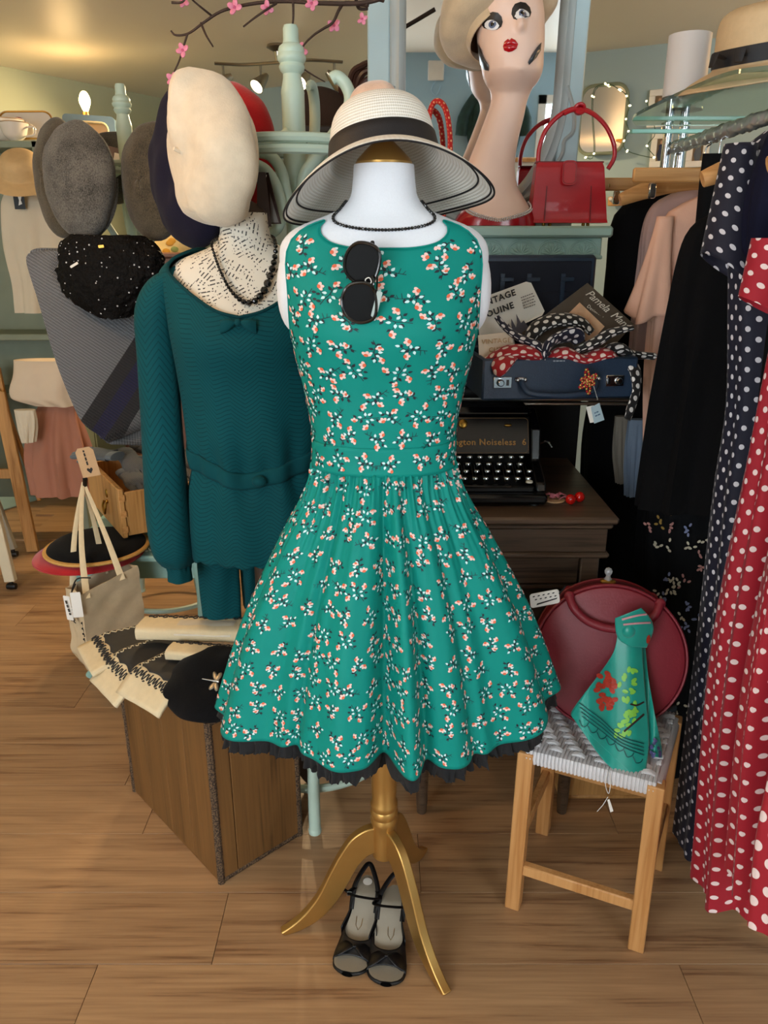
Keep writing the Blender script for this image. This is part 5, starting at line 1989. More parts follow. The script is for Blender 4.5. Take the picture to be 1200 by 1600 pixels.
for q in (fw, fw2):
    B().lathe([(0, -.02), (.014, -.02), (.016, 0), (.014, .02), (0, .02)], (q.x, q.y, .020), R=(0, pi / 2, 0), n=16).obj('castor', BLACKP, wl)
    B().tube([(q.x, q.y, .03), (q.x, q.y, .06)], .009, 8).obj('castor_stem', BLACKP, wl)

# blue box with an amber front and a lit bulb, on a wall shelf
YB = 4.35
ws = P(150, 255, YB)
shf = thing('wall_shelf', 'narrow grey-green shelf below the blue frame on the left wall', 'shelf', (ws.x, YB, ws.z))
B().box((ws.x, YB + .03, P(150, 232, YB).z - .012), (.62, .24, .024), bev=.004).obj('board', GREYG, shf)
for dx in (-.2, .2):
    B().box((ws.x + dx, YB + .08, P(150, 232, YB).z - .07), (.02, .12, .10), bev=.003, taper=1.0).obj('bracket', GREYG, shf)
bx_ = thing('blue_frame_box', 'blue-grey retro box with an amber window given a faint glow on the shelf', 'box', (P(148, 230, YB).x, YB, P(148, 230, YB).z))
c0, c1 = P(110, 232, YB), P(186, 232, YB)
zb, ztp = P(148, 232, YB).z, P(148, 182, YB).z
ow, oh = c1.x - c0.x, ztp - zb
Mb = frame(((c0.x + c1.x) / 2, YB - .05, (zb + ztp) / 2), (1, .18, -.04), y=(.03, 0, 1))
BLUEB = mat('blue_grey_plastic', '#5b7383', .4)
outer, inner = rrect(ow, oh, .02, 4), rrect(ow * .60, oh * .62, .03, 4)
inner = [(x + ow * .06, y_ - oh * .03) for x, y_ in inner]
nn = len(outer)
b = B()
vs = [Mb @ V((x, y_, .0)) for x, y_ in outer] + [Mb @ V((x, y_, .0)) for x, y_ in inner] + [Mb @ V((x, y_, -.09)) for x, y_ in outer] + [Mb @ V((x, y_, -.04)) for x, y_ in inner]
fs = []
for i in range(nn):
    j = (i + 1) % nn
    fs += [(i, j, nn + j, nn + i), (2 * nn + i, 2 * nn + j, j, i), (nn + i, nn + j, 3 * nn + j, 3 * nn + i)]
fs.append(tuple(range(2 * nn, 3 * nn))[::-1])
b.add(vs, fs)
b.obj('casing', BLUEB, bx_, smooth=35)
B().prism(inner, .004, Mb @ Matrix.Translation((0, 0, -.038))).obj('amber_window', mat('amber_glass', '#b8843c', .3, emit=('#c98a3a', .35)), bx_, smooth=False)  # emission puts a faint glow into the amber front
B().tube([Mb @ V((x, y_, .001)) for x, y_ in inner], .006, 8, closed=True).obj('inner_rim', mat('pale_rim', '#cdb98f', .4), bx_)
pb = P(134, 172, YB + .06)
lb = thing('bulb_lamp', 'glowing bare bulb in a dark holder above the blue box', 'lamp', (pb.x, pb.y, P(134, 182, YB + .06).z))
zl = P(134, 181, YB + .06).z
B().lathe([(0, -.10), (.02, -.10), (.02, -.09), (.008, -.085), (.008, -.02), (.016, -.018), (.018, .0), (.018, .016), (.012, .02), (0, .02)], (pb.x, pb.y, zl), n=18).obj('holder', BRASS, lb)
B().lathe(dens([(.010, .018), (.016, .03), (.026, .055), (.028, .075), (.020, .10), (.010, .112), (0, .114)]), (pb.x, pb.y, zl), n=20).obj('bulb', mat('lit_bulb', '#fff2d0', .3, emit=('#ffdf9a', 14)), lb, smooth='all')
ld = bpy.data.lights.new('bulb_light', 'POINT')
ld.energy, ld.color, ld.shadow_soft_size = 3.5, (1.0, .62, .26), .05
lo_ = bpy.data.objects.new('bulb_light', ld)
COL.objects.link(lo_)
lo_.location = (pb.x - .05, pb.y - .06, zl + .05)

# curved ceiling track with spotlights
STEEL = mat('brushed_steel', '#a8a49a', .3, metal=1.0)
ZT = 2.33
tk = thing('track_light', 'curved steel ceiling track with lit spotlights', 'ceiling light', (PZ(435, 98, ZT).x, PZ(435, 98, ZT).y, HC))
tp = spline([PZ(335, 99, ZT), PZ(380, 101, ZT), PZ(430, 98, ZT), PZ(480, 94, ZT), PZ(535, 97, ZT)], 8)
B().tube(tp, .011, 8, flat=.7).obj('rail', STEEL, tk)
mid = PZ(435, 96, ZT)
B().lathe([(0, 0), (.05, 0), (.055, -.012), (.02, -.03), (.012, -.07), (0, -.07)], (mid.x, mid.y, HC), n=24).obj('ceiling_rose', STEEL, tk)
EMB = mat('lit_spot_lens', '#fff6e0', .3, emit=('#ffe9bd', 12))
for (px, py, dirv, on) in ((348, 100, V((-.85, .0, -.48)), True), (407, 100, V((-.45, -.55, -.60)), True), (474, 96, V((-.38, -.72, -.55)), True), (522, 97, V((.7, .3, -.6)), True)):  # last spot is lit as an addition, to brighten the right side
    a = PZ(px, py, ZT)
    dirv = dirv.normalized()
    h0 = a + V((0, 0, -.075))
    st_ = B().tube([a, h0], .006, 8).obj('stem', STEEL, tk)
    q = dirv.to_track_quat('Z', 'Y').to_matrix()
    B().lathe([(0, -.05), (.012, -.05), (.020, -.03), (.036, .035), (.037, .045), (.034, .045), (.030, .03)], h0, R=q, n=20).obj('spot_head', STEEL, tk)
    B().lathe([(0, .044), (.030, .040), (.033, .036)], h0, R=q, n=18).obj('lens', EMB if on else STEEL, tk)
    if on:
        sd_ = bpy.data.lights.new('spot_lamp', 'SPOT')
        sd_.energy, sd_.color, sd_.spot_size, sd_.spot_blend, sd_.shadow_soft_size = 75, (1.0, .72, .40), rad(95), .6, .03
        so = bpy.data.objects.new('spot_lamp', sd_)
        COL.objects.link(so)
        so.location = h0 + dirv * .06
        so.rotation_euler = dirv.to_track_quat('-Z', 'Y').to_euler()

# unseen globe pendant added to brighten the ceiling and warm the left floor
pdn = thing('added_globe_pendant', 'added glowing glass globe pendant out of view above the left aisle', 'lamp', (-1.25, 1.45, 2.12))
B().ell((-1.25, 1.45, 2.12), .095, n=24, m=16).obj('globe', mat('lit_opal_glass', '#fff0d8', .3, emit=('#ffc98a', 58)), pdn, smooth='all')
B().lathe([(0, 2.40), (.05, 2.40), (.05, 2.385), (.006, 2.37), (.006, 2.23), (.035, 2.222), (.035, 2.205), (0, 2.205)], (-1.25, 1.45, 0), n=20).obj('ceiling_rod', BRASS, pdn)

pd2 = thing('added_globe_pendant', 'added glowing glass globe pendant out of view above the clothes rack end', 'lamp', (2.05, 2.75, 2.12))  # second added globe, unseen, brightens the right ceiling and wall
B().ell((2.05, 2.75, 2.12), .095, n=24, m=16).obj('globe', mat('lit_opal_glass'), pd2, smooth='all')
B().lathe([(0, 2.40), (.05, 2.40), (.05, 2.385), (.006, 2.37), (.006, 2.23), (.035, 2.222), (.035, 2.205), (0, 2.205)], (2.05, 2.75, 0), n=20).obj('ceiling_rod', BRASS, pd2)

# blossom branch across the ceiling
TWIG = mat('dark_twig', '#3a2a22', .8, noise=(40, .2))
PETAL = mat('pink_silk_petal', '#d9839f', .6, noise=(30, .1))
PETAL2 = mat('deep_pink_centre', '#b04a6e', .6)
ZB = 2.18
brn = thing('blossom_branch', 'twisting dark branch of artificial pink blossom under the ceiling', 'branch', (PZ(450, 10, ZB).x, PZ(450, 10, ZB).y, ZB))


YBR = 2.1


def brpath(pts, r0, r1, nm):
    p = spline([P(x, y_, YBR + d) for x, y_, d in pts], 6)
    m = len(p)
    B().tube(p, [r0 + (r1 - r0) * i / (m - 1) for i in range(m)], 6).obj(nm, TWIG, brn)


brpath([(700, -60, .0), (620, -14, 0), (570, 4, 0), (500, 5, .02), (450, 2, .05), (400, 5, .05), (350, 16, .05), (320, 34, .05), (295, 52, .05), (275, 55, .05), (267, 48, .05)], .006, .002, 'main_branch')
brpath([(575, 8, 0), (540, 5, .03), (530, 15, 0), (520, 35, 0), (505, 45, 0), (490, 55, 0), (475, 70, 0), (468, 85, 0)], .005, .002, 'side_branch')
brpath([(600, 0, 0), (560, -8, .02), (560, 12, .05), (575, 14, .05)], .006, .003, 'side_branch')
brpath([(458, 4, .03), (458, 30, .03), (454, 60, .03)], .003, .002, 'twig')
brpath([(432, 5, .03), (412, 18, .0), (395, 30, 0), (380, 42, 0)], .003, .002, 'twig')
brpath([(314, 36, .05), (322, 55, .03), (333, 73, .02)], .003, .0018, 'twig')
brpath([(330, 24, .05), (310, 8, .02), (290, -10, 0)], .003, .002, 'twig')
brpath([(293, 53, .05), (287, 72, .05), (280, 95, .05), (268, 122, .05), (260, 150, .05)], .0028, .0016, 'twig')
brpath([(268, 4, 0), (285, 3, .0), (295, -12, 0)], .003, .002, 'twig')
brpath([(470, 105, .1), (490, 118, .1), (508, 128, .1)], .0022, .0014, 'twig')
pm_ = B().ell((0, 0, 0), (.011, .008, .0035), n=8, m=5).mesh('petal', PETAL)
pc_ = B().ell((0, 0, 0), .005, n=8, m=5).mesh('flower_centre', PETAL2)
for k, (px, py, s_) in enumerate(((367, 12, 1.2), (286, 79, 1.1), (270, 124, 1.1), (418, 13, 1.1), (487, 6, 1.1), (522, 40, 1.1), (469, 80, 1.3), (566, 30, .9), (287, 2, 1.0))):
    c = P(px, py, YBR + .02)
    fl = B().ell(c, .005 * s_, n=8, m=5).obj('blossom', PETAL2, brn)
    s_ *= .78
    for j in range(4):
        a = j * 80 + k * 31
        d = V((cos(rad(a)), -.35, sin(rad(a)))).normalized()
        inst(pm_, 'petal', c + d * .010 * s_, fl, rot=frame((0, 0, 0), d, z=(d.y, -1, .2)).to_3x3(), scale=(s_, s_, s_))

# ================================================================== dark cabinet
cX0, cX1, cY0, cY1, cZ = .045, .556, 1.70, 2.24, .89
cb = thing('dark_oak_cabinet', 'dark stained oak cabinet with a moulded top carrying the typewriter', 'cabinet', ((cX0 + cX1) / 2, (cY0 + cY1) / 2, 0))


def slab(nm, x0, x1, y0, y1, z0, z1, m, par, bev=.003):
    return B().box(((x0 + x1) / 2, (y0 + y1) / 2, (z0 + z1) / 2), (x1 - x0, y1 - y0, z1 - z0), bev=bev).obj(nm, m, par)


slab('top', cX0, cX1, cY0, cY1, cZ - .020, cZ, DARKWOOD, cb, .006)
slab('top_moulding', cX0 + .010, cX1 - .010, cY0 + .010, cY1 - .010, cZ - .034, cZ - .020, DARKWOOD, cb, .005)
slab('frieze', cX0 + .020, cX1 - .020, cY0 + .020, cY1 - .020, cZ - .095, cZ - .034, DARKWOOD, cb, .002)
slab('lower_moulding', cX0 + .012, cX1 - .012, cY0 + .012, cY1 - .012, cZ - .110, cZ - .095, DARKWOOD, cb, .005)
bx0, bx1, by0, by1 = cX0 + .030, cX1 - .030, cY0 + .030, cY1 - .030
for x_ in (bx0, bx1 - .045):
    slab('stile', x_, x_ + .045, by0, by0 + .03, .34, cZ - .110, DARKWOOD, cb)
slab('drawer_front', bx0 + .048, bx1 - .048, by0 + .004, by0 + .026, cZ - .185, cZ - .114, DARKWOOD, cb)
slab('rail', bx0 + .045, bx1 - .045, by0 + .002, by0 + .03, cZ - .200, cZ - .187, DARKWOOD, cb)
slab('bottom_rail', bx0 + .045, bx1 - .045, by0 + .002, by0 + .03, .34, .39, DARKWOOD, cb)
slab('back_panel', bx0 + .01, bx1 - .01, by0 + .045, by0 + .055, .36, cZ - .19, mat('dusty_panel', '#4b443c', .6, noise=(6, .15)), cb)
for x_ in (bx0, bx1 - .018):
    slab('side', x_, x_ + .018, by0 + .03, by1, .34, cZ - .110, DARKWOOD, cb)
slab('rear', bx0 + .018, bx1 - .018, by1 - .015, by1, .34, cZ - .110, DARKWOOD, cb)
# curved fretwork on the door
xm = (bx0 + bx1) / 2
for sx_ in (-1, 1):
    w = (bx1 - bx0) / 2 - .05
    pts = spline([V((xm, by0 + .02, cZ - .30)), V((xm + sx_ * w * .30, by0 + .02, cZ - .255)), V((xm + sx_ * w * .6, by0 + .02, cZ - .225)), V((xm + sx_ * w, by0 + .02, cZ - .205))], 6)
    B().tube(pts, .014, 8, flat=.7).obj('fretwork', DARKWOOD, cb)
    pts = spline([V((xm + sx_ * w * .45, by0 + .02, cZ - .34)), V((xm + sx_ * w * .65, by0 + .02, cZ - .262)), V((xm + sx_ * w * .92, by0 + .02, cZ - .245)), V((xm + sx_ * w, by0 + .02, cZ - .29)), V((xm + sx_ * w, by0 + .02, cZ - .45))], 6)
    B().tube(pts, .009, 8, flat=.7).obj('fretwork', DARKWOOD, cb)
for x_ in (bx0 + .03, bx1 - .03):
    for y_ in (by0 + .02, by1 - .02):
        B().lathe([(0, 0), (.013, 0), (.016, .04), (.018, .2), (.020, .33), (.020, .36), (0, .36)], (x_, y_, 0), n=14).obj('leg', DARKWOOD, cb)

# ================================================================== typewriter
tw = thing('typewriter', 'black vintage typewriter with gold lettering under the navy case', 'typewriter', (.22, 1.95, cZ))
TX0, TX1 = .045, .400
slab('base_frame', TX0, TX1, 1.775, 2.14, cZ + .006, cZ + .032, BLACKM, tw, .008)
for x_ in (TX0 + .03, TX1 - .03):
    for y_ in (1.80, 2.11):
        B().lathe([(0, 0), (.013, 0), (.012, .008), (0, .008)], (x_, y_, cZ), n=14).obj('rubber_foot', RUBBER, tw)
# side cheeks
for x_ in (TX0, TX1 - .026):
    prof = [(1.80, cZ + .03), (2.13, cZ + .03), (2.13, cZ + .19), (1.99, cZ + .20), (1.915, cZ + .165), (1.895, cZ + .085), (1.81, cZ + .052)]
    Ms = Matrix(((0, 0, 1, x_), (1, 0, 0, 0), (0, 1, 0, 0), (0, 0, 0, 1)))
    o = B().prism(prof, .026, Ms).obj('side_cheek', BLACKM, tw, smooth=30)
    m_ = o.modifiers.new('edge', 'BEVEL')
    m_.width, m_.segments, m_.limit_method = .005, 2, 'ANGLE'
slab('rear_body', TX0 + .026, TX1 - .026, 1.96, 2.12, cZ + .03, cZ + .19, BLACKM, tw, .01)
# front name plate, leaning back
pa, pbm = V((0, 1.905, cZ + .098)), V((0, 1.945, cZ + .188))
pc_m = frame(((TX0 + TX1) / 2, (pa.y + pbm.y) / 2, (pa.z + pbm.z) / 2), (1, 0, 0), y=pbm - pa)
B().box(pc_m.translation, (TX1 - TX0 - .052, .10, .010), pc_m.to_3x3(), bev=.003).obj('name_plate', BLACKM, tw)
GOLDL = mat('gold_lettering', '#a5793c', .4, metal=.3)
text_mesh('gold_lettering', 'Remington Noiseless  6', .0225, pc_m @ Matrix.Translation((.024, -.018, .0058)), GOLDL, tw, space=1.08, bold=.0004)
B().tube([pc_m @ V((x, y_, .0056)) for x, y_ in rrect(TX1 - TX0 - .062, .090, .010)], .0003, 5, closed=True).obj('gold_pinstripe', GOLDL, tw)
B().ell(pc_m @ V((-.02, .030, .008)), (.012, .012, .004), R=pc_m.to_3x3()).obj('crest', BRASS, tw)
B().ell(pc_m @ V((.095, .026, .008)), (.010, .004, .003), R=pc_m.to_3x3()).obj('lever', BRASS, tw)
slab('ribbon_cover', TX0 + .02, TX1 - .02, 1.94, 2.08, cZ + .185, cZ + .212, BLACKM, tw, .012)
# keyboard : four rows of round keys on bars
KEYW = mat('ivory_key_top', '#d9d6c8', .35)
km = B().lathe([(0, .0035), (.0055, .0035), (.0062, .002), (.0062, 0), (.0045, -.002), (0, -.002)], n=14).mesh('key', KEYW)
kr = B().lathe([(.0060, .0028), (.0076, .0028), (.0080, 0), (.0060, -.001)], n=14).mesh('key_ring', CHROME)
slab('key_well', TX0 + .03, TX1 - .03, 1.80, 1.90, cZ + .030, cZ + .046, BLACKP, tw, .004)
for r in range(4):
    for i in range(11):
        x_ = TX0 + .048 + i * .0262 + (.006 * r if r < 4 else 0)
        if x_ > TX1 - .036:
            continue
        y_, z_ = 1.812 + r * .021, cZ + .062 + r * .0125
        B_ = inst(km, 'key', (x_, y_, z_), tw, rot=(-.12, 0, 0))
        inst(kr, 'key_rim', (x_, y_, z_), B_, rot=(0, 0, 0))
        if r > 0 or True:
            pass
bars = B()
for r in range(4):
    for i in range(11):
        x_ = TX0 + .048 + i * .0262 + .006 * r
        if x_ > TX1 - .036:
            continue
        y_, z_ = 1.812 + r * .021, cZ + .060 + r * .0125
        bars.tube([(x_, y_, z_), (x_, y_ + .02, z_ - .012), (x_, 1.905, cZ + .075)], .0013, 5)
bars.obj('key_levers', STEEL, tw)
B().box(((TX0 + TX1) / 2 - .01, 1.790, cZ + .050), (.20, .014, .008), bev=.003).obj('space_bar', BLACKM, tw)
B().lathe([(0, .004), (.008, .004), (.009, 0), (0, -.001)], (TX1 - .045, 1.795, cZ + .058), n=14).obj('shift_key', KEYW, tw)
# carriage
B().tube([(-.07, 2.06, cZ + .235), (.66, 2.06, cZ + .235)], .020, 18).obj('platen', RUBBER, tw)
B().box((.30, 2.09, cZ + .212), (.74, .05, .014), bev=.003).obj('carriage_rail', STEEL, tw)
B().box((.30, 2.02, cZ + .208), (.72, .012, .008), bev=.002).obj('paper_bail', STEEL, tw)
for x_ in (-.08, .67):
    B().lathe([(0, -.014), (.018, -.014), (.021, 0), (.018, .014), (0, .014)], (x_, 2.06, cZ + .235), R=(0, pi / 2, 0), n=18).obj('platen_knob', BLACKP, tw)
B().tube(spline([(.40, 1.99, cZ + .10), (.43, 1.98, cZ + .115), (.445, 1.975, cZ + .10)], 5), .003, 6).obj('side_lever', CHROME, tw)

# cherries and wooden disc with a pink bow
chy = thing('cherry_hair_tie', 'pair of shiny red cherries on the cabinet top', 'hair tie', PZ(890, 785, cZ))
CHER = mat('cherry_red_plastic', '#c2160f', .18, spec=.6)
for (px, py) in ((891, 781), (905, 777)):
    q = PZ(px, py + 7, cZ + .0)
    B().ell((q.x, q.y, cZ + .0128), .0128, n=18, m=12).obj('cherry', CHER, chy)
B().tube(spline([PZ(893, 780, cZ + .02), PZ(882, 776, cZ + .012), PZ(874, 780, cZ + .004)], 5), .0016, 6).obj('elastic', mat('pink_elastic', '#c9788a', .7), chy)
bwc = PZ(866, 782, cZ)
pbw = thing('bow_disc', 'round brown card with a pink striped bow beside the cherries', 'hair bow', bwc)
B().lathe([(0, .004), (.026, .004), (.027, .002), (.026, .0005), (0, .0005)], bwc, n=28).obj('card_disc', KRAFT, pbw)
PKR = mat('pink_ribbon', '#c4707f', .5, noise=(200, .25))
for a, l in ((25, .034), (160, .030), (-120, .022), (-60, .018)):
    d = V((cos(rad(a)), sin(rad(a)) * .6, 0))
    B().tube([bwc + V((0, 0, .010)), bwc + d * l * .5 + V((0, 0, .018)), bwc + d * l + V((0, 0, .011))], [.003, .008, .006], 8, flat=.3).obj('ribbon_loop', PKR, pbw)
B().ell(bwc + V((0, 0, .012)), .005, n=10, m=6).obj('ribbon_knot', PKR, pbw)

# ================================================================== navy case on the typewriter
NAVYL = mat('navy_leatherette', '#22354c', .42, noise=(150, .1), bump=(350, .35))
NAVYD = mat('navy_lining', '#121a2c', .8, noise=(20, .1))
SZ = cZ + .258
s0, s1 = P(752, 632, 1.80), P(992, 622, 1.835)
s0.z = s1.z = SZ
sE = (s1 - s0).normalized()
sF = V((-sE.y, sE.x, 0))
SW, SD, SHt = (s1 - s0).length, .262, .098
RS3 = Matrix((sE, sF, V((0, 0, 1)))).transposed()


def sp(a, c, z):
    return s0 + sE * a + sF * c + V((0, 0, z))


sc1 = thing('navy_case', 'open navy blue vanity case with chrome locks resting on the typewriter', 'case', sp(SW / 2, SD / 2, 0))
B().box(sp(SW / 2, .006, SHt / 2), (SW, .012, SHt), RS3, bev=.005).obj('front_wall', NAVYL, sc1)
B().box(sp(SW / 2, SD - .006, SHt / 2), (SW, .012, SHt), RS3, bev=.005).obj('back_wall', NAVYL, sc1)
for a in (.006, SW - .006):
    B().box(sp(a, SD / 2, SHt / 2), (.012, SD - .004, SHt), RS3, bev=.004).obj('side_wall', NAVYL, sc1)
B().box(sp(SW / 2, SD / 2, .005), (SW - .01, SD - .01, .010), RS3).obj('base', NAVYL, sc1)
B().box(sp(SW / 2, SD / 2, .012), (SW - .03, SD - .03, .006), RS3).obj('lining', NAVYD, sc1)
LH = .235
lid = B().box(sp(SW / 2 - .01, SD + .016, SHt + LH / 2 - .01), (SW - .03, .022, LH), RS3, bev=.008).obj('lid', NAVYL, sc1)
B().box(sp(SW / 2 - .01, SD + .003, SHt + LH / 2 - .01), (SW - .06, .006, LH - .03), RS3, bev=.002).obj('lid_lining', NAVYD, lid)
B().box(sp(SW / 2 - .01, SD - .001, SHt + .10), (SW - .07, .006, .07), RS3, bev=.003).obj('lid_pocket', NAVYD, lid)
for a in (.10, .17, .26):
    B().box(sp(a, SD - .004, SHt + .135), (.012, .004, .09), RS3, bev=.001).obj('lid_strap', NAVYL, lid)
    B().box(sp(a + .012, SD - .005, SHt + .165), (.034, .004, .010), RS3, bev=.001).obj('lid_strap', NAVYL, lid)
for a in (.048, SW - .055):
    lk = B().box(sp(a, -.002, SHt * .44), (.044, .006, .027), RS3, bev=.0015).obj('lock_plate', CHROME, sc1)
    off = -.006 if a < .1 else .008
    B().lathe([(0, .010), (.006, .010), (.0085, .007), (.009, .0), (.011, -.001)], sp(a + off, -.005, SHt * .44), R=RS3 @ Euler((pi / 2, 0, 0)).to_matrix(), n=18).obj('lock_button', CHROME, lk)
    B().box(sp(a - off * 1.9, -.0055, SHt * .44), (.006, .003, .014), RS3).obj('key_slot', BLACKP, lk)
for a in (.092, SW - .105):
    b = B()
    b.box(sp(a, -.003, SHt * .50), (.030, .006, .012), RS3, bev=.003)
    b.ell(sp(a - .009, -.007, SHt * .50), .005).ell(sp(a + .009, -.007, SHt * .50), .005)
    b.obj('handle_mount', CHROME, sc1)
B().tube(spline([sp(.092, -.008, SHt * .46), sp(.098, -.022, SHt * .30), sp(.115, -.030, SHt * .20), sp(SW / 2, -.034, SHt * .15), sp(SW - .128, -.030, SHt * .20), sp(SW - .111, -.022, SHt * .30), sp(SW - .105, -.008, SHt * .46)], 6), .0068, 10).obj('handle', NAVYL, sc1)
marks('stamped_initials', .034, 1, .0048, frame(sp(SW * .49, -.0005, SHt * .93), sE, y=(0, 0, 1)), mat('silver_stamp', '#9aa4ad', .5), sc1)
# star brooch with price tag pinned by the right lock
stb = thing('beaded_brooch', 'red and gold beaded brooch with a white price tag on the navy case', 'brooch', sp(SW - .082, -.014, SHt * .5))
cst = P(918, 596, sp(SW - .09, 0, 0).y - .042)
RB_ = [mat('red_beads', '#a81c22', .25), mat('gold_beads', '#caa65a', .25, metal=.6)]
bd = B().ell((0, 0, 0), .0034, n=8, m=5)
bmr = [bd.mesh('bead', RB_[0]), bd.mesh('bead', RB_[1])]
for k in range(6):
    a = rad(100 + k * 60)
    l = (.028, .016, .022, .028, .016, .024)[k]
    for j in range(5):
        q = cst + V((cos(a), 0, sin(a))) * l * (j + 1) / 5
        for sd in (-1, 1):
            wd = .0042 * sin(pi * (j + .6) / 5.2)
            inst(bmr[(j + k + (sd > 0)) % 2], 'bead', q + V((-sin(a) * sd * wd, -.002, cos(a) * sd * wd)), stb)
inst(bmr[1], 'bead', cst + V((0, -.004, 0)), stb)
B().tube([cst + V((.015, 0, -.01)), P(934, 625, cst.y)], .0006, 5).obj('tag_string', STRING, stb)
tg = P(933, 646, cst.y)
B().prism([(-.014, -.020), (.014, -.022), (.012, .022), (-.012, .020)], .0008, frame(tg, (1, .35, .35), y=(-.3, 0, 1))).obj('price_tag', mat('pale_blue_card', '#b9d3de', .7), stb, smooth=False)
B().prism([(-.010, -.020), (.010, -.020), (.010, .020), (-.010, .020)], .0008, frame(tg + V((-.010, .006, -.003)), (.8, -.6, .3), y=(-.2, 0, 1))).obj('tag_back', PAPERW, stb, smooth=False)
marks('tag_writing', .014, 2, .0045, frame(tg + V((0, -.002, 0)), (1, .35, .35), y=(-.3, 0, 1)), mat('biro_blue', '#47688a', .7), stb)


# cards and stocking pack standing in the case
def card(name, label, cat, quad, Ys, mtl, th=.0015, group=None):
    pts = [P(x, y_, Y) for (x, y_), Y in zip(quad, Ys)]
    root = thing(name, label, cat, sum(pts, V((0, 0, 0))) / len(pts), group)
    n = (pts[1] - pts[0]).cross(pts[2] - pts[0]).normalized()
    if n.y > 0:
        n = -n
    b = B()
    m = len(pts)
    b.add(pts + [p - n * th for p in pts], [tuple(range(m)), tuple(range(2 * m - 1, m - 1, -1))] + [(i, i + m, (i + 1) % m + m, (i + 1) % m) for i in range(m)])
    b.obj('card', mtl, root, smooth=False)
    return root, pts, n


INK = mat('black_ink', '#1b1a1c', .6)
r_, pts, n_ = card('printed_card', 'white printed card with a skyline standing in the navy case', 'card', [(752, 565), (745, 468), (762, 462), (822, 440), (830, 442), (851, 486), (847, 493), (800, 515), (812, 575)], [1.975, 1.99, 1.99, 1.995, 1.995, 1.985, 1.98, 1.98, 1.97], PAPERW)
xd = P(822, 446, 1.985) - P(762, 468, 1.985)
tmx = frame(P(781, 471, 1.982) + n_ * .004, xd, y=(-xd.z * .3, 0, 1))
text_mesh('headline', 'VINTAGE', .021, tmx @ Matrix.Translation((-.006, .008, 0)), INK, r_, space=1.15, bold=.0007)
text_mesh('headline', 'OUINE', .021, tmx @ Matrix.Translation((-.006, -.020, 0)), INK, r_, space=1.15, bold=.0007)
marks('small_print', .034, 5, .0040, frame(P(826, 470, 1.982) + n_ * .004, xd, y=(-xd.z * .3, 0, 1)), mat('grey_print'), r_)
sky = [(0, 0), (0, .03), (.006, .036), (.010, .022), (.016, .045), (.021, .020), (.027, .030), (.031, .052), (.036, .026), (.044, .030), (.05, .012), (.05, 0)]
B().prism(sky, .0006, frame(P(797, 528, 1.975) + n_ * .003, xd, y=(0, 0, 1))).obj('skyline_print', mat('grey_violet_print', '#55515c', .6), r_, smooth=False)
r2, pts, n2 = card('printed_card', 'small cream printed card at the left corner of the navy case', 'card', [(750, 585), (747, 524), (800, 518), (806, 585)], [1.865, 1.87, 1.875, 1.86], mat('cream_card', '#e6d5bd', .7))
xd2 = P(800, 520, 1.87) - P(747, 524, 1.87)
text_mesh('headline', 'VINTAGE', .0155, frame(P(775, 533, 1.868) + n2 * .003, xd2, y=(0, 0, 1)), GOLDL, r2, space=1.1)
text_mesh('headline', 'CUINE', .0155, frame(P(779, 546, 1.868) + n2 * .003, xd2, y=(0, 0, 1)), GOLDL, r2, space=1.1)
BRP = mat('brown_gloss_card', '#54493c', .3, noise=(4, .1))
r3, pts, n3 = card('stocking_packet', 'brown stocking packet with a peach window standing in the navy case', 'packet', [(815, 520), (918, 442), (990, 506), (925, 580), (880, 600)], [1.965, 1.995, 1.975, 1.95, 1.945], BRP, .004)
xd3 = P(988, 508, 1.975) - P(916, 446, 1.99)
B().prism([(0, 0), (.066, -.058), (.030, -.100), (-.045, -.045)], .0006, frame(P(905, 473, 1.975) + n3 * .004, (1, 0, 0), y=(0, .1, 1))).obj('peach_window', mat('peach_nylon', '#e0b48e', .3, noise=(40, .15)), r3, smooth=False)
tm3 = frame(P(950, 487, 1.983) + n3 * .005, xd3, y=V((-xd3.z, 0, xd3.x)))
text_mesh('brand_lettering', 'Pamela  Mann', .0262, tm3 @ Matrix.Translation((-.004, .002, 0)), mat('cream_print', '#e3dccb', .5), r3, shear=.45, space=.95)
text_mesh('small_lettering', 'Designer Legwear', .012, tm3 @ Matrix.Translation((-.006, -.022, 0)), mat('cream_print'), r3)


# polka-dot scarves
def dots(name, base, dot, a, r, am=.05, rough=.75):
    if name in MATS:
        return MATS[name]
    t = NT(name)
    uv = t.N('TexCoord', out='UV')
    p = t.N('VectorMath', props={'operation': 'SCALE'}, i0=uv, Scale=1 / a)
    d = []
    for off in ((0, 0, 0), (.5, .5, 0)):
        q = t.N('VectorMath', props={'operation': 'ADD'}, i0=p, i1=off)
        f = t.N('VectorMath', props={'operation': 'SUBTRACT'}, i0=t.N('VectorMath', props={'operation': 'FRACTION'}, i0=q), i1=(.5, .5, 0))
        f = t.N('VectorMath', props={'operation': 'MULTIPLY'}, i0=f, i1=(1, 1, 0))
        d.append(t.N('VectorMath', props={'operation': 'LENGTH'}, out=1, i0=f))
    m = t.math('LESS_THAN', t.math('MINIMUM', d[0], d[1]), r / a)
    nzv = t.N('TexNoise', Vector=t.coord(), Scale=7.0, Detail=2.0)
    bc = t.mix(nzv, mulc(lin(base), 1 - am * 2), mulc(lin(base), 1 + am * 2))
    t.set(t.b.inputs['Base Color'], t.mix(m, bc, lin(dot)))
    t.b.inputs['Roughness'].default_value = rough
    t.b.inputs['Sheen Weight'].default_value = .08
    t.bump(t.N('TexNoise', Vector=t.coord(), Scale=500.0), .1)
    MATS[name] = t.m
    return t.m


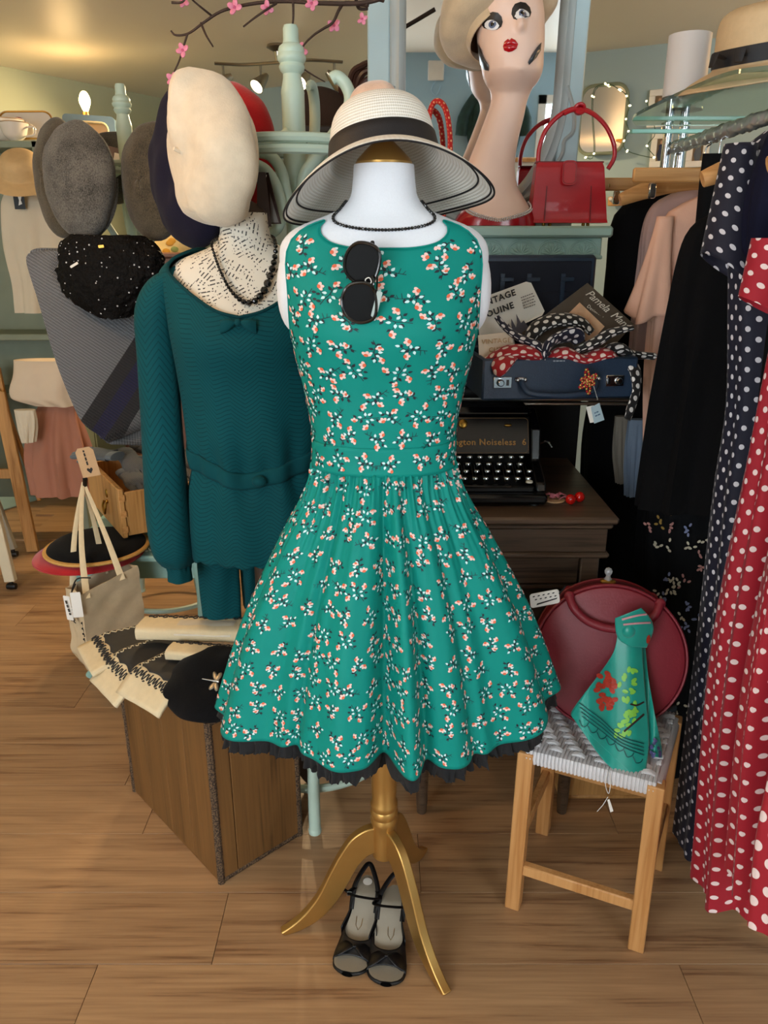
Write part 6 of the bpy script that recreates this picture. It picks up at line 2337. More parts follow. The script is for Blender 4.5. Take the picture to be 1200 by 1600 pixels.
NAVYDOT = dots('navy_polka_cotton_small', '#12142e', '#e4e2e4', .030, .0062)
BLKDOT = dots('black_polka_cotton', '#111114', '#e4e2e0', .030, .0062)
REDDOT = dots('red_polka_cotton_small', '#a3101d', '#ecd9d2', .030, .0062)


def ribbon(b, pts, ws, flat=.3, n=14):
    path = spline(pts, 8)
    wl = [p.x for p in spline([V((w, 0, 0)) for w in ws], 8)]
    m = len(path)
    acc = [0]
    for p, q in zip(path, path[1:]):
        acc.append(acc[-1] + (q - p).length)
    o0 = len(b.v)
    b.tube(path, wl, n, flat=flat)
    for i in range(m):
        for k in range(n):
            ang = 2 * pi * k / n
            b.uv[o0 + i * n + k] = (acc[i], wl[i] * sin(ang) + (.013 if cos(ang) > 0 else .04))
    return b


def headscarf(label, strands, mtl, knot=None):
    root = thing('polka_dot_headscarf', label, 'headscarf', P(*strands[0][0][0]), 'polka dot headscarves in the navy case')
    for pts, ws in strands:
        b = B()
        ribbon(b, [P(*q) for q in pts], [w * 1.7 for w in ws], flat=.42)
        b.obj('cloth_strand', mtl, root, smooth='all')
    if knot:
        B().ell(P(*knot), (.013, .012, .011), n=12, m=8).obj('knot', mtl, root)
    return root


yf = sp(0, 0, 0).y
headscarf('red polka dot headscarf spilling over the left front of the case', [([(752, 566, yf + .05), (790, 552, yf + .045), (825, 553, yf + .05), (850, 566, yf + .06)], [.006, .024, .028, .014]), ([(800, 556, yf + .03), (786, 566, yf - .006), (779, 578, yf - .014), (776, 586, yf - .012)], [.010, .016, .013, .006])], REDDOT, (806, 556, yf + .03))
headscarf('red polka dot headscarf heaped in the middle of the case', [([(850, 562, yf + .05), (880, 552, yf + .05), (910, 562, yf + .05), (945, 553, yf + .06), (965, 566, yf + .07)], [.010, .022, .018, .020, .008])], REDDOT)
headscarf('navy polka dot headscarf with one end sticking up on the left', [([(776, 495, yf + .10), (790, 512, yf + .09), (812, 528, yf + .07), (840, 540, yf + .05), (858, 556, yf + .04)], [.008, .010, .012, .014, .012]), ([(848, 566, yf + .03), (852, 545, yf + .04), (868, 530, yf + .06), (895, 523, yf + .07), (905, 535, yf + .07)], [.010, .016, .015, .018, .010])], NAVYDOT, (850, 545, yf + .04))
headscarf('black polka dot headscarf looped across the top of the pile', [([(825, 535, yf + .10), (840, 512, yf + .11), (870, 500, yf + .12), (905, 503, yf + .12), (925, 520, yf + .11)], [.012, .018, .020, .018, .012]), ([(900, 548, yf + .06), (930, 535, yf + .06), (955, 520, yf + .06), (988, 512, yf + .06)], [.010, .016, .014, .009])], BLKDOT, (900, 508, yf + .11))
headscarf('black polka dot headscarf hanging over the right end of the case', [([(935, 562, yf + .09), (960, 545, yf + .09), (985, 553, yf + .10), (1022, 557, yf + .10)], [.012, .022, .014, .012]), ([(980, 560, yf + .06), (992, 580, yf + .04), (994, 610, yf + .02), (985, 640, yf + .0), (980, 655, yf - .01)], [.014, .012, .008, .008, .006])], BLKDOT)

# ================================================================== mantelpiece and mirror unit
MY = 2.14
mz1 = P(850, 353, MY).z
mz0 = P(850, 371, MY).z
mzf = P(850, 405, MY + .03).z
mL, mR = -.035, P(959, 360, MY).x
mt = thing('mantelpiece', 'pale green painted mantelpiece with carved fan frieze', 'mantelpiece', ((mL + mR) / 2, MY + .15, 0))
slab('shelf', mL, mR, MY, MY + .30, mz0, mz1, MANTELP, mt, .006)
slab('frieze', mL + .02, mR - .02, MY + .03, MY + .28, mzf, mz0, MANTELP, mt, .003)
slab('dark_space_panel', mL + .02, mR - .02, MY + .105, MY + .12, 0, mzf, mat('dark_space_black', '#0d0c0c', .9), mt, .002)  # black board added to paint in the dark space behind the typewriter
slab('frieze_lip', mL + .018, mR - .018, MY + .022, MY + .03, mzf, mzf + .010, MANTELP, mt, .002)
for x_ in (mL + .02, mR - .12):
    slab('jamb', x_, x_ + .10, MY + .12, MY + .28, 0, mzf, MANTELP, mt, .004)
nf = 7
fw_ = (mR - mL - .05) / nf
for i in range(nf):
    cx = mL + .025 + fw_ * (i + .5)
    zc = mzf + .012
    b = B()
    for rr in (fw_ * .47, fw_ * .40):
        b.tube([V((cx + rr * cos(t), MY + .0295, zc + (mz0 - zc - .006) * rr / (fw_ * .47) * sin(t))) for t in [pi * k / 16 for k in range(17)]], .0022, 6)
    for k in range(7):
        t = pi * (k + .5) / 7
        rr = fw_ * .40
        hh = (mz0 - zc - .006) * .85
        b.tube([V((cx + rr * .15 * cos(t), MY + .0295, zc + hh * .15 * sin(t))), V((cx + rr * .6 * cos(t), MY + .0285, zc + hh * .6 * sin(t))), V((cx + rr * .95 * cos(t), MY + .0295, zc + hh * .95 * sin(t)))], [.001, .0042, .001], 6)
    b.obj('carved_fan', MANTELP, mt)

# overmantel board with the curved mirror
UY = MY + .235
un = thing('mirror_unit', 'pale blue overmantel mirror with a curved grey frame on the mantelpiece', 'mirror', ((mL + mR) / 2, UY, mz1))
tilt = rad(3.0)
u0, u1 = P(575, 150, UY), P(907, 150, UY)
UH = .86
Mu = Matrix.Translation(V(((u0.x + u1.x) / 2, UY, mz1 + .001))) @ Matrix.Rotation(tilt, 4, 'X')
uw = (u1.x - u0.x)
PALEB = mat('pale_blue_gloss_paint', '#aec6cc', .4, noise=(6, .04))
GREYF = mat('grey_blue_moulding', '#a7b0b0', .35, noise=(8, .06))
B().box((0, .018, UH / 2), (uw, .022, UH), bev=.003).xf(Mu).obj('back_board', PALEB, un)
for sx_ in (-1, 1):
    B().box((sx_ * (uw / 2 - .030), -.002, UH / 2), (.060, .020, UH), bev=.004).xf(Mu).obj('pilaster', PALEB, un)
cxm = (P(748, 150, UY).x - (u0.x + u1.x) / 2)
hwm, zb_, zc_ = .205, .050, .34
ol = [(cxm - hwm, UH - .02)] + [(cxm - hwm * cos(t), zc_ - (zc_ - zb_) * sin(t)) for t in [pi * k / 40 for k in range(41)]] + [(cxm + hwm, UH - .02)]
mp = [Mu @ V((x, -.0005, z)) for x, z in ol]
b = B()
b.add(mp, [tuple(range(len(mp)))])
o = b.obj('mirror_glass', MIRROR, un, smooth=False)
fr_pts = []
for (x, z) in ol:
    fr_pts.append(V((x, -.004, z)))
ins = []
b = B()
prof_ = [(-.003, -.002), (.004, -.016), (.016, -.020), (.026, -.012), (.036, -.014), (.046, -.004), (.046, .006), (-.003, .006)]
m = len(ol)
vs, fs = [], []
for i, (x, z) in enumerate(ol):
    x0, z0 = ol[max(i - 1, 0)]
    x1, z1 = ol[min(i + 1, m - 1)]
    d = V((x1 - x0, 0, z1 - z0)).normalized()
    nrm = V((d.z, 0, -d.x))
    if i == 0 or True:
        pass
    cen = V((cxm, 0, zc_ + .1))
    if nrm.dot(V((x, 0, z)) - cen) < 0:
        nrm = -nrm
    for (a, c) in prof_:
        vs.append(Mu @ (V((x, c, z)) + nrm * a))
k = len(prof_)
for i in range(m - 1):
    for j in range(k):
        fs.append((i * k + j, i * k + (j + 1) % k, (i + 1) * k + (j + 1) % k, (i + 1) * k + j))
b.add(vs, fs)
b.obj('mirror_frame', GREYF, un, smooth=50)
for sx_ in (-1, 1):
    pts = spline([V((cxm + sx_ * x, -.006, z)) for x, z in ((.235, .36), (.258, .30), (.262, .25), (.240, .225), (.236, .19), (.205, .14), (.17, .10), (.12, .065))], 6)
    B().tube([Mu @ p for p in pts], .012, 8, flat=.6).obj('scroll_moulding', GREYF, un)

# ================================================================== long-necked display head with beret
SKIN = NT('painted_plaster_skin')
SKIN.set(SKIN.b.inputs['Base Color'], SKIN.mix(SKIN.N('TexNoise', Vector=SKIN.coord(), Scale=9.0), lin('#e6bfab'), lin('#f0d2c0')))
SKIN.b.inputs['Roughness'].default_value = .45
SKIN = SKIN.m
HY = 2.235
ROWS = [(352, 772, 62, 40), (338, 774, 58, 40), (325, 777, 50, 38), (308, 775, 42, 35), (290, 766, 42, 34), (260, 767, 37, 31), (220, 777, 32, 29), (185, 788, 29.5, 28), (160, 795, 28, 28), (148, 797, 30, 31), (140, 797.5, 33, 37), (132, 798, 39, 44), (122, 798, 44, 50), (108, 798, 47, 53), (92, 797, 48.5, 55), (70, 796, 51, 56), (45, 795, 52, 57), (15, 794, 51, 56), (-12, 793, 44, 50), (-32, 792, 30, 36), (-42, 792, 10, 12)]
hb = thing('painted_bust', 'long-necked painted display head with red lips standing on the mantelpiece', 'display head', (P(772, 352, HY).x, HY, mz1))
tabH = []
for (py, pxc, hw, hd) in ROWS:
    c = P(pxc, py, HY)
    k = (P(pxc + 100, py, HY).x - c.x) / 100
    tabH.append((c.z, c.x, hw * k, hd * k))
tabH[0] = (mz1 + .002,) + tabH[0][1:]
zf = lambda py: P(795, py, HY).z


def head_pt(u, z, off=0.0):
    cx, rx, ry = smtab(tabH, z)
    a = 2 * pi * u
    fy = max(0, -sin(a))
    n = 2.15
    k = (abs(cos(a)) ** n + abs(sin(a)) ** n) ** (-1 / n)
    x, y_ = (rx + off) * k * cos(a), (ry + off) * k * sin(a)
    # face : the head is pushed forward of the neck
    face = max(0, min(1, (z - zf(150)) / (zf(120) - zf(150))))
    y_ -= .022 * face
    dxn = x - .010
    nose = math.exp(-(dxn / .0085) ** 2) * fy
    zn0, zn1 = zf(62), zf(22)
    if zn0 - .008 < z < zn1:
        q = (z - zn0) / (zn1 - zn0)
        y_ -= nose * .028 * max(0, (1 - q)) * min(1, (z - zn0 + .008) / .008)
    for ex in (-.034, .042):
        y_ += .008 * math.exp(-((x - ex) / .018) ** 2 - ((z - zf(38 if ex > 0 else 46)) / .016) ** 2) * fy
    y_ -= .006 * math.exp(-(dxn / .018) ** 2 - ((z - zf(122)) / .014) ** 2) * fy
    return V((cx + x, HY + y_, z))


zlist = []
for (a, c) in zip(tabH, tabH[1:]):
    for q in range(5):
        zlist.append(a[0] + (c[0] - a[0]) * q / 5)
zlist.append(tabH[-1][0])
b = B()
b.grid(lambda u, v: head_pt(u, zlist[round(v * (len(zlist) - 1))]), 72, len(zlist) - 1, True)
b.obj('head_and_neck', SKIN, hb, smooth='all')


def on_face(px, py, off=.0015):
    """nearest front point of the head under a pixel"""
    z = P(px, py, HY - .06).z
    want = P(px, py, HY - .075)
    best, bu = 9, .75
    for i in range(121):
        u = .5 + .5 * i / 120
        q = head_pt(u, z, off)
        e = abs(q.x - want.x * q.y / want.y)
        if e < best:
            best, bu = e, u
    return head_pt(bu, z, off)


def face_patch(name, outline, mtl, par, off, bulge=0.0, cen=None):
    pts = [on_face(x, y_, off) for x, y_ in outline]
    cx = sum(x for x, _ in outline) / len(outline) if cen is None else cen[0]
    cy = sum(y_ for _, y_ in outline) / len(outline) if cen is None else cen[1]
    c = on_face(cx, cy, off + bulge)
    mid = [on_face((x + cx) / 2, (y_ + cy) / 2, off + bulge * .75) for x, y_ in outline]
    n = len(pts)
    fs = [(i, (i + 1) % n, n + (i + 1) % n, n + i) for i in range(n)] + [(n + i, n + (i + 1) % n, 2 * n) for i in range(n)]
    fs = [f[::-1] for f in fs]
    b = B().add(pts + mid + [c], fs)
    return b.obj(name, mtl, par, smooth='all')


def ep(cx, cy, rx, ry, rot=0, n=20):
    return ellp(cx, cy, rx, ry, rot, n)


SHADOW = mat('black_eye_shadow', '#1a1513', .5)
EYEW, IRIS, PUP = mat('eye_white', '#e8e8ea', .2), mat('grey_blue_iris', '#5f6a86', .2), mat('pupil_black', '#0a0a0c', .15)
LIPS = mat('red_gloss_lips', '#b00f1a', .15, coat=.5)
for (cx, cy, rot, sx_) in ((768, 43, 24, -1), (815, 31, -16, 1)):
    so_ = face_patch('eye_shadow', [(cx + (x) * cos(rad(rot)) - y_ * sin(rad(rot)), cy + x * sin(rad(rot)) + y_ * cos(rad(rot))) for x, y_ in [(-15, 4), (-16, -4), (-13, -12), (-6, -17), (2, -18), (10, -15), (15, -8), (16, 0), (12, 6), (0, 9), (-10, 8)]], SHADOW, hb, .0012)
    ey = face_patch('eye', ep(cx, cy + 2, 12, 7.5, rot), EYEW, hb, .0022, .002)
    face_patch('iris', ep(cx + 1, cy + 1.5, 6, 6, 0), IRIS, ey, .0038, .001)
    face_patch('pupil', ep(cx + 1, cy + 1.5, 3.2, 3.2, 0), PUP, ey, .0052, .0005)
    face_patch('eye_glint', ep(cx + 3, cy - 1, 1.3, 1.3, 0, 8), EYEW, ey, .0064, .0003)
lp = face_patch('upper_lip', [(785, 80), (788, 73), (793, 69), (796, 71), (799, 68), (805, 71), (809, 77), (803, 79), (796, 79), (790, 80)], LIPS, hb, .002, .005)
face_patch('lower_lip', [(785, 80), (790, 80), (796, 79.5), (803, 79), (809, 77), (806, 84), (800, 88), (794, 89), (788, 86)], LIPS, hb, .002, .006)
# dark hair curling out under the beret by the cheeks
HAIRM = mat('dark_silver_hair', '#3a3c40', .3, noise=(60, .4))
for outline in ([(746, 62), (750, 78), (757, 92), (763, 104), (764, 112), (756, 108), (748, 96), (744, 80)], [(846, 70), (845, 82), (838, 95), (827, 108), (824, 104), (831, 92), (838, 80)]):
    face_patch('side_hair', outline, HAIRM, hb, .003, .006)
# red bodice with a rhinestone edge
REDS = mat('red_patent', '#a30d18', .2, coat=.3)
zbd = lambda u: mz1 + .012 + .045 * abs(((u - .75) / .25)) ** 1.2 if .5 < u < 1 else mz1 + .055
b = B()
b.grid(lambda u, v: head_pt(u, mz1 + .0015 + (max(mz1 + .004, zbd(u)) - mz1 - .0015) * v, .0045), 96, 8, True)
o = b.obj('red_bodice', REDS, hb, smooth='all')
rh_ = B().ell((0, 0, 0), .0026, n=6, m=4).mesh('rhinestone', mat('rhinestone', '#d8d9dc', .1, metal=.6), smooth=False)
for i in range(60):
    u = .5 + .5 * (i + .5) / 60
    for dz in (0, .005):
        inst(rh_, 'rhinestone', head_pt(u, max(mz1 + .004, zbd(u)) + dz, .006), hb)
hbn = beret('large beige felt beret worn by the painted display head', P(780, 28, HY + .008), (-.30, .45, .84), .154, BEIGE_F, .095, stalk=False, seed=12, sag=.0, group='berets')

# red polka headband standing on the mantel, left of the head
hbd = thing('red_headband', 'red spotted padded headband standing behind the straw hat', 'headband', P(690, 352, 2.25))
hpth = [P(672, 352, 2.27), P(668, 300, 2.26), P(668, 230, 2.25), P(672, 175, 2.245), P(682, 158, 2.24), P(695, 168, 2.235), P(702, 200, 2.23), P(703, 240, 2.23), P(698, 300, 2.23), P(692, 352, 2.23)]
hpth = [V((p.x, p.y, max(p.z, mz1 + .012))) for p in hpth]
ribbon_b = ribbon(B(), hpth, [.008, .009, .010, .011, .012, .011, .010, .010, .009, .008], flat=.6)
ribbon_b.obj('padded_band', dots('red_spot_band', '#c01410', '#f0c08a', .018, .0028), hbd, smooth='all')

# ================================================================== red handbag on the mantel
LEATH = mat('red_leather', '#b51424', .33, noise=(12, .06), bump=(200, .12), coat=.15)
LEATHD = mat('dark_red_leather', '#6e0c16', .4, noise=(12, .06))
hg = thing('red_handbag', 'small structured red leather handbag with a knotted arched handle', 'handbag', P(890, 348, 2.22))
HBY = 2.20
bl_, br_ = P(829, 345, HBY), P(950, 345, HBY)
tl_, tr_ = P(840, 253, HBY), P(946, 253, HBY)
bz = mz1 + .009
tz = tl_.z
dpt = .075
vs = []
for (xl, xr, z, d) in ((bl_.x, br_.x, bz, dpt), (bl_.x + .002, br_.x - .002, bz + .01, dpt + .004), (tl_.x - .001, tr_.x + .001, tz - .012, .048), (tl_.x + .004, tr_.x - .004, tz, .036)):
    vs.append([(xl, HBY), (xr, HBY), (xr, HBY + d), (xl, HBY + d), z])
b = B()


def bagp(u, v):
    n = len(vs) - 1
    f = v * n
    i = min(n - 1, int(f))
    k = f - i
    ring = [V((p[0] + (q[0] - p[0]) * k, p[1] + (q[1] - p[1]) * k, vs[i][4] + (vs[i + 1][4] - vs[i][4]) * k)) for p, q in zip(vs[i][:4], vs[i + 1][:4])]
    ring = [V((p.x, p.y + .012 * v if j < 2 else p.y - .012 * 0, p.z)) for j, p in enumerate(ring)]
    g = (u % 1) * 4
    j = int(g) % 4
    kk = g - int(g)
    return ring[j].lerp(ring[(j + 1) % 4], kk)


b.grid(bagp, 48, 18, True)
b.add([bagp(i / 4 + 1e-6, 0) for i in range(4)], [(3, 2, 1, 0)])
b.add([bagp(i / 4 + 1e-6, 1) for i in range(4)], [(0, 1, 2, 3)])
o = b.obj('body', LEATH, hg, smooth=35)
m_ = o.modifiers.new('edge', 'BEVEL')
m_.width, m_.segments, m_.limit_method, m_.angle_limit = .004, 2, 'ANGLE', rad(40)
for (xa, xb) in ((.17, .24), (.76, .83)):
    b = B()
    b.grid(lambda u, v, xa=xa: V((bl_.x + (br_.x - bl_.x) * xa + .003 * u + (.004 if xa < .5 else -.004) * v, HBY - .001 + .012 * v, bz + .004 + (tz - bz - .01) * v)), 2, 8)
    o = b.obj('seam', LEATHD, hg, smooth=False)
    m_ = o.modifiers.new('thick', 'SOLIDIFY')
    m_.thickness = .002
B().box(((tl_.x + tr_.x) / 2, HBY + .03, tz + .001), (tr_.x - tl_.x, .034, .004), bev=.001).obj('top_opening', LEATHD, hg)
fl = frame(P(890, 270, HBY - .004) + V((0, .004, 0)), (1, 0, 0), y=(0, .11, 1))
pl = rrect(.038, .060, .012)
o = B().prism(pl, .004, fl @ Matrix.Translation((0, 0, .0))).obj('clasp_flap', LEATH, hg, smooth=40)
B().tube([fl @ V((x * .86, y_ * .88, .0045)) for x, y_ in pl], .0006, 5, closed=True).obj('flap_stitching', LEATHD, hg)
hh_ = spline([P(841, 262, HBY + .02), P(842, 235, HBY + .02), P(852, 205, HBY + .02), P(872, 182, HBY + .02), P(897, 170, HBY + .02), P(922, 175, HBY + .02), P(945, 195, HBY + .02), P(958, 222, HBY + .02), P(960, 245, HBY + .02), P(950, 264, HBY + .02)], 6)
B().tube(hh_, .0058, 10).obj('handle', LEATH, hg)
B().tube([p + V((0, -.010, -.004)) for p in hh_[20:44]], .0048, 8).obj('handle_wrap', LEATH, hg)
kn = P(906, 170, HBY + .016)
for a in (0, 60, 120):
    B().tube([kn + V((.012 * cos(t), .010 * sin(t) * cos(rad(a)), .011 * sin(t))) for t in [2 * pi * i / 16 for i in range(16)]], .0045, 8, closed=True).obj('handle_knot', LEATH, hg)
for px in (850, 862, 912, 922):
    q = P(px, 349, HBY + .02)
    B().lathe([(0, .010), (.004, .010), (.005, .004), (.003, 0), (0, 0)], (q.x, HBY + .025 + (.02 if px in (862, 922) else 0), mz1), n=10).obj('metal_foot', BRASS, hg)
B().lathe([(0, 0), (.005, 0), (.005, .003), (0, .003)], P(951, 290, HBY + .03), R=(0, pi / 2, 0), n=12).obj('side_stud', BRASS, hg)

# ================================================================== wooden stool with woven seat, round bag and scarf
FT = [PZ(802, 1413, 0), PZ(994, 1478, 0), PZ(1024, 1352, 0), PZ(848, 1298, 0)]     # front-left, front-right, back-right, back-left
SZT = .445
st = thing('woven_stool', 'wooden stool with a white woven cord seat under the red bag', 'stool', sum(FT, V((0, 0, 0))) / 4)
fx = (FT[1] - FT[0]).normalized()
fy = V((-fx.y, fx.x, 0))
RS = Matrix((fx, fy, V((0, 0, 1)))).transposed()
cen = sum(FT, V((0, 0, 0))) / 4
TPP = []
for f in FT:
    t = f + (cen - f) * .035
    TPP.append(t)
    Mx = frame((f + t) / 2 + V((0, 0, SZT / 2 - .002)), fx, y=fy)
    b = B()
    hw = .0175
    vs = []
    for q, z in ((f, 0), (t, SZT - .004)):
        for sx_, sy_ in ((-1, -1), (1, -1), (1, 1), (-1, 1)):
            vs.append(q + fx * sx_ * hw + fy * sy_ * hw + V((0, 0, z)))
    b.add(vs, [(3, 2, 1, 0), (4, 5, 6, 7), (0, 1, 5, 4), (1, 2, 6, 5), (2, 3, 7, 6), (3, 0, 4, 7)])
    o = b.obj('leg', BEECH, st)
    m_ = o.modifiers.new('edge', 'BEVEL')
    m_.width, m_.segments = .003, 2


def rung(p, q, z, z2=None):
    p, q = V((p.x, p.y, z)), V((q.x, q.y, z2 if z2 else z))
    d = (q - p).normalized()
    p, q = p + d * .016, q - d * .016
    Mx = frame((p + q) / 2, d, z=(0, 0, 1))
    B().box(Mx.translation, ((q - p).length, .020, .030), Mx.to_3x3(), bev=.003).obj('rung', BEECH, st)


rung(FT[0], FT[1], .118)
rung(FT[3], FT[2], .215)
rung(FT[0], FT[3], .195)
rung(FT[1], FT[2], .195)
CORD = mat('white_paper_cord', '#d5d4d6', .8, noise=(80, .05), bump=(300, .4))
ux, uy = (TPP[1] - TPP[0]), (TPP[3] - TPP[0])
for p, q in ((0, 1), (1, 2), (2, 3), (3, 0)):
    B().tube([TPP[p] + V((0, 0, SZT - .014)), TPP[q] + V((0, 0, SZT - .014))], .014, 10).obj('seat_rail', CORD, st)


def seat(a, c, z=0):
    return TPP[0] + ux * a + uy * c + (TPP[2] - TPP[0] - ux - uy) * a * c + V((0, 0, SZT + z - .010 * sin(pi * a) * sin(pi * c)))


# warp cords wrap the front and back rails; weft strips weave over and under
NW, NF = 34, 12
b = B()
for i in range(NW):
    a = (i + .5) / NW
    pts = [seat(a, -.03, -.030), seat(a, -.055, -.014), seat(a, -.035, .001)] + [seat(a, c / 12, .002) for c in range(0, 13)] + [seat(a, 1.035, .001), seat(a, 1.055, -.014), seat(a, 1.03, -.030)]
    b.tube(pts, .0042, 6)
b.obj('warp_cords', CORD, st, kind='stuff')
for j in range(NF):
    c = (j + .7) / (NF + .4)
    b = B()
    for sub in (-1, 0, 1):
        pts = []
        for i in range(NW * 2 + 1):
            a = i / (NW * 2)
            ph = (i / 6.0 + j * .5) * pi * 2 / 2
            pts.append(seat(a, c + sub * .017, .0035 + .0045 * sin(ph)))
        b.tube(pts, .0033, 5)
    b.obj('weft_strip', CORD, st)

# round red bag leaning on the seat
BC_B = PZ(915, 1138, SZT + .004)
lean = rad(14)
RR, TH = .166, .085
bn = V((-.20, -cos(lean), sin(lean))).normalized()
bx = V((1, -.20, 0)).normalized()
bu = bn.cross(bx) * -1
if bu.z < 0:
    bu = -bu
cbag = PZ(948, 1148, SZT) + bu * (RR + .002) + V((0, .034, 0))
rb = thing('round_red_bag', 'round dark red leather bag with a clear clasp standing on the stool', 'handbag', cbag - bu * RR)
WINE = mat('wine_red_leather', '#7d1f2c', .45, noise=(10, .06), bump=(180, .15))
Mg = frame(cbag, bx, y=bu)
Rz = Mg.to_3x3()
# drum
prof = [(0, .030), (RR * .90, .030), (RR * .97, .027), (RR, .020), (RR, -.050), (RR * .97, -.057), (0, -.057)]
B().lathe(prof, n=72).xf(Mg).obj('drum', WINE, rb)
for zz in (.024, -.052):
    B().tube([Mg @ V(((RR + .001) * cos(t), (RR + .001) * sin(t), zz)) for t in [2 * pi * i / 72 for i in range(72)]], .0032, 8, closed=True).obj('piping', WINE, rb)
# flat opening edge at the top with brass frame
WINED = mat('deep_wine_leather', '#4f131c', .5)
b = B()
b.grid(lambda u, v: Mg @ V(((RR + .0015) * cos(rad(40 + 100 * u)), (RR + .0015) * sin(rad(40 + 100 * u)), -.022 + .010 * v)), 40, 2)
b.obj('opening_seam', WINED, rb, smooth='all')
for sd, zz in ((1, .034), (-1, -.061)):
    hp_ = spline([Mg @ V((x, y_, zz + (sd * .012 if 0 < i < 6 else 0))) for i, (x, y_) in enumerate(((-.098, RR * .82), (-.085, RR * .66), (-.050, RR * .50), (.0, RR * .44), (.050, RR * .50), (.085, RR * .66), (.098, RR * .82)))], 6)
    if sd == 1:
        B().tube(hp_, .0095, 12).obj('handle', WINE, rb)
        for k in (0, -1):
            B().ell(hp_[k], (.012, .012, .008), R=Rz).obj('handle_end', WINE, rb)
    else:
        B().tube(hp_, .0095, 12).obj('handle', WINE, rb)
ckp = Mg @ V((-.012, RR + .002, -.014))
B().box(ckp, (.034, .010, .022), Rz, bev=.003).obj('clasp_plate', BRASS, rb)
B().lathe([(0, 0), (.011, 0), (.010, .005), (.006, .010), (.005, .014), (.0085, .020), (.009, .025), (.006, .031), (0, .033)], ckp, R=Rz @ Euler((-pi / 2, 0, 0)).to_matrix(), n=18).obj('clasp_knob', mat('clear_acrylic', '#cfd3d6', .08, trans=.6), rb)
tagm = frame(P(851, 935, cbag.y - .02), (1, .1, .16), y=(-.15, 0, .9))
tgc = thing('leaflet_tag', 'white spotted card tag tied to the round red bag handle', 'tag', P(851, 935, cbag.y - .02))
B().prism(rrect(.066, .034, .006), .0014, tagm).obj('card', PAPERW, tgc, smooth=False)
b = B()
for i in range(5):
    for j in range(2):
        b.prism(ellp(-.024 + i * .011 + .004 * j, .010 - .008 * j, .003, .0014, 10), .0004, tagm @ Matrix.Translation((0, 0, .0015)))
b.obj('printed_spots', INK, tgc, smooth=False)
B().prism([(-.02, -.012), (.026, -.006), (.028, -.003), (-.018, -.008)], .0004, tagm @ Matrix.Translation((0, 0, .0015))).obj('printed_bar', INK, tgc, smooth=False)
B().tube([P(874, 928, cbag.y - .025), P(884, 915, cbag.y - .03)], .002, 6).obj('tie', BLACKP, tgc)

# silk scarf knotted on the handle
SCF = NT('emerald_silk')
SCF.set(SCF.b.inputs['Base Color'], SCF.mix(SCF.N('TexNoise', Vector=SCF.coord(), Scale=20.0), lin('#088a7c'), lin('#0ea394')))
SCF.b.inputs['Roughness'].default_value = .35
SCF.b.inputs['Sheen Weight'].default_value = .3
SCF = SCF.m
ysc = (Mg @ V((0, 0, .062))).y


def YS(x, y_):
    top = P(985, 985, ysc).y
    k = (y_ - 985) / 240
    return ysc - .165 * max(0, k) ** 1.1 - .016 * sin((x - 900) / 11.0) * (1 - .35 * k) * .5 - .006 * sin((x - 900) / 23 + 1)


ss = thing('silk_scarf', 'emerald silk scarf with coral flower print knotted on the round bag handle', 'scarf', P(985, 1100, ysc))


def px_sheet2(name, left, right, mtl, parent, Yf, nu=40, nv=50, th=.0014):
    Lp = spline([V((x, y_, 0)) for x, y_ in left], 10)
    Rp = spline([V((x, y_, 0)) for x, y_ in right], 10)

    def at(pl, v):
        f = v * (len(pl) - 1)
        i = min(len(pl) - 2, int(f))
        return pl[i].lerp(pl[i + 1], f - i)

    def fn(u, v):
        q = at(Lp, v).lerp(at(Rp, v), u)
        return P(q.x, q.y, Yf(q.x, q.y))
    b = B()
    b.grid(fn, nu, nv)
    o = b.obj(name, mtl, parent, smooth='all')
    m_ = o.modifiers.new('thick', 'SOLIDIFY')
    m_.thickness, m_.offset = th, 0
    return o


px_sheet2('main_fall', [(966, 985), (958, 1020), (935, 1055), (912, 1085), (893, 1112), (895, 1122)], [(1002, 985), (1004, 1030), (1008, 1080), (1014, 1150), (1010, 1200), (1006, 1228)], SCF, ss, YS)
px_sheet2('corner_fall', [(893, 1118), (915, 1150), (945, 1190), (975, 1215), (1005, 1228)], [(950, 1112), (985, 1130), (1000, 1150), (1010, 1190), (1006, 1227)], SCF, ss, lambda x, y_: YS(x, y_) + .001)
px_sheet2('back_tail', [(990, 985), (1000, 1050), (1010, 1110), (1016, 1170), (1018, 1182)], [(1006, 985), (1012, 1050), (1022, 1110), (1033, 1165), (1034, 1184)], SCF, ss, lambda x, y_: YS(1000, y_) + .014 + .004 * sin(x / 4))
px_sheet2('loop', [(961, 966), (962, 985), (968, 1000), (985, 1010)], [(1002, 950), (1016, 966), (1021, 985), (1010, 1012)], SCF, ss, lambda x, y_: ysc - .012 - .012 * sin(pi * max(0, min(1, (x - 960) / 60))), 20, 24)
B().ell(P(982, 985, ysc - .016), (.016, .014, .018), n=16, m=10).obj('knot', SCF, ss)
CORAL, LIME, DKG, PINKL, LILAC = mat('scarf_coral', '#b03a2a', .4, noise=(120, .25)), mat('scarf_lime', '#7fc84a', .4), mat('scarf_dark_line', '#0a4f52', .4), mat('scarf_pink_line', '#d8a0a8', .4), mat('scarf_violet', '#4a4a7a', .4, noise=(150, .5))


def on_scarf(pts, mtl, nm, bb=None, d=.0022, Yf=YS):
    vs = [P(x, y_, Yf(x, y_) - d) for x, y_ in pts]
    b = bb or B()
    b.add(vs, [tuple(range(len(vs)))[::-1]])
    if bb is None:
        b.obj(nm, mtl, ss, smooth=False)


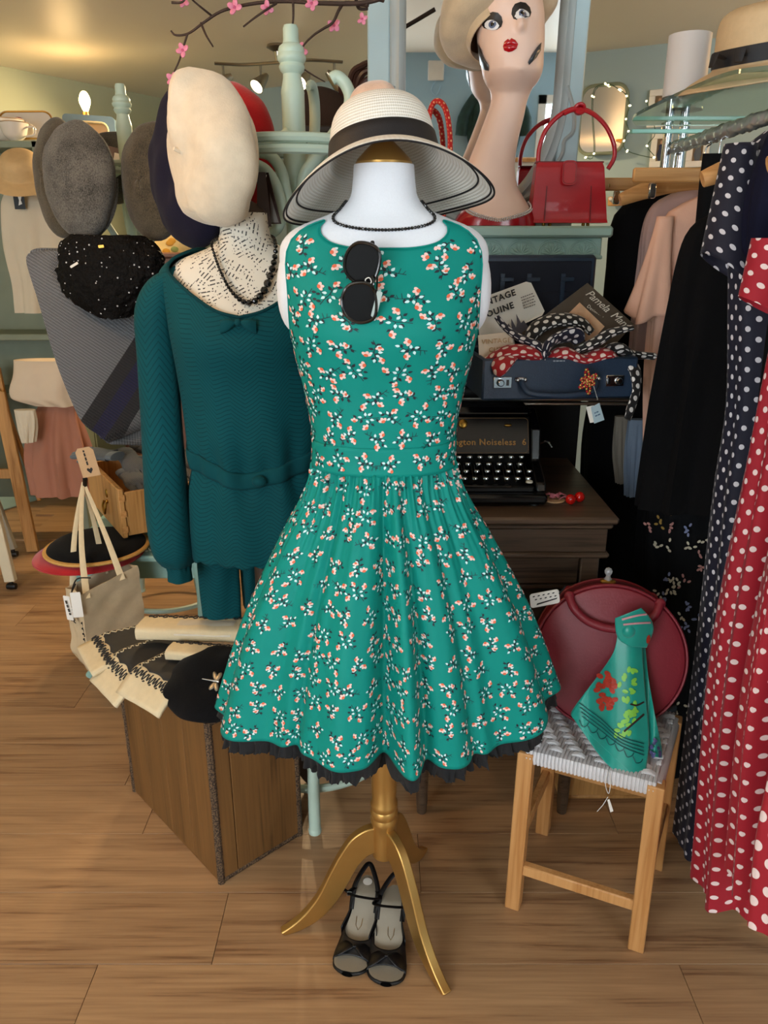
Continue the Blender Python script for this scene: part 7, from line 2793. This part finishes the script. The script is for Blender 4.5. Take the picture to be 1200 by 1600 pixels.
b, b2 = B(), B()
rs = random.Random(5)
for i in range(34):
    x, y_ = rs.uniform(932, 962), rs.uniform(1052, 1108)
    if (x - 948) ** 2 / 330 + (y_ - 1080) ** 2 / 900 < 1:
        on_scarf(ellp(x, y_, 6, 4, rs.uniform(0, 180), 8), CORAL, '', b)
for i in range(40):
    t = i / 40
    x, y_ = 968 + 26 * t + rs.uniform(-7, 7), 1045 + 105 * rs.random()
    on_scarf(ellp(x, y_, 5.2, 3.2, rs.uniform(0, 180), 8), LIME, '', b2, .0026)
b.obj('printed_flower', CORAL, ss, smooth=False, kind='stuff')
b2.obj('printed_leaves', LIME, ss, smooth=False, kind='stuff')


def scarf_line(pts, w, mtl, nm, Yf=YS, d=.0026):
    p = spline([V((x, y_, 0)) for x, y_ in pts], 8)
    B().tube([P(q.x, q.y, Yf(q.x, q.y) - d) for q in p], w, 5).obj(nm, mtl, ss)


for k in range(4):
    scarf_line([(905 + k * 1.5, 1098 + k * 7), (940, 1124 + k * 6), (970, 1150 + k * 5), (1006, 1162 + k * 6)], .0011, DKG, 'printed_line')
for k in range(7):
    cx, cy = 912 + k * 14, 1128 + k * 9.5
    scarf_line([(cx - 7, cy - 3), (cx - 2, cy + 7), (cx + 5, cy + 6), (cx + 8, cy + 1)], .0010, DKG, 'printed_scallop')
scarf_line([(975, 1143), (990, 1130), (1006, 1116)], .0022, BRCARD, 'printed_twig')
scarf_line([(985, 1100), (995, 1102), (1006, 1097)], .0018, BRCARD, 'printed_twig')
LF = lambda x, y_: ysc - .012 - .012 * sin(pi * max(0, min(1, (x - 960) / 60)))
scarf_line([(972, 968), (995, 962), (1010, 960)], .0022, PINKL, 'printed_stripe', LF)
scarf_line([(974, 976), (995, 974), (1016, 973)], .0022, PINKL, 'printed_stripe', LF)
on_scarf(ellp(1013, 999, 3, 7, 10, 10), CORAL, 'printed_petal', None, .004, LF)
b = B()
for i in range(16):
    on_scarf(ellp(rs.uniform(1016, 1032), rs.uniform(1146, 1182), 3.4, 2.4, rs.uniform(0, 180), 7), LILAC, '', b, .004, lambda x, y_: YS(1000, y_) + .010 + .004 * sin(x / 4))
b.obj('printed_blooms', LILAC, ss, smooth=False, kind='stuff')
# looped price ticket under the seat front
pk = thing('price_ticket', 'small folded white ticket dangling from the stool seat on thread', 'ticket', P(950, 1255, 1.33))
B().tube(spline([P(950, 1205, 1.345), P(946, 1225, 1.34), P(951, 1240, 1.34), P(954, 1222, 1.34), P(952, 1206, 1.345)], 6), .0009, 5).obj('thread', STRING, pk)
B().prism([(-.003, -.018), (.004, -.018), (.002, .016), (-.003, .016)], .0008, frame(P(953, 1258, 1.338), (1, .2, .3), y=(-.22, 0, 1))).obj('paper', PAPERW, pk, smooth=False)
B().tube([P(950, 1245, 1.338), P(942, 1258, 1.338), P(933, 1268, 1.338)], .0008, 5).obj('loose_thread', STRING, pk)

# brown storage box and dark shoe on the floor behind the stool
wb_ = thing('brown_box', 'low brown wooden box on the floor behind the stool', 'box', (.63, 1.95, 0))
slab('base', .50, .80, 1.80, 2.08, 0, .012, PINE, wb_)
for x_ in (.50, .788):
    slab('side', x_, x_ + .012, 1.80, 2.08, .012, .20, PINE, wb_)
for y_ in (1.80, 2.068):
    slab('side', .512, .788, y_, y_ + .012, .012, .20, PINE, wb_)
slab('lid', .495, .805, 1.795, 2.085, .20, .215, PINE, wb_)
bs_ = thing('black_shoe', 'single black shoe lying on the brown box behind the stool', 'shoe', (.72, 1.88, .215))
b = B()
b.grid(lambda u, v: V((.66 + .17 * v, 1.88, .217)) + V((0, smtab([(0, .012), (.2, .034), (.5, .026), (.8, .028), (1, .012)], v)[0] * cos(2 * pi * u), .024 * (1 + sin(2 * pi * u)) * (.5 + .5 * v))), 18, 16, True)
b.obj('upper', SATIN, bs_, smooth='all')
slab('sole', .662, .83, 1.862, 1.898, .215, .219, RUBBER, bs_, .001)

# ================================================================== clothes rack on the right
RX, RZ = .815, 1.752
rk = thing('clothes_rack', 'chrome clothes rack with a plastic wrapped rail and glass top', 'clothes rack', (RX, 1.7, 0))
B().tube([(RX, .72, RZ), (RX, 2.40, RZ)], .0125, 14).obj('rail', CHROME, rk)
b = B()
b.grid(lambda u, v: V((RX + (.0165 + .006 * nz(u * 9, v * 40, 2)) * cos(2 * pi * u), 1.62 + .76 * v, RZ + (.0165 + .006 * nz(u * 9 + 4, v * 40, 7)) * sin(2 * pi * u))), 20, 90, True)
b.obj('plastic_wrap', mat('crinkled_clear_plastic', '#9aa3a3', .18, trans=.35, spec=.7), rk, smooth='all')
for y_ in (.72, 2.38):
    for dx in (-.02, .022):
        B().tube([(RX + dx, y_, .03), (RX + dx, y_, 1.80)], .0125, 14).obj('upright', CHROME, rk)
    B().tube([(RX - .22, y_, .03), (RX + .22, y_, .03)], .0125, 12).obj('foot_bar', CHROME, rk)
GLEDGE = mat('green_glass', '#bfe6d8', .05, trans=.92, noise=(1, 0.0))
gl_out = [(.70, 2.37), (.655, 2.25), (.648, 2.1), (.655, 1.86), (.672, 1.70), (.72, 1.645), (1.18, 1.62), (1.18, 2.37)]
gp = spline([V((x, y_, 0)) for x, y_ in gl_out[:6]], 6)
gpoly = [(p.x, p.y) for p in gp] + gl_out[6:]
o = B().prism(gpoly, .008, Matrix.Translation((0, 0, 1.808))).obj('glass_shelf', GLEDGE, rk, smooth=30)
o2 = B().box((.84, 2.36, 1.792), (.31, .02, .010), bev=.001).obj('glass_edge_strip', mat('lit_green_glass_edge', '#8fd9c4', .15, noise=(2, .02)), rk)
for x_ in (.79, .84):
    B().lathe([(0, 0), (.016, 0), (.016, .006), (.012, .008), (0, .008)], (x_, 2.38, 1.800), n=14).obj('shelf_stud', CHROME, rk)


def hanger(label, y, z=None, clips=False, tilt=0.0, hw=.205):
    z = z or RZ
    root = thing('wooden_hanger', label, 'hanger', (RX, y, z - .08), 'wooden hangers on the rack')
    zc = z - .085
    pts = spline([V((RX + hw * q, y + tilt * q, zc - .052 * abs(q) ** 1.6)) for q in (-1, -.75, -.45, -.15, .15, .45, .75, 1)], 5)
    if clips:
        B().box((RX, y, zc - .01), (hw * 2, .014, .034), bev=.004).obj('bar', HANGER, root)
        for q in (-.75, .75):
            B().box((RX + hw * q, y, zc - .045), (.018, .012, .036), bev=.003).obj('clip', CHROME, root)
    else:
        m = len(pts)
        B().tube(pts, [.010 + .008 * sin(pi * i / (m - 1)) for i in range(m)], 10, flat=1.5).obj('shoulder_bar', HANGER, root)
    B().tube(spline([(RX, y, zc), (RX, y, z - .02), (RX + .012, y, z - .005), (RX + .016, y, z + .012), (RX, y, z + .0185), (RX - .014, y, z + .010)], 5), .002, 8).obj('hook', CHROME, root)
    return root


def Rr(rows, xr=1.03):
    """(py, px_left, Y, depth) -> rings spanning to a right end"""
    out = []
    for row in rows:
        py, px, Y, ry = row[:4]
        a = P(px, py, Y)
        x1 = row[4] if len(row) > 4 else xr
        out.append((a.z, (a.x + x1) / 2, Y, (x1 - a.x) / 2, ry))
    return out


BLK1, BLK2 = cloth('black_wool', '#08080a', .95), cloth('black_crepe', '#0b0b0d', .9)
MAUVE, PEACH = cloth('mauve_chiffon', '#b89a94', .7), cloth('peach_chiffon', '#efbca2', .7)
NAVP = dots('navy_polka_dress', '#0d0e26', '#d8d6dc', .040, .0056)
NAVPL = cloth('plain_navy_crepe', '#0e1026', .9)
REDP = dots('red_polka_dress', '#a10a22', '#ecd6d2', .038, .0056)
REDP2 = dots('red_polka_dress_large', '#a10a22', '#ecd6d2', .06, .011)
ns = RX - .015
g1 = garment('black_jacket', 'black jacket hanging at the far end of the rack', 'jacket', Rr([(272, 1062, 2.33, .02, RX + .03), (290, 1022, 2.33, .035, RX + .12), (318, 975, 2.33, .05), (350, 955, 2.33, .055), (420, 948, 2.33, .06), (560, 935, 2.33, .06), (700, 912, 2.33, .06), (980, 915, 2.33, .06)]), BLK1, amp=.006)  # lower rows stretched down and left to darken the pale gap there
hanger('clip hanger with chrome clips above the black jacket', 2.36, RZ, True)
g2 = garment('mauve_blouse', 'dusty mauve blouse hanging behind the peach blouse', 'blouse', Rr([(290, 1075, 2.25, .02, RX + .03), (302, 1050, 2.25, .03, RX + .10), (318, 1022, 2.25, .035), (350, 1006, 2.25, .035), (420, 998, 2.25, .035), (560, 985, 2.25, .035)]), MAUVE, amp=.006)
g3 = garment('peach_blouse', 'pale peach blouse with flared sleeve on the rack', 'blouse', Rr([(305, 1095, 2.14, .02, RX + .03), (318, 1066, 2.14, .03, RX + .10), (334, 1042, 2.14, .035), (365, 1030, 2.14, .035), (440, 1022, 2.14, .04), (560, 1012, 2.14, .04), (760, 1010, 2.14, .04)]), PEACH, amp=.007)
b = B()


def slv2(u, v):
    a = 2 * pi * u
    c = P(1040 - 24 * v, 338 + 155 * v, 2.10)
    r = .022 + .036 * v ** 1.4
    k = 1 + .22 * v * sin(a * 5)
    return c + V((r * cos(a) * k, r * .7 * sin(a) * k, -.03 * v * max(0, cos(a)) - .02 * v * sin(a * 2)))


b.grid(slv2, 40, 24, True, flip=True)
o = b.obj('flared_sleeve', PEACH, g3, smooth='all')
m_ = o.modifiers.new('thick', 'SOLIDIFY')
m_.thickness = .0015
hanger('wooden clip hanger holding the black trousers', 2.05, RZ, True)
garment('black_trousers', 'plain black trousers clipped to a wooden hanger', 'trousers', Rr([(240, 1098, 2.04, .012, 1.0), (300, 1092, 2.04, .03, 1.0), (480, 1080, 2.04, .04, 1.0), (800, 1060, 2.04, .05, 1.0)]), BLK2, amp=.005)
hanger('curved wooden hanger inside the peach blouse', 2.14, RZ - .01)
g5 = garment('black_maxi_dress', 'long plain black dress hanging in front of the peach blouse', 'dress', Rr([(330, 1120, 1.86, .02, RX + .05), (345, 1090, 1.86, .04), (380, 1068, 1.86, .05), (480, 1048, 1.86, .05), (640, 1022, 1.86, .06), (775, 1000, 1.86, .07), (792, 998, 1.86, .07)]), BLK1, amp=.010, nf=11)
FLOR = cloth('black_floral_viscose', '#08090c', .85)
g6 = garment('black_floral_dress', 'black dress scattered with small pale flowers below the plain black dress', 'dress', Rr([(560, 1035, 1.98, .05), (700, 1010, 1.98, .06), (900, 1000, 1.98, .08), (1120, 1010, 1.98, .09), (1250, 1020, 1.98, .09)]), FLOR, amp=.012, nf=9)
b = B()
FM = [mat('flower_blush', '#b07c74', .7), mat('flower_cream', '#c9bfa6', .7), mat('flower_ochre', '#9a7a34', .7), mat('flower_blue', '#7f86a8', .7)]
rf = random.Random(11)
for i in range(46):
    px, py = rf.uniform(1008, 1100), rf.uniform(780, 1180)
    mi = rf.choice((0, 1, 1, 2, 3))
    for j in range(rf.randrange(3, 6)):
        a = rf.uniform(0, 360)
        x, y_ = px + 7 * cos(rad(a)) * rf.random() * 1.4, py + 9 * sin(rad(a)) * rf.random() * 1.4
        vs = [P(q[0], q[1], 1.884 - .0 + .0008 * j) for q in ellp(x, y_, 3.4, 2.0, a, 7)]
        b.add(vs, [tuple(range(7))[::-1]], mi)
b.obj('printed_flowers', FM, g6, smooth=False, kind='stuff')
# navy polka dress : sleeve and long body
g7 = garment('navy_polka_dress', 'long navy dress with white polka dots on the rack', 'dress', Rr([(205, 1195, 1.60, .02, RX + .04), (225, 1168, 1.60, .035, RX + .10), (260, 1150, 1.60, .05, 1.0), (330, 1140, 1.60, .055, 1.0), (430, 1140, 1.60, .055, 1.0), (490, 1140, 1.60, .06, 1.0), (640, 1138, 1.60, .065, 1.0), (760, 1122, 1.60, .075, 1.0), (1000, 1098, 1.60, .085, 1.0), (1320, 1060, 1.60, .095, 1.0)]), NAVP, amp=.007, nf=7, n_v=70)
b = B()


def slv3(u, v):
    a = 2 * pi * u
    c = P(1158 - 26 * v, 225 + 195 * v, 1.575)
    r = .030 + .018 * v
    return c + V((r * cos(a), r * 1.0 * sin(a), -.03 * v * cos(a)))


b.grid(slv3, 36, 24, True, flip=True, uvfn=lambda u, v: (u * .25, v * .26))
o = b.obj('sleeve', NAVP, g7, smooth='all')
m_ = o.modifiers.new('thick', 'SOLIDIFY')
m_.thickness = .0015
hanger('curved wooden hanger holding the navy polka dress', 1.60, RZ)
g8 = garment('navy_cardigan', 'plain dark navy top hanging in front of the polka dress', 'top', Rr([(170, 1225, 1.49, .02, RX + .05), (200, 1205, 1.49, .04), (300, 1172, 1.49, .045), (390, 1165, 1.49, .045), (408, 1175, 1.49, .045)]), NAVPL, amp=.004)
g9 = garment('black_slip_dress', 'narrow black dress between the navy and red polka dresses', 'dress', Rr([(330, 1250, 1.46, .02, 1.0), (420, 1215, 1.46, .03, 1.0), (700, 1178, 1.46, .035, 1.0), (1000, 1125, 1.46, .035, 1.0), (1290, 1092, 1.46, .035, 1.0)]), BLK2, amp=.005)
g10 = garment('red_polka_dress', 'long red dress with white polka dots at the right edge', 'dress', Rr([(330, 1290, 1.33, .02, .98), (380, 1240, 1.33, .04, .98), (500, 1215, 1.33, .05, .98), (700, 1178, 1.33, .06, .98), (1000, 1128, 1.33, .07, .98), (1395, 1096, 1.33, .08, .98)]), REDP, amp=.016, nf=7, n_v=70)
g11 = garment('red_polka_dress', 'second red polka dot dress nearer the right edge', 'dress', Rr([(380, 1330, 1.17, .02, .98), (460, 1290, 1.17, .05, .98), (800, 1220, 1.17, .06, .98), (1100, 1166, 1.17, .06, .98), (1385, 1142, 1.17, .065, .98)]), REDP, amp=.012, nf=7, n_v=70, phase=1.3)
g12 = garment('large_dot_dress', 'red dress with larger white dots at the bottom right corner', 'dress', Rr([(700, 1330, 1.04, .02, .98), (1000, 1260, 1.04, .04, .98), (1300, 1195, 1.04, .05, .98), (1450, 1182, 1.04, .05, .98)]), REDP2, amp=.010, nf=6)
for y_, lab in ((1.33, 'wooden hanger holding the first red polka dress'), (1.17, 'wooden hanger holding the second red polka dress')):
    hanger(lab, y_, RZ)
# red capelet sleeve by the navy dress at mid height
b = B()
b.grid(lambda u, v: P(1205 - 14 * v, 372 + 110 * v, 1.33) + V(((.03 + .012 * v) * cos(2 * pi * u), .03 * sin(2 * pi * u), -.02 * v * cos(2 * pi * u))), 30, 12, True, flip=True, uvfn=lambda u, v: (u * .2, v * .13))
b.obj('sleeve', REDP, g10, smooth='all')
garment('grey_blue_top', 'pale grey-blue top glimpsed beside the typewriter carriage', 'top', [(P(1000, 655, 2.2).z, P(996, 660, 2.2).x, 2.2, .028, .015), (P(1000, 700, 2.2).z, P(994, 700, 2.2).x, 2.2, .030, .016), (P(1000, 775, 2.2).z, P(990, 770, 2.2).x, 2.2, .022, .015)], cloth('grey_blue_cotton', '#7f8fa3'), amp=.004)
garment('ecru_top', 'ecru top hanging beside the pale grey-blue one', 'top', [(P(970, 650, 2.24).z, P(972, 655, 2.24).x, 2.24, .022, .012), (P(970, 700, 2.24).z, P(972, 700, 2.24).x, 2.24, .024, .013), (P(970, 755, 2.24).z, P(974, 750, 2.24).x, 2.24, .018, .012)], cloth('ecru_cotton', '#8f877b'), amp=.004)

# lamp and straw hat standing on the glass
GZ = 1.816
lpx = P(1068, 150, 2.12)
la = thing('white_lamp', 'plain white cylinder lampshade standing on the glass shelf', 'lamp', (lpx.x, 2.12, GZ))
kx = (P(1100, 100, 2.12).x - P(1036, 100, 2.12).x) / 2
zt_ = P(1068, 55, 2.12).z
zb2 = max(GZ + .012, P(1068, 152, 2.12).z)
LSH = mat('white_frosted_shade', '#d9d4d2', .5, noise=(4, .02))
o = B().lathe([(kx, zb2), (kx, zt_), (kx - .003, zt_), (kx - .003, zb2)], (lpx.x, 2.12, 0), n=40).obj('shade', LSH, la)
B().lathe([(0, zb2 + .004), (kx - .003, zb2 + .004), (kx - .003, zb2), (0, zb2)], (lpx.x, 2.12, 0), n=40).obj('shade_base', LSH, la)
B().lathe([(0, GZ), (.05, GZ), (.05, GZ + .006), (.01, GZ + .010), (.01, zb2), (0, zb2)], (lpx.x, 2.12, 0), n=24).obj('lamp_foot', CHROME, la)
NST = mat('golden_straw', '#d3b48a', .75, noise=(60, .05), bump=(220, .4))
h2 = thing('straw_boater', 'large natural straw hat with a black ribbon on the glass shelf', 'hat', (P(1175, 130, 1.82).x, 1.82, GZ))
hxc = V((P(1196, 130, 1.84).x, 1.86, GZ + .034))
M2 = hat_matrix(hxc, 6, -8)
b = B().lathe(dens([(.170, -.024), (.150, -.010), (.125, .002), (.105, .010), (.101, .020), (.098, .05), (.094, .085), (.084, .108), (.060, .120), (.03, .120), (0, .116)]), n=64)
b.xf(M2)
o = b.obj('crown_and_brim', NST, h2, smooth='all')
m_ = o.modifiers.new('thick', 'SOLIDIFY')
m_.thickness = .003
B().lathe([(.1045, .014), (.1025, .030), (.100, .046), (.098, .046)], n=56).xf(M2).obj('ribbon', RIBBON, h2)
for a, l in ((200, .05), (225, .045)):
    d = V((cos(rad(a)), sin(rad(a)), 0))
    B().tube([M2 @ (d * .104 + V((0, 0, .03))), M2 @ (d * (.104 + l * .5) + V((0, 0, .040))), M2 @ (d * (.104 + l * .7) + V((0, 0, .018)))], [.006, .012, .008], 8, flat=.35).obj('ribbon_bow', RIBBON, h2)

# ================================================================== things on the far right wall
def on_wall(px, py, p, q, off=.0):
    d = (q - p).normalized()
    n = V((-d.y, d.x, 0))
    u, v = (px - 600) / FPX, (800 - py) / FPX
    dr_ = V((u, cos(PITCH) + v * sin(PITCH), -sin(PITCH) + v * cos(PITCH)))
    o = V((0, 0, CAMZ))
    t = ((p + n * off) - V((0, 0, 0))).dot(n) / dr_.dot(n)
    return o + dr_ * t


wd = (RD - RC).normalized() * -1          # rightwards along the back wall
wn = V((wd.y, -wd.x, 0))                   # into the room
if wn.y > 0:
    wn = -wn


def wall_frame(px0, py0, px1, py1, off):
    a, c = on_wall(px0, py1, RC, RD, off), on_wall(px1, py0, RC, RD, off)
    w = (c - a).dot(wd)
    h = c.z - a.z
    return frame((a + c) / 2, wd, y=(0, 0, 1)), w, h


def picture(label, box_, cols):
    Mx, w, h = wall_frame(*box_, .02)
    root = thing('framed_photograph', label, 'picture', Mx.translation, 'framed photographs on the back wall')
    fw = .028
    for (cx, cy, a, c) in ((0, h / 2 - fw / 2, w, fw), (0, -h / 2 + fw / 2, w, fw), (-w / 2 + fw / 2, 0, fw, h - 2 * fw), (w / 2 - fw / 2, 0, fw, h - 2 * fw)):
        B().box(Mx @ V((cx, cy, 0)), (a, c, .018), Mx.to_3x3(), bev=.002).obj('frame_side', WHITEP, root)
    B().prism([(-w / 2 + fw, -h / 2 + fw), (w / 2 - fw, -h / 2 + fw), (w / 2 - fw, h / 2 - fw), (-w / 2 + fw, h / 2 - fw)], .004, Mx @ Matrix.Translation((0, 0, -.006))).obj('photograph', mat('sepia_photo', '#7a6548', .5, noise=(9, .3)), root, smooth=False)
    # standing figure in a blue dress
    s_ = h * .34
    fig = [(-.16, -1.0), (.16, -1.0), (.34, -.3), (.20, .2), (.24, .45), (.08, .55), (-.08, .55), (-.24, .45), (-.20, .2), (-.34, -.3)]
    B().prism([(x * s_, y_ * s_) for x, y_ in fig], .001, Mx @ Matrix.Translation((0, -h * .02, -.001))).obj('photo_figure', mat(cols, {'navy_photo_dress': '#27304f', 'dark_photo_dress': '#3a2f33', 'grey_photo_dress': '#59616b'}[cols], .5), root, smooth=False)
    B().prism(ellp(0, .70 * s_, .13 * s_, .17 * s_, 0, 12), .001, Mx @ Matrix.Translation((0, -h * .02, -.001))).obj('photo_face', mat('photo_skin', '#b98e70', .5), root, smooth=False)


picture('small framed photograph half hidden behind the white lampshade', (1010, 138, 1050, 200), 'dark_photo_dress')
picture('framed photograph of a figure in a navy dress on the back wall', (1014, 206, 1052, 262), 'navy_photo_dress')
picture('framed photograph behind the chrome upright on the back wall', (1070, 206, 1112, 262), 'grey_photo_dress')
Mx, w, h = wall_frame(903, 130, 984, 242, .03)
wm = thing('wall_mirror', 'round-cornered wall mirror hung with fairy lights', 'mirror', Mx.translation)
ol2 = rrect(w, h, .06, 6)
B().prism(ol2, .012, Mx).obj('backing', GREYG, wm, smooth=40)
B().prism([(x * .95, y_ * .96) for x, y_ in ol2], .002, Mx @ Matrix.Translation((0, 0, .0125))).obj('mirror_glass', MIRROR, wm, smooth=False)
B().tube([Mx @ V((x, y_, .012)) for x, y_ in ol2], .009, 8, closed=True).obj('bevel_rim', GREYG, wm)
fy = thing('fairy_lights', 'string of tiny warm lights around the wall mirror', 'fairy lights', Mx @ V((0, 0, .03)))
LED = mat('lit_led', '#fff3c8', .4, emit=('#ffedb0', 6))
lm_ = B().ell((0, 0, 0), (.005, .005, .008), n=6, m=4).mesh('led', LED, smooth=False)
pts = []
for px, py in ((915, 246), (928, 240), (950, 133), (925, 150), (946, 131), (968, 140), (979, 150), (984, 165), (978, 186), (982, 205), (975, 220), (980, 236), (960, 246), (1010, 158), (1011, 228), (1022, 246), (1024, 206)):
    q = on_wall(px, py, RC, RD, .06)
    inst(lm_, 'led', q, fy, rot=(px, py, 0))
    pts.append(q)
srt = [on_wall(px, py, RC, RD, .055) for px, py in ((915, 246), (928, 240), (925, 150), (946, 131), (968, 140), (979, 150), (984, 165), (978, 186), (982, 205), (975, 220), (980, 236), (1022, 246), (1011, 228), (1024, 206), (1010, 158))]
B().tube(spline(srt, 4), .002, 5).obj('wire', mat('green_wire', '#3d5a48', .6), fy)
# shallow wall rail with hooks further right
Mx, w, h = wall_frame(950, 306, 1010, 322, .03)
pr_ = thing('peg_rail', 'narrow wooden rail low on the back wall beside the red handbag', 'rail', Mx.translation)
B().box(Mx.translation, (w, h, .03), Mx.to_3x3(), bev=.004).obj('board', HANGER, pr_)
for k in range(4):
    q = Mx @ V((-w / 2 + w * (k + .5) / 4, 0, .015))
    B().tube([q, q + wn * .05 + V((0, 0, .01))], .008, 8).obj('peg', WHITEP, pr_)

# ================================================================== behind the photographer (seen in the mirror)
sw_ = thing('junction_box', 'white junction box on the blue wall seen in the mirror', 'junction box', (.39, -1.885, 2.28))
B().box((.39, -1.885, 2.28), (.12, .03, .13), bev=.005).obj('casing', WHITEP, sw_)
B().tube(spline([(.39, -1.885, 2.215), (.36, -1.885, 2.15), (.40, -1.885, 2.12), (.43, -1.885, 2.18)], 6), .004, 6).obj('cable', WALLB, sw_)
cp = thing('white_cupboard', 'white cupboard against the blue wall seen in the mirror', 'cupboard', (.85, -1.7, 0))
slab('carcass', .50, 1.14, -1.88, -1.52, 0, 1.66, WHITEP, cp, .004)
slab('top', .48, 1.16, -1.885, -1.50, 1.66, 1.69, BEECH, cp, .004)
for x_ in (.66, .98):
    dd = slab('door', x_ - .15, x_ + .15, -1.52, -1.50, .08, 1.62, WHITEP, cp, .004)
    B().ell((x_ + (.11 if x_ < .8 else -.11), -1.485, .95), .014).obj('knob', BRASS, dd)
ft = garment('floral_blouse', 'dark green floral top hanging on the blue wall seen in the mirror', 'top', [(2.14, .84, -1.84, .06, .02), (2.11, .84, -1.83, .17, .035), (2.0, .84, -1.83, .20, .04), (1.86, .84, -1.83, .20, .045), (1.72, .84, -1.83, .17, .04)], mat('dark_green_floral', '#17352f', .8, noise=(26, .5)), amp=.008)
for sd in (-1, 1):
    B().tube(spline([(.84 + sd * .15, -1.83, 2.10), (.84 + sd * .23, -1.82, 1.98), (.84 + sd * .25, -1.82, 1.84)], 6), [.04] * 7 + [.045] * 6, 12).obj('sleeve', mat('dark_green_floral'), ft)

# small lit painting glimpsed beneath the berets
Mx = frame(V((P(262, 384, 4.6).x, 4.6, P(262, 384, 4.6).z)), (1, .2, 0), y=(0, 0, 1))
pt_ = thing('still_life_picture', 'yellow floral picture glimpsed below the brown cap', 'picture', Mx.translation)
B().box(Mx.translation, (.30, .22, .03), Mx.to_3x3(), bev=.004).obj('frame', HANGER, pt_)
B().prism([(-.13, -.09), (.13, -.09), (.13, .09), (-.13, .09)], .002, Mx @ Matrix.Translation((0, 0, .016))).obj('canvas', mat('primrose_paint', '#e0c98a', .6, noise=(14, .12)), pt_, smooth=False)
for i_ in range(9):
    c_ = Mx @ V((random.uniform(-.10, .10), random.uniform(-.07, .05), .019))
    B().ell(c_, (.022, .016, .003), R=Mx.to_3x3()).obj('painted_flower', mat('ochre_paint', '#c9952c', .6) if i_ % 3 else mat('leaf_paint', '#8a9a5a', .6), pt_)
cup_b = thing('low_cupboard', 'pinkish brown cupboard standing below the yellow picture', 'cupboard', (P(275, 420, 4.55).x, 4.5, 0))
zc_ = P(262, 402, 4.5).z
slab('carcass', P(275, 420, 4.5).x - .35, P(275, 420, 4.5).x + .45, 4.36, 4.72, 0, zc_, mat('rosewood_stain', '#7a5648', .5), cup_b, .006)
slab('top', P(275, 420, 4.5).x - .37, P(275, 420, 4.5).x + .47, 4.34, 4.73, zc_, zc_ + .025, mat('rosewood_stain'), cup_b, .006)
for k_ in range(2):
    dd_ = slab('door', P(275, 420, 4.5).x - .33 + k_ * .39, P(275, 420, 4.5).x + .04 + k_ * .39, 4.345, 4.36, .06, zc_ - .03, mat('rosewood_stain'), cup_b, .004)
    B().ell((P(275, 420, 4.5).x + (.0 if k_ == 0 else .10), 4.335, zc_ * .55), .014).obj('knob', BRASS, dd_)
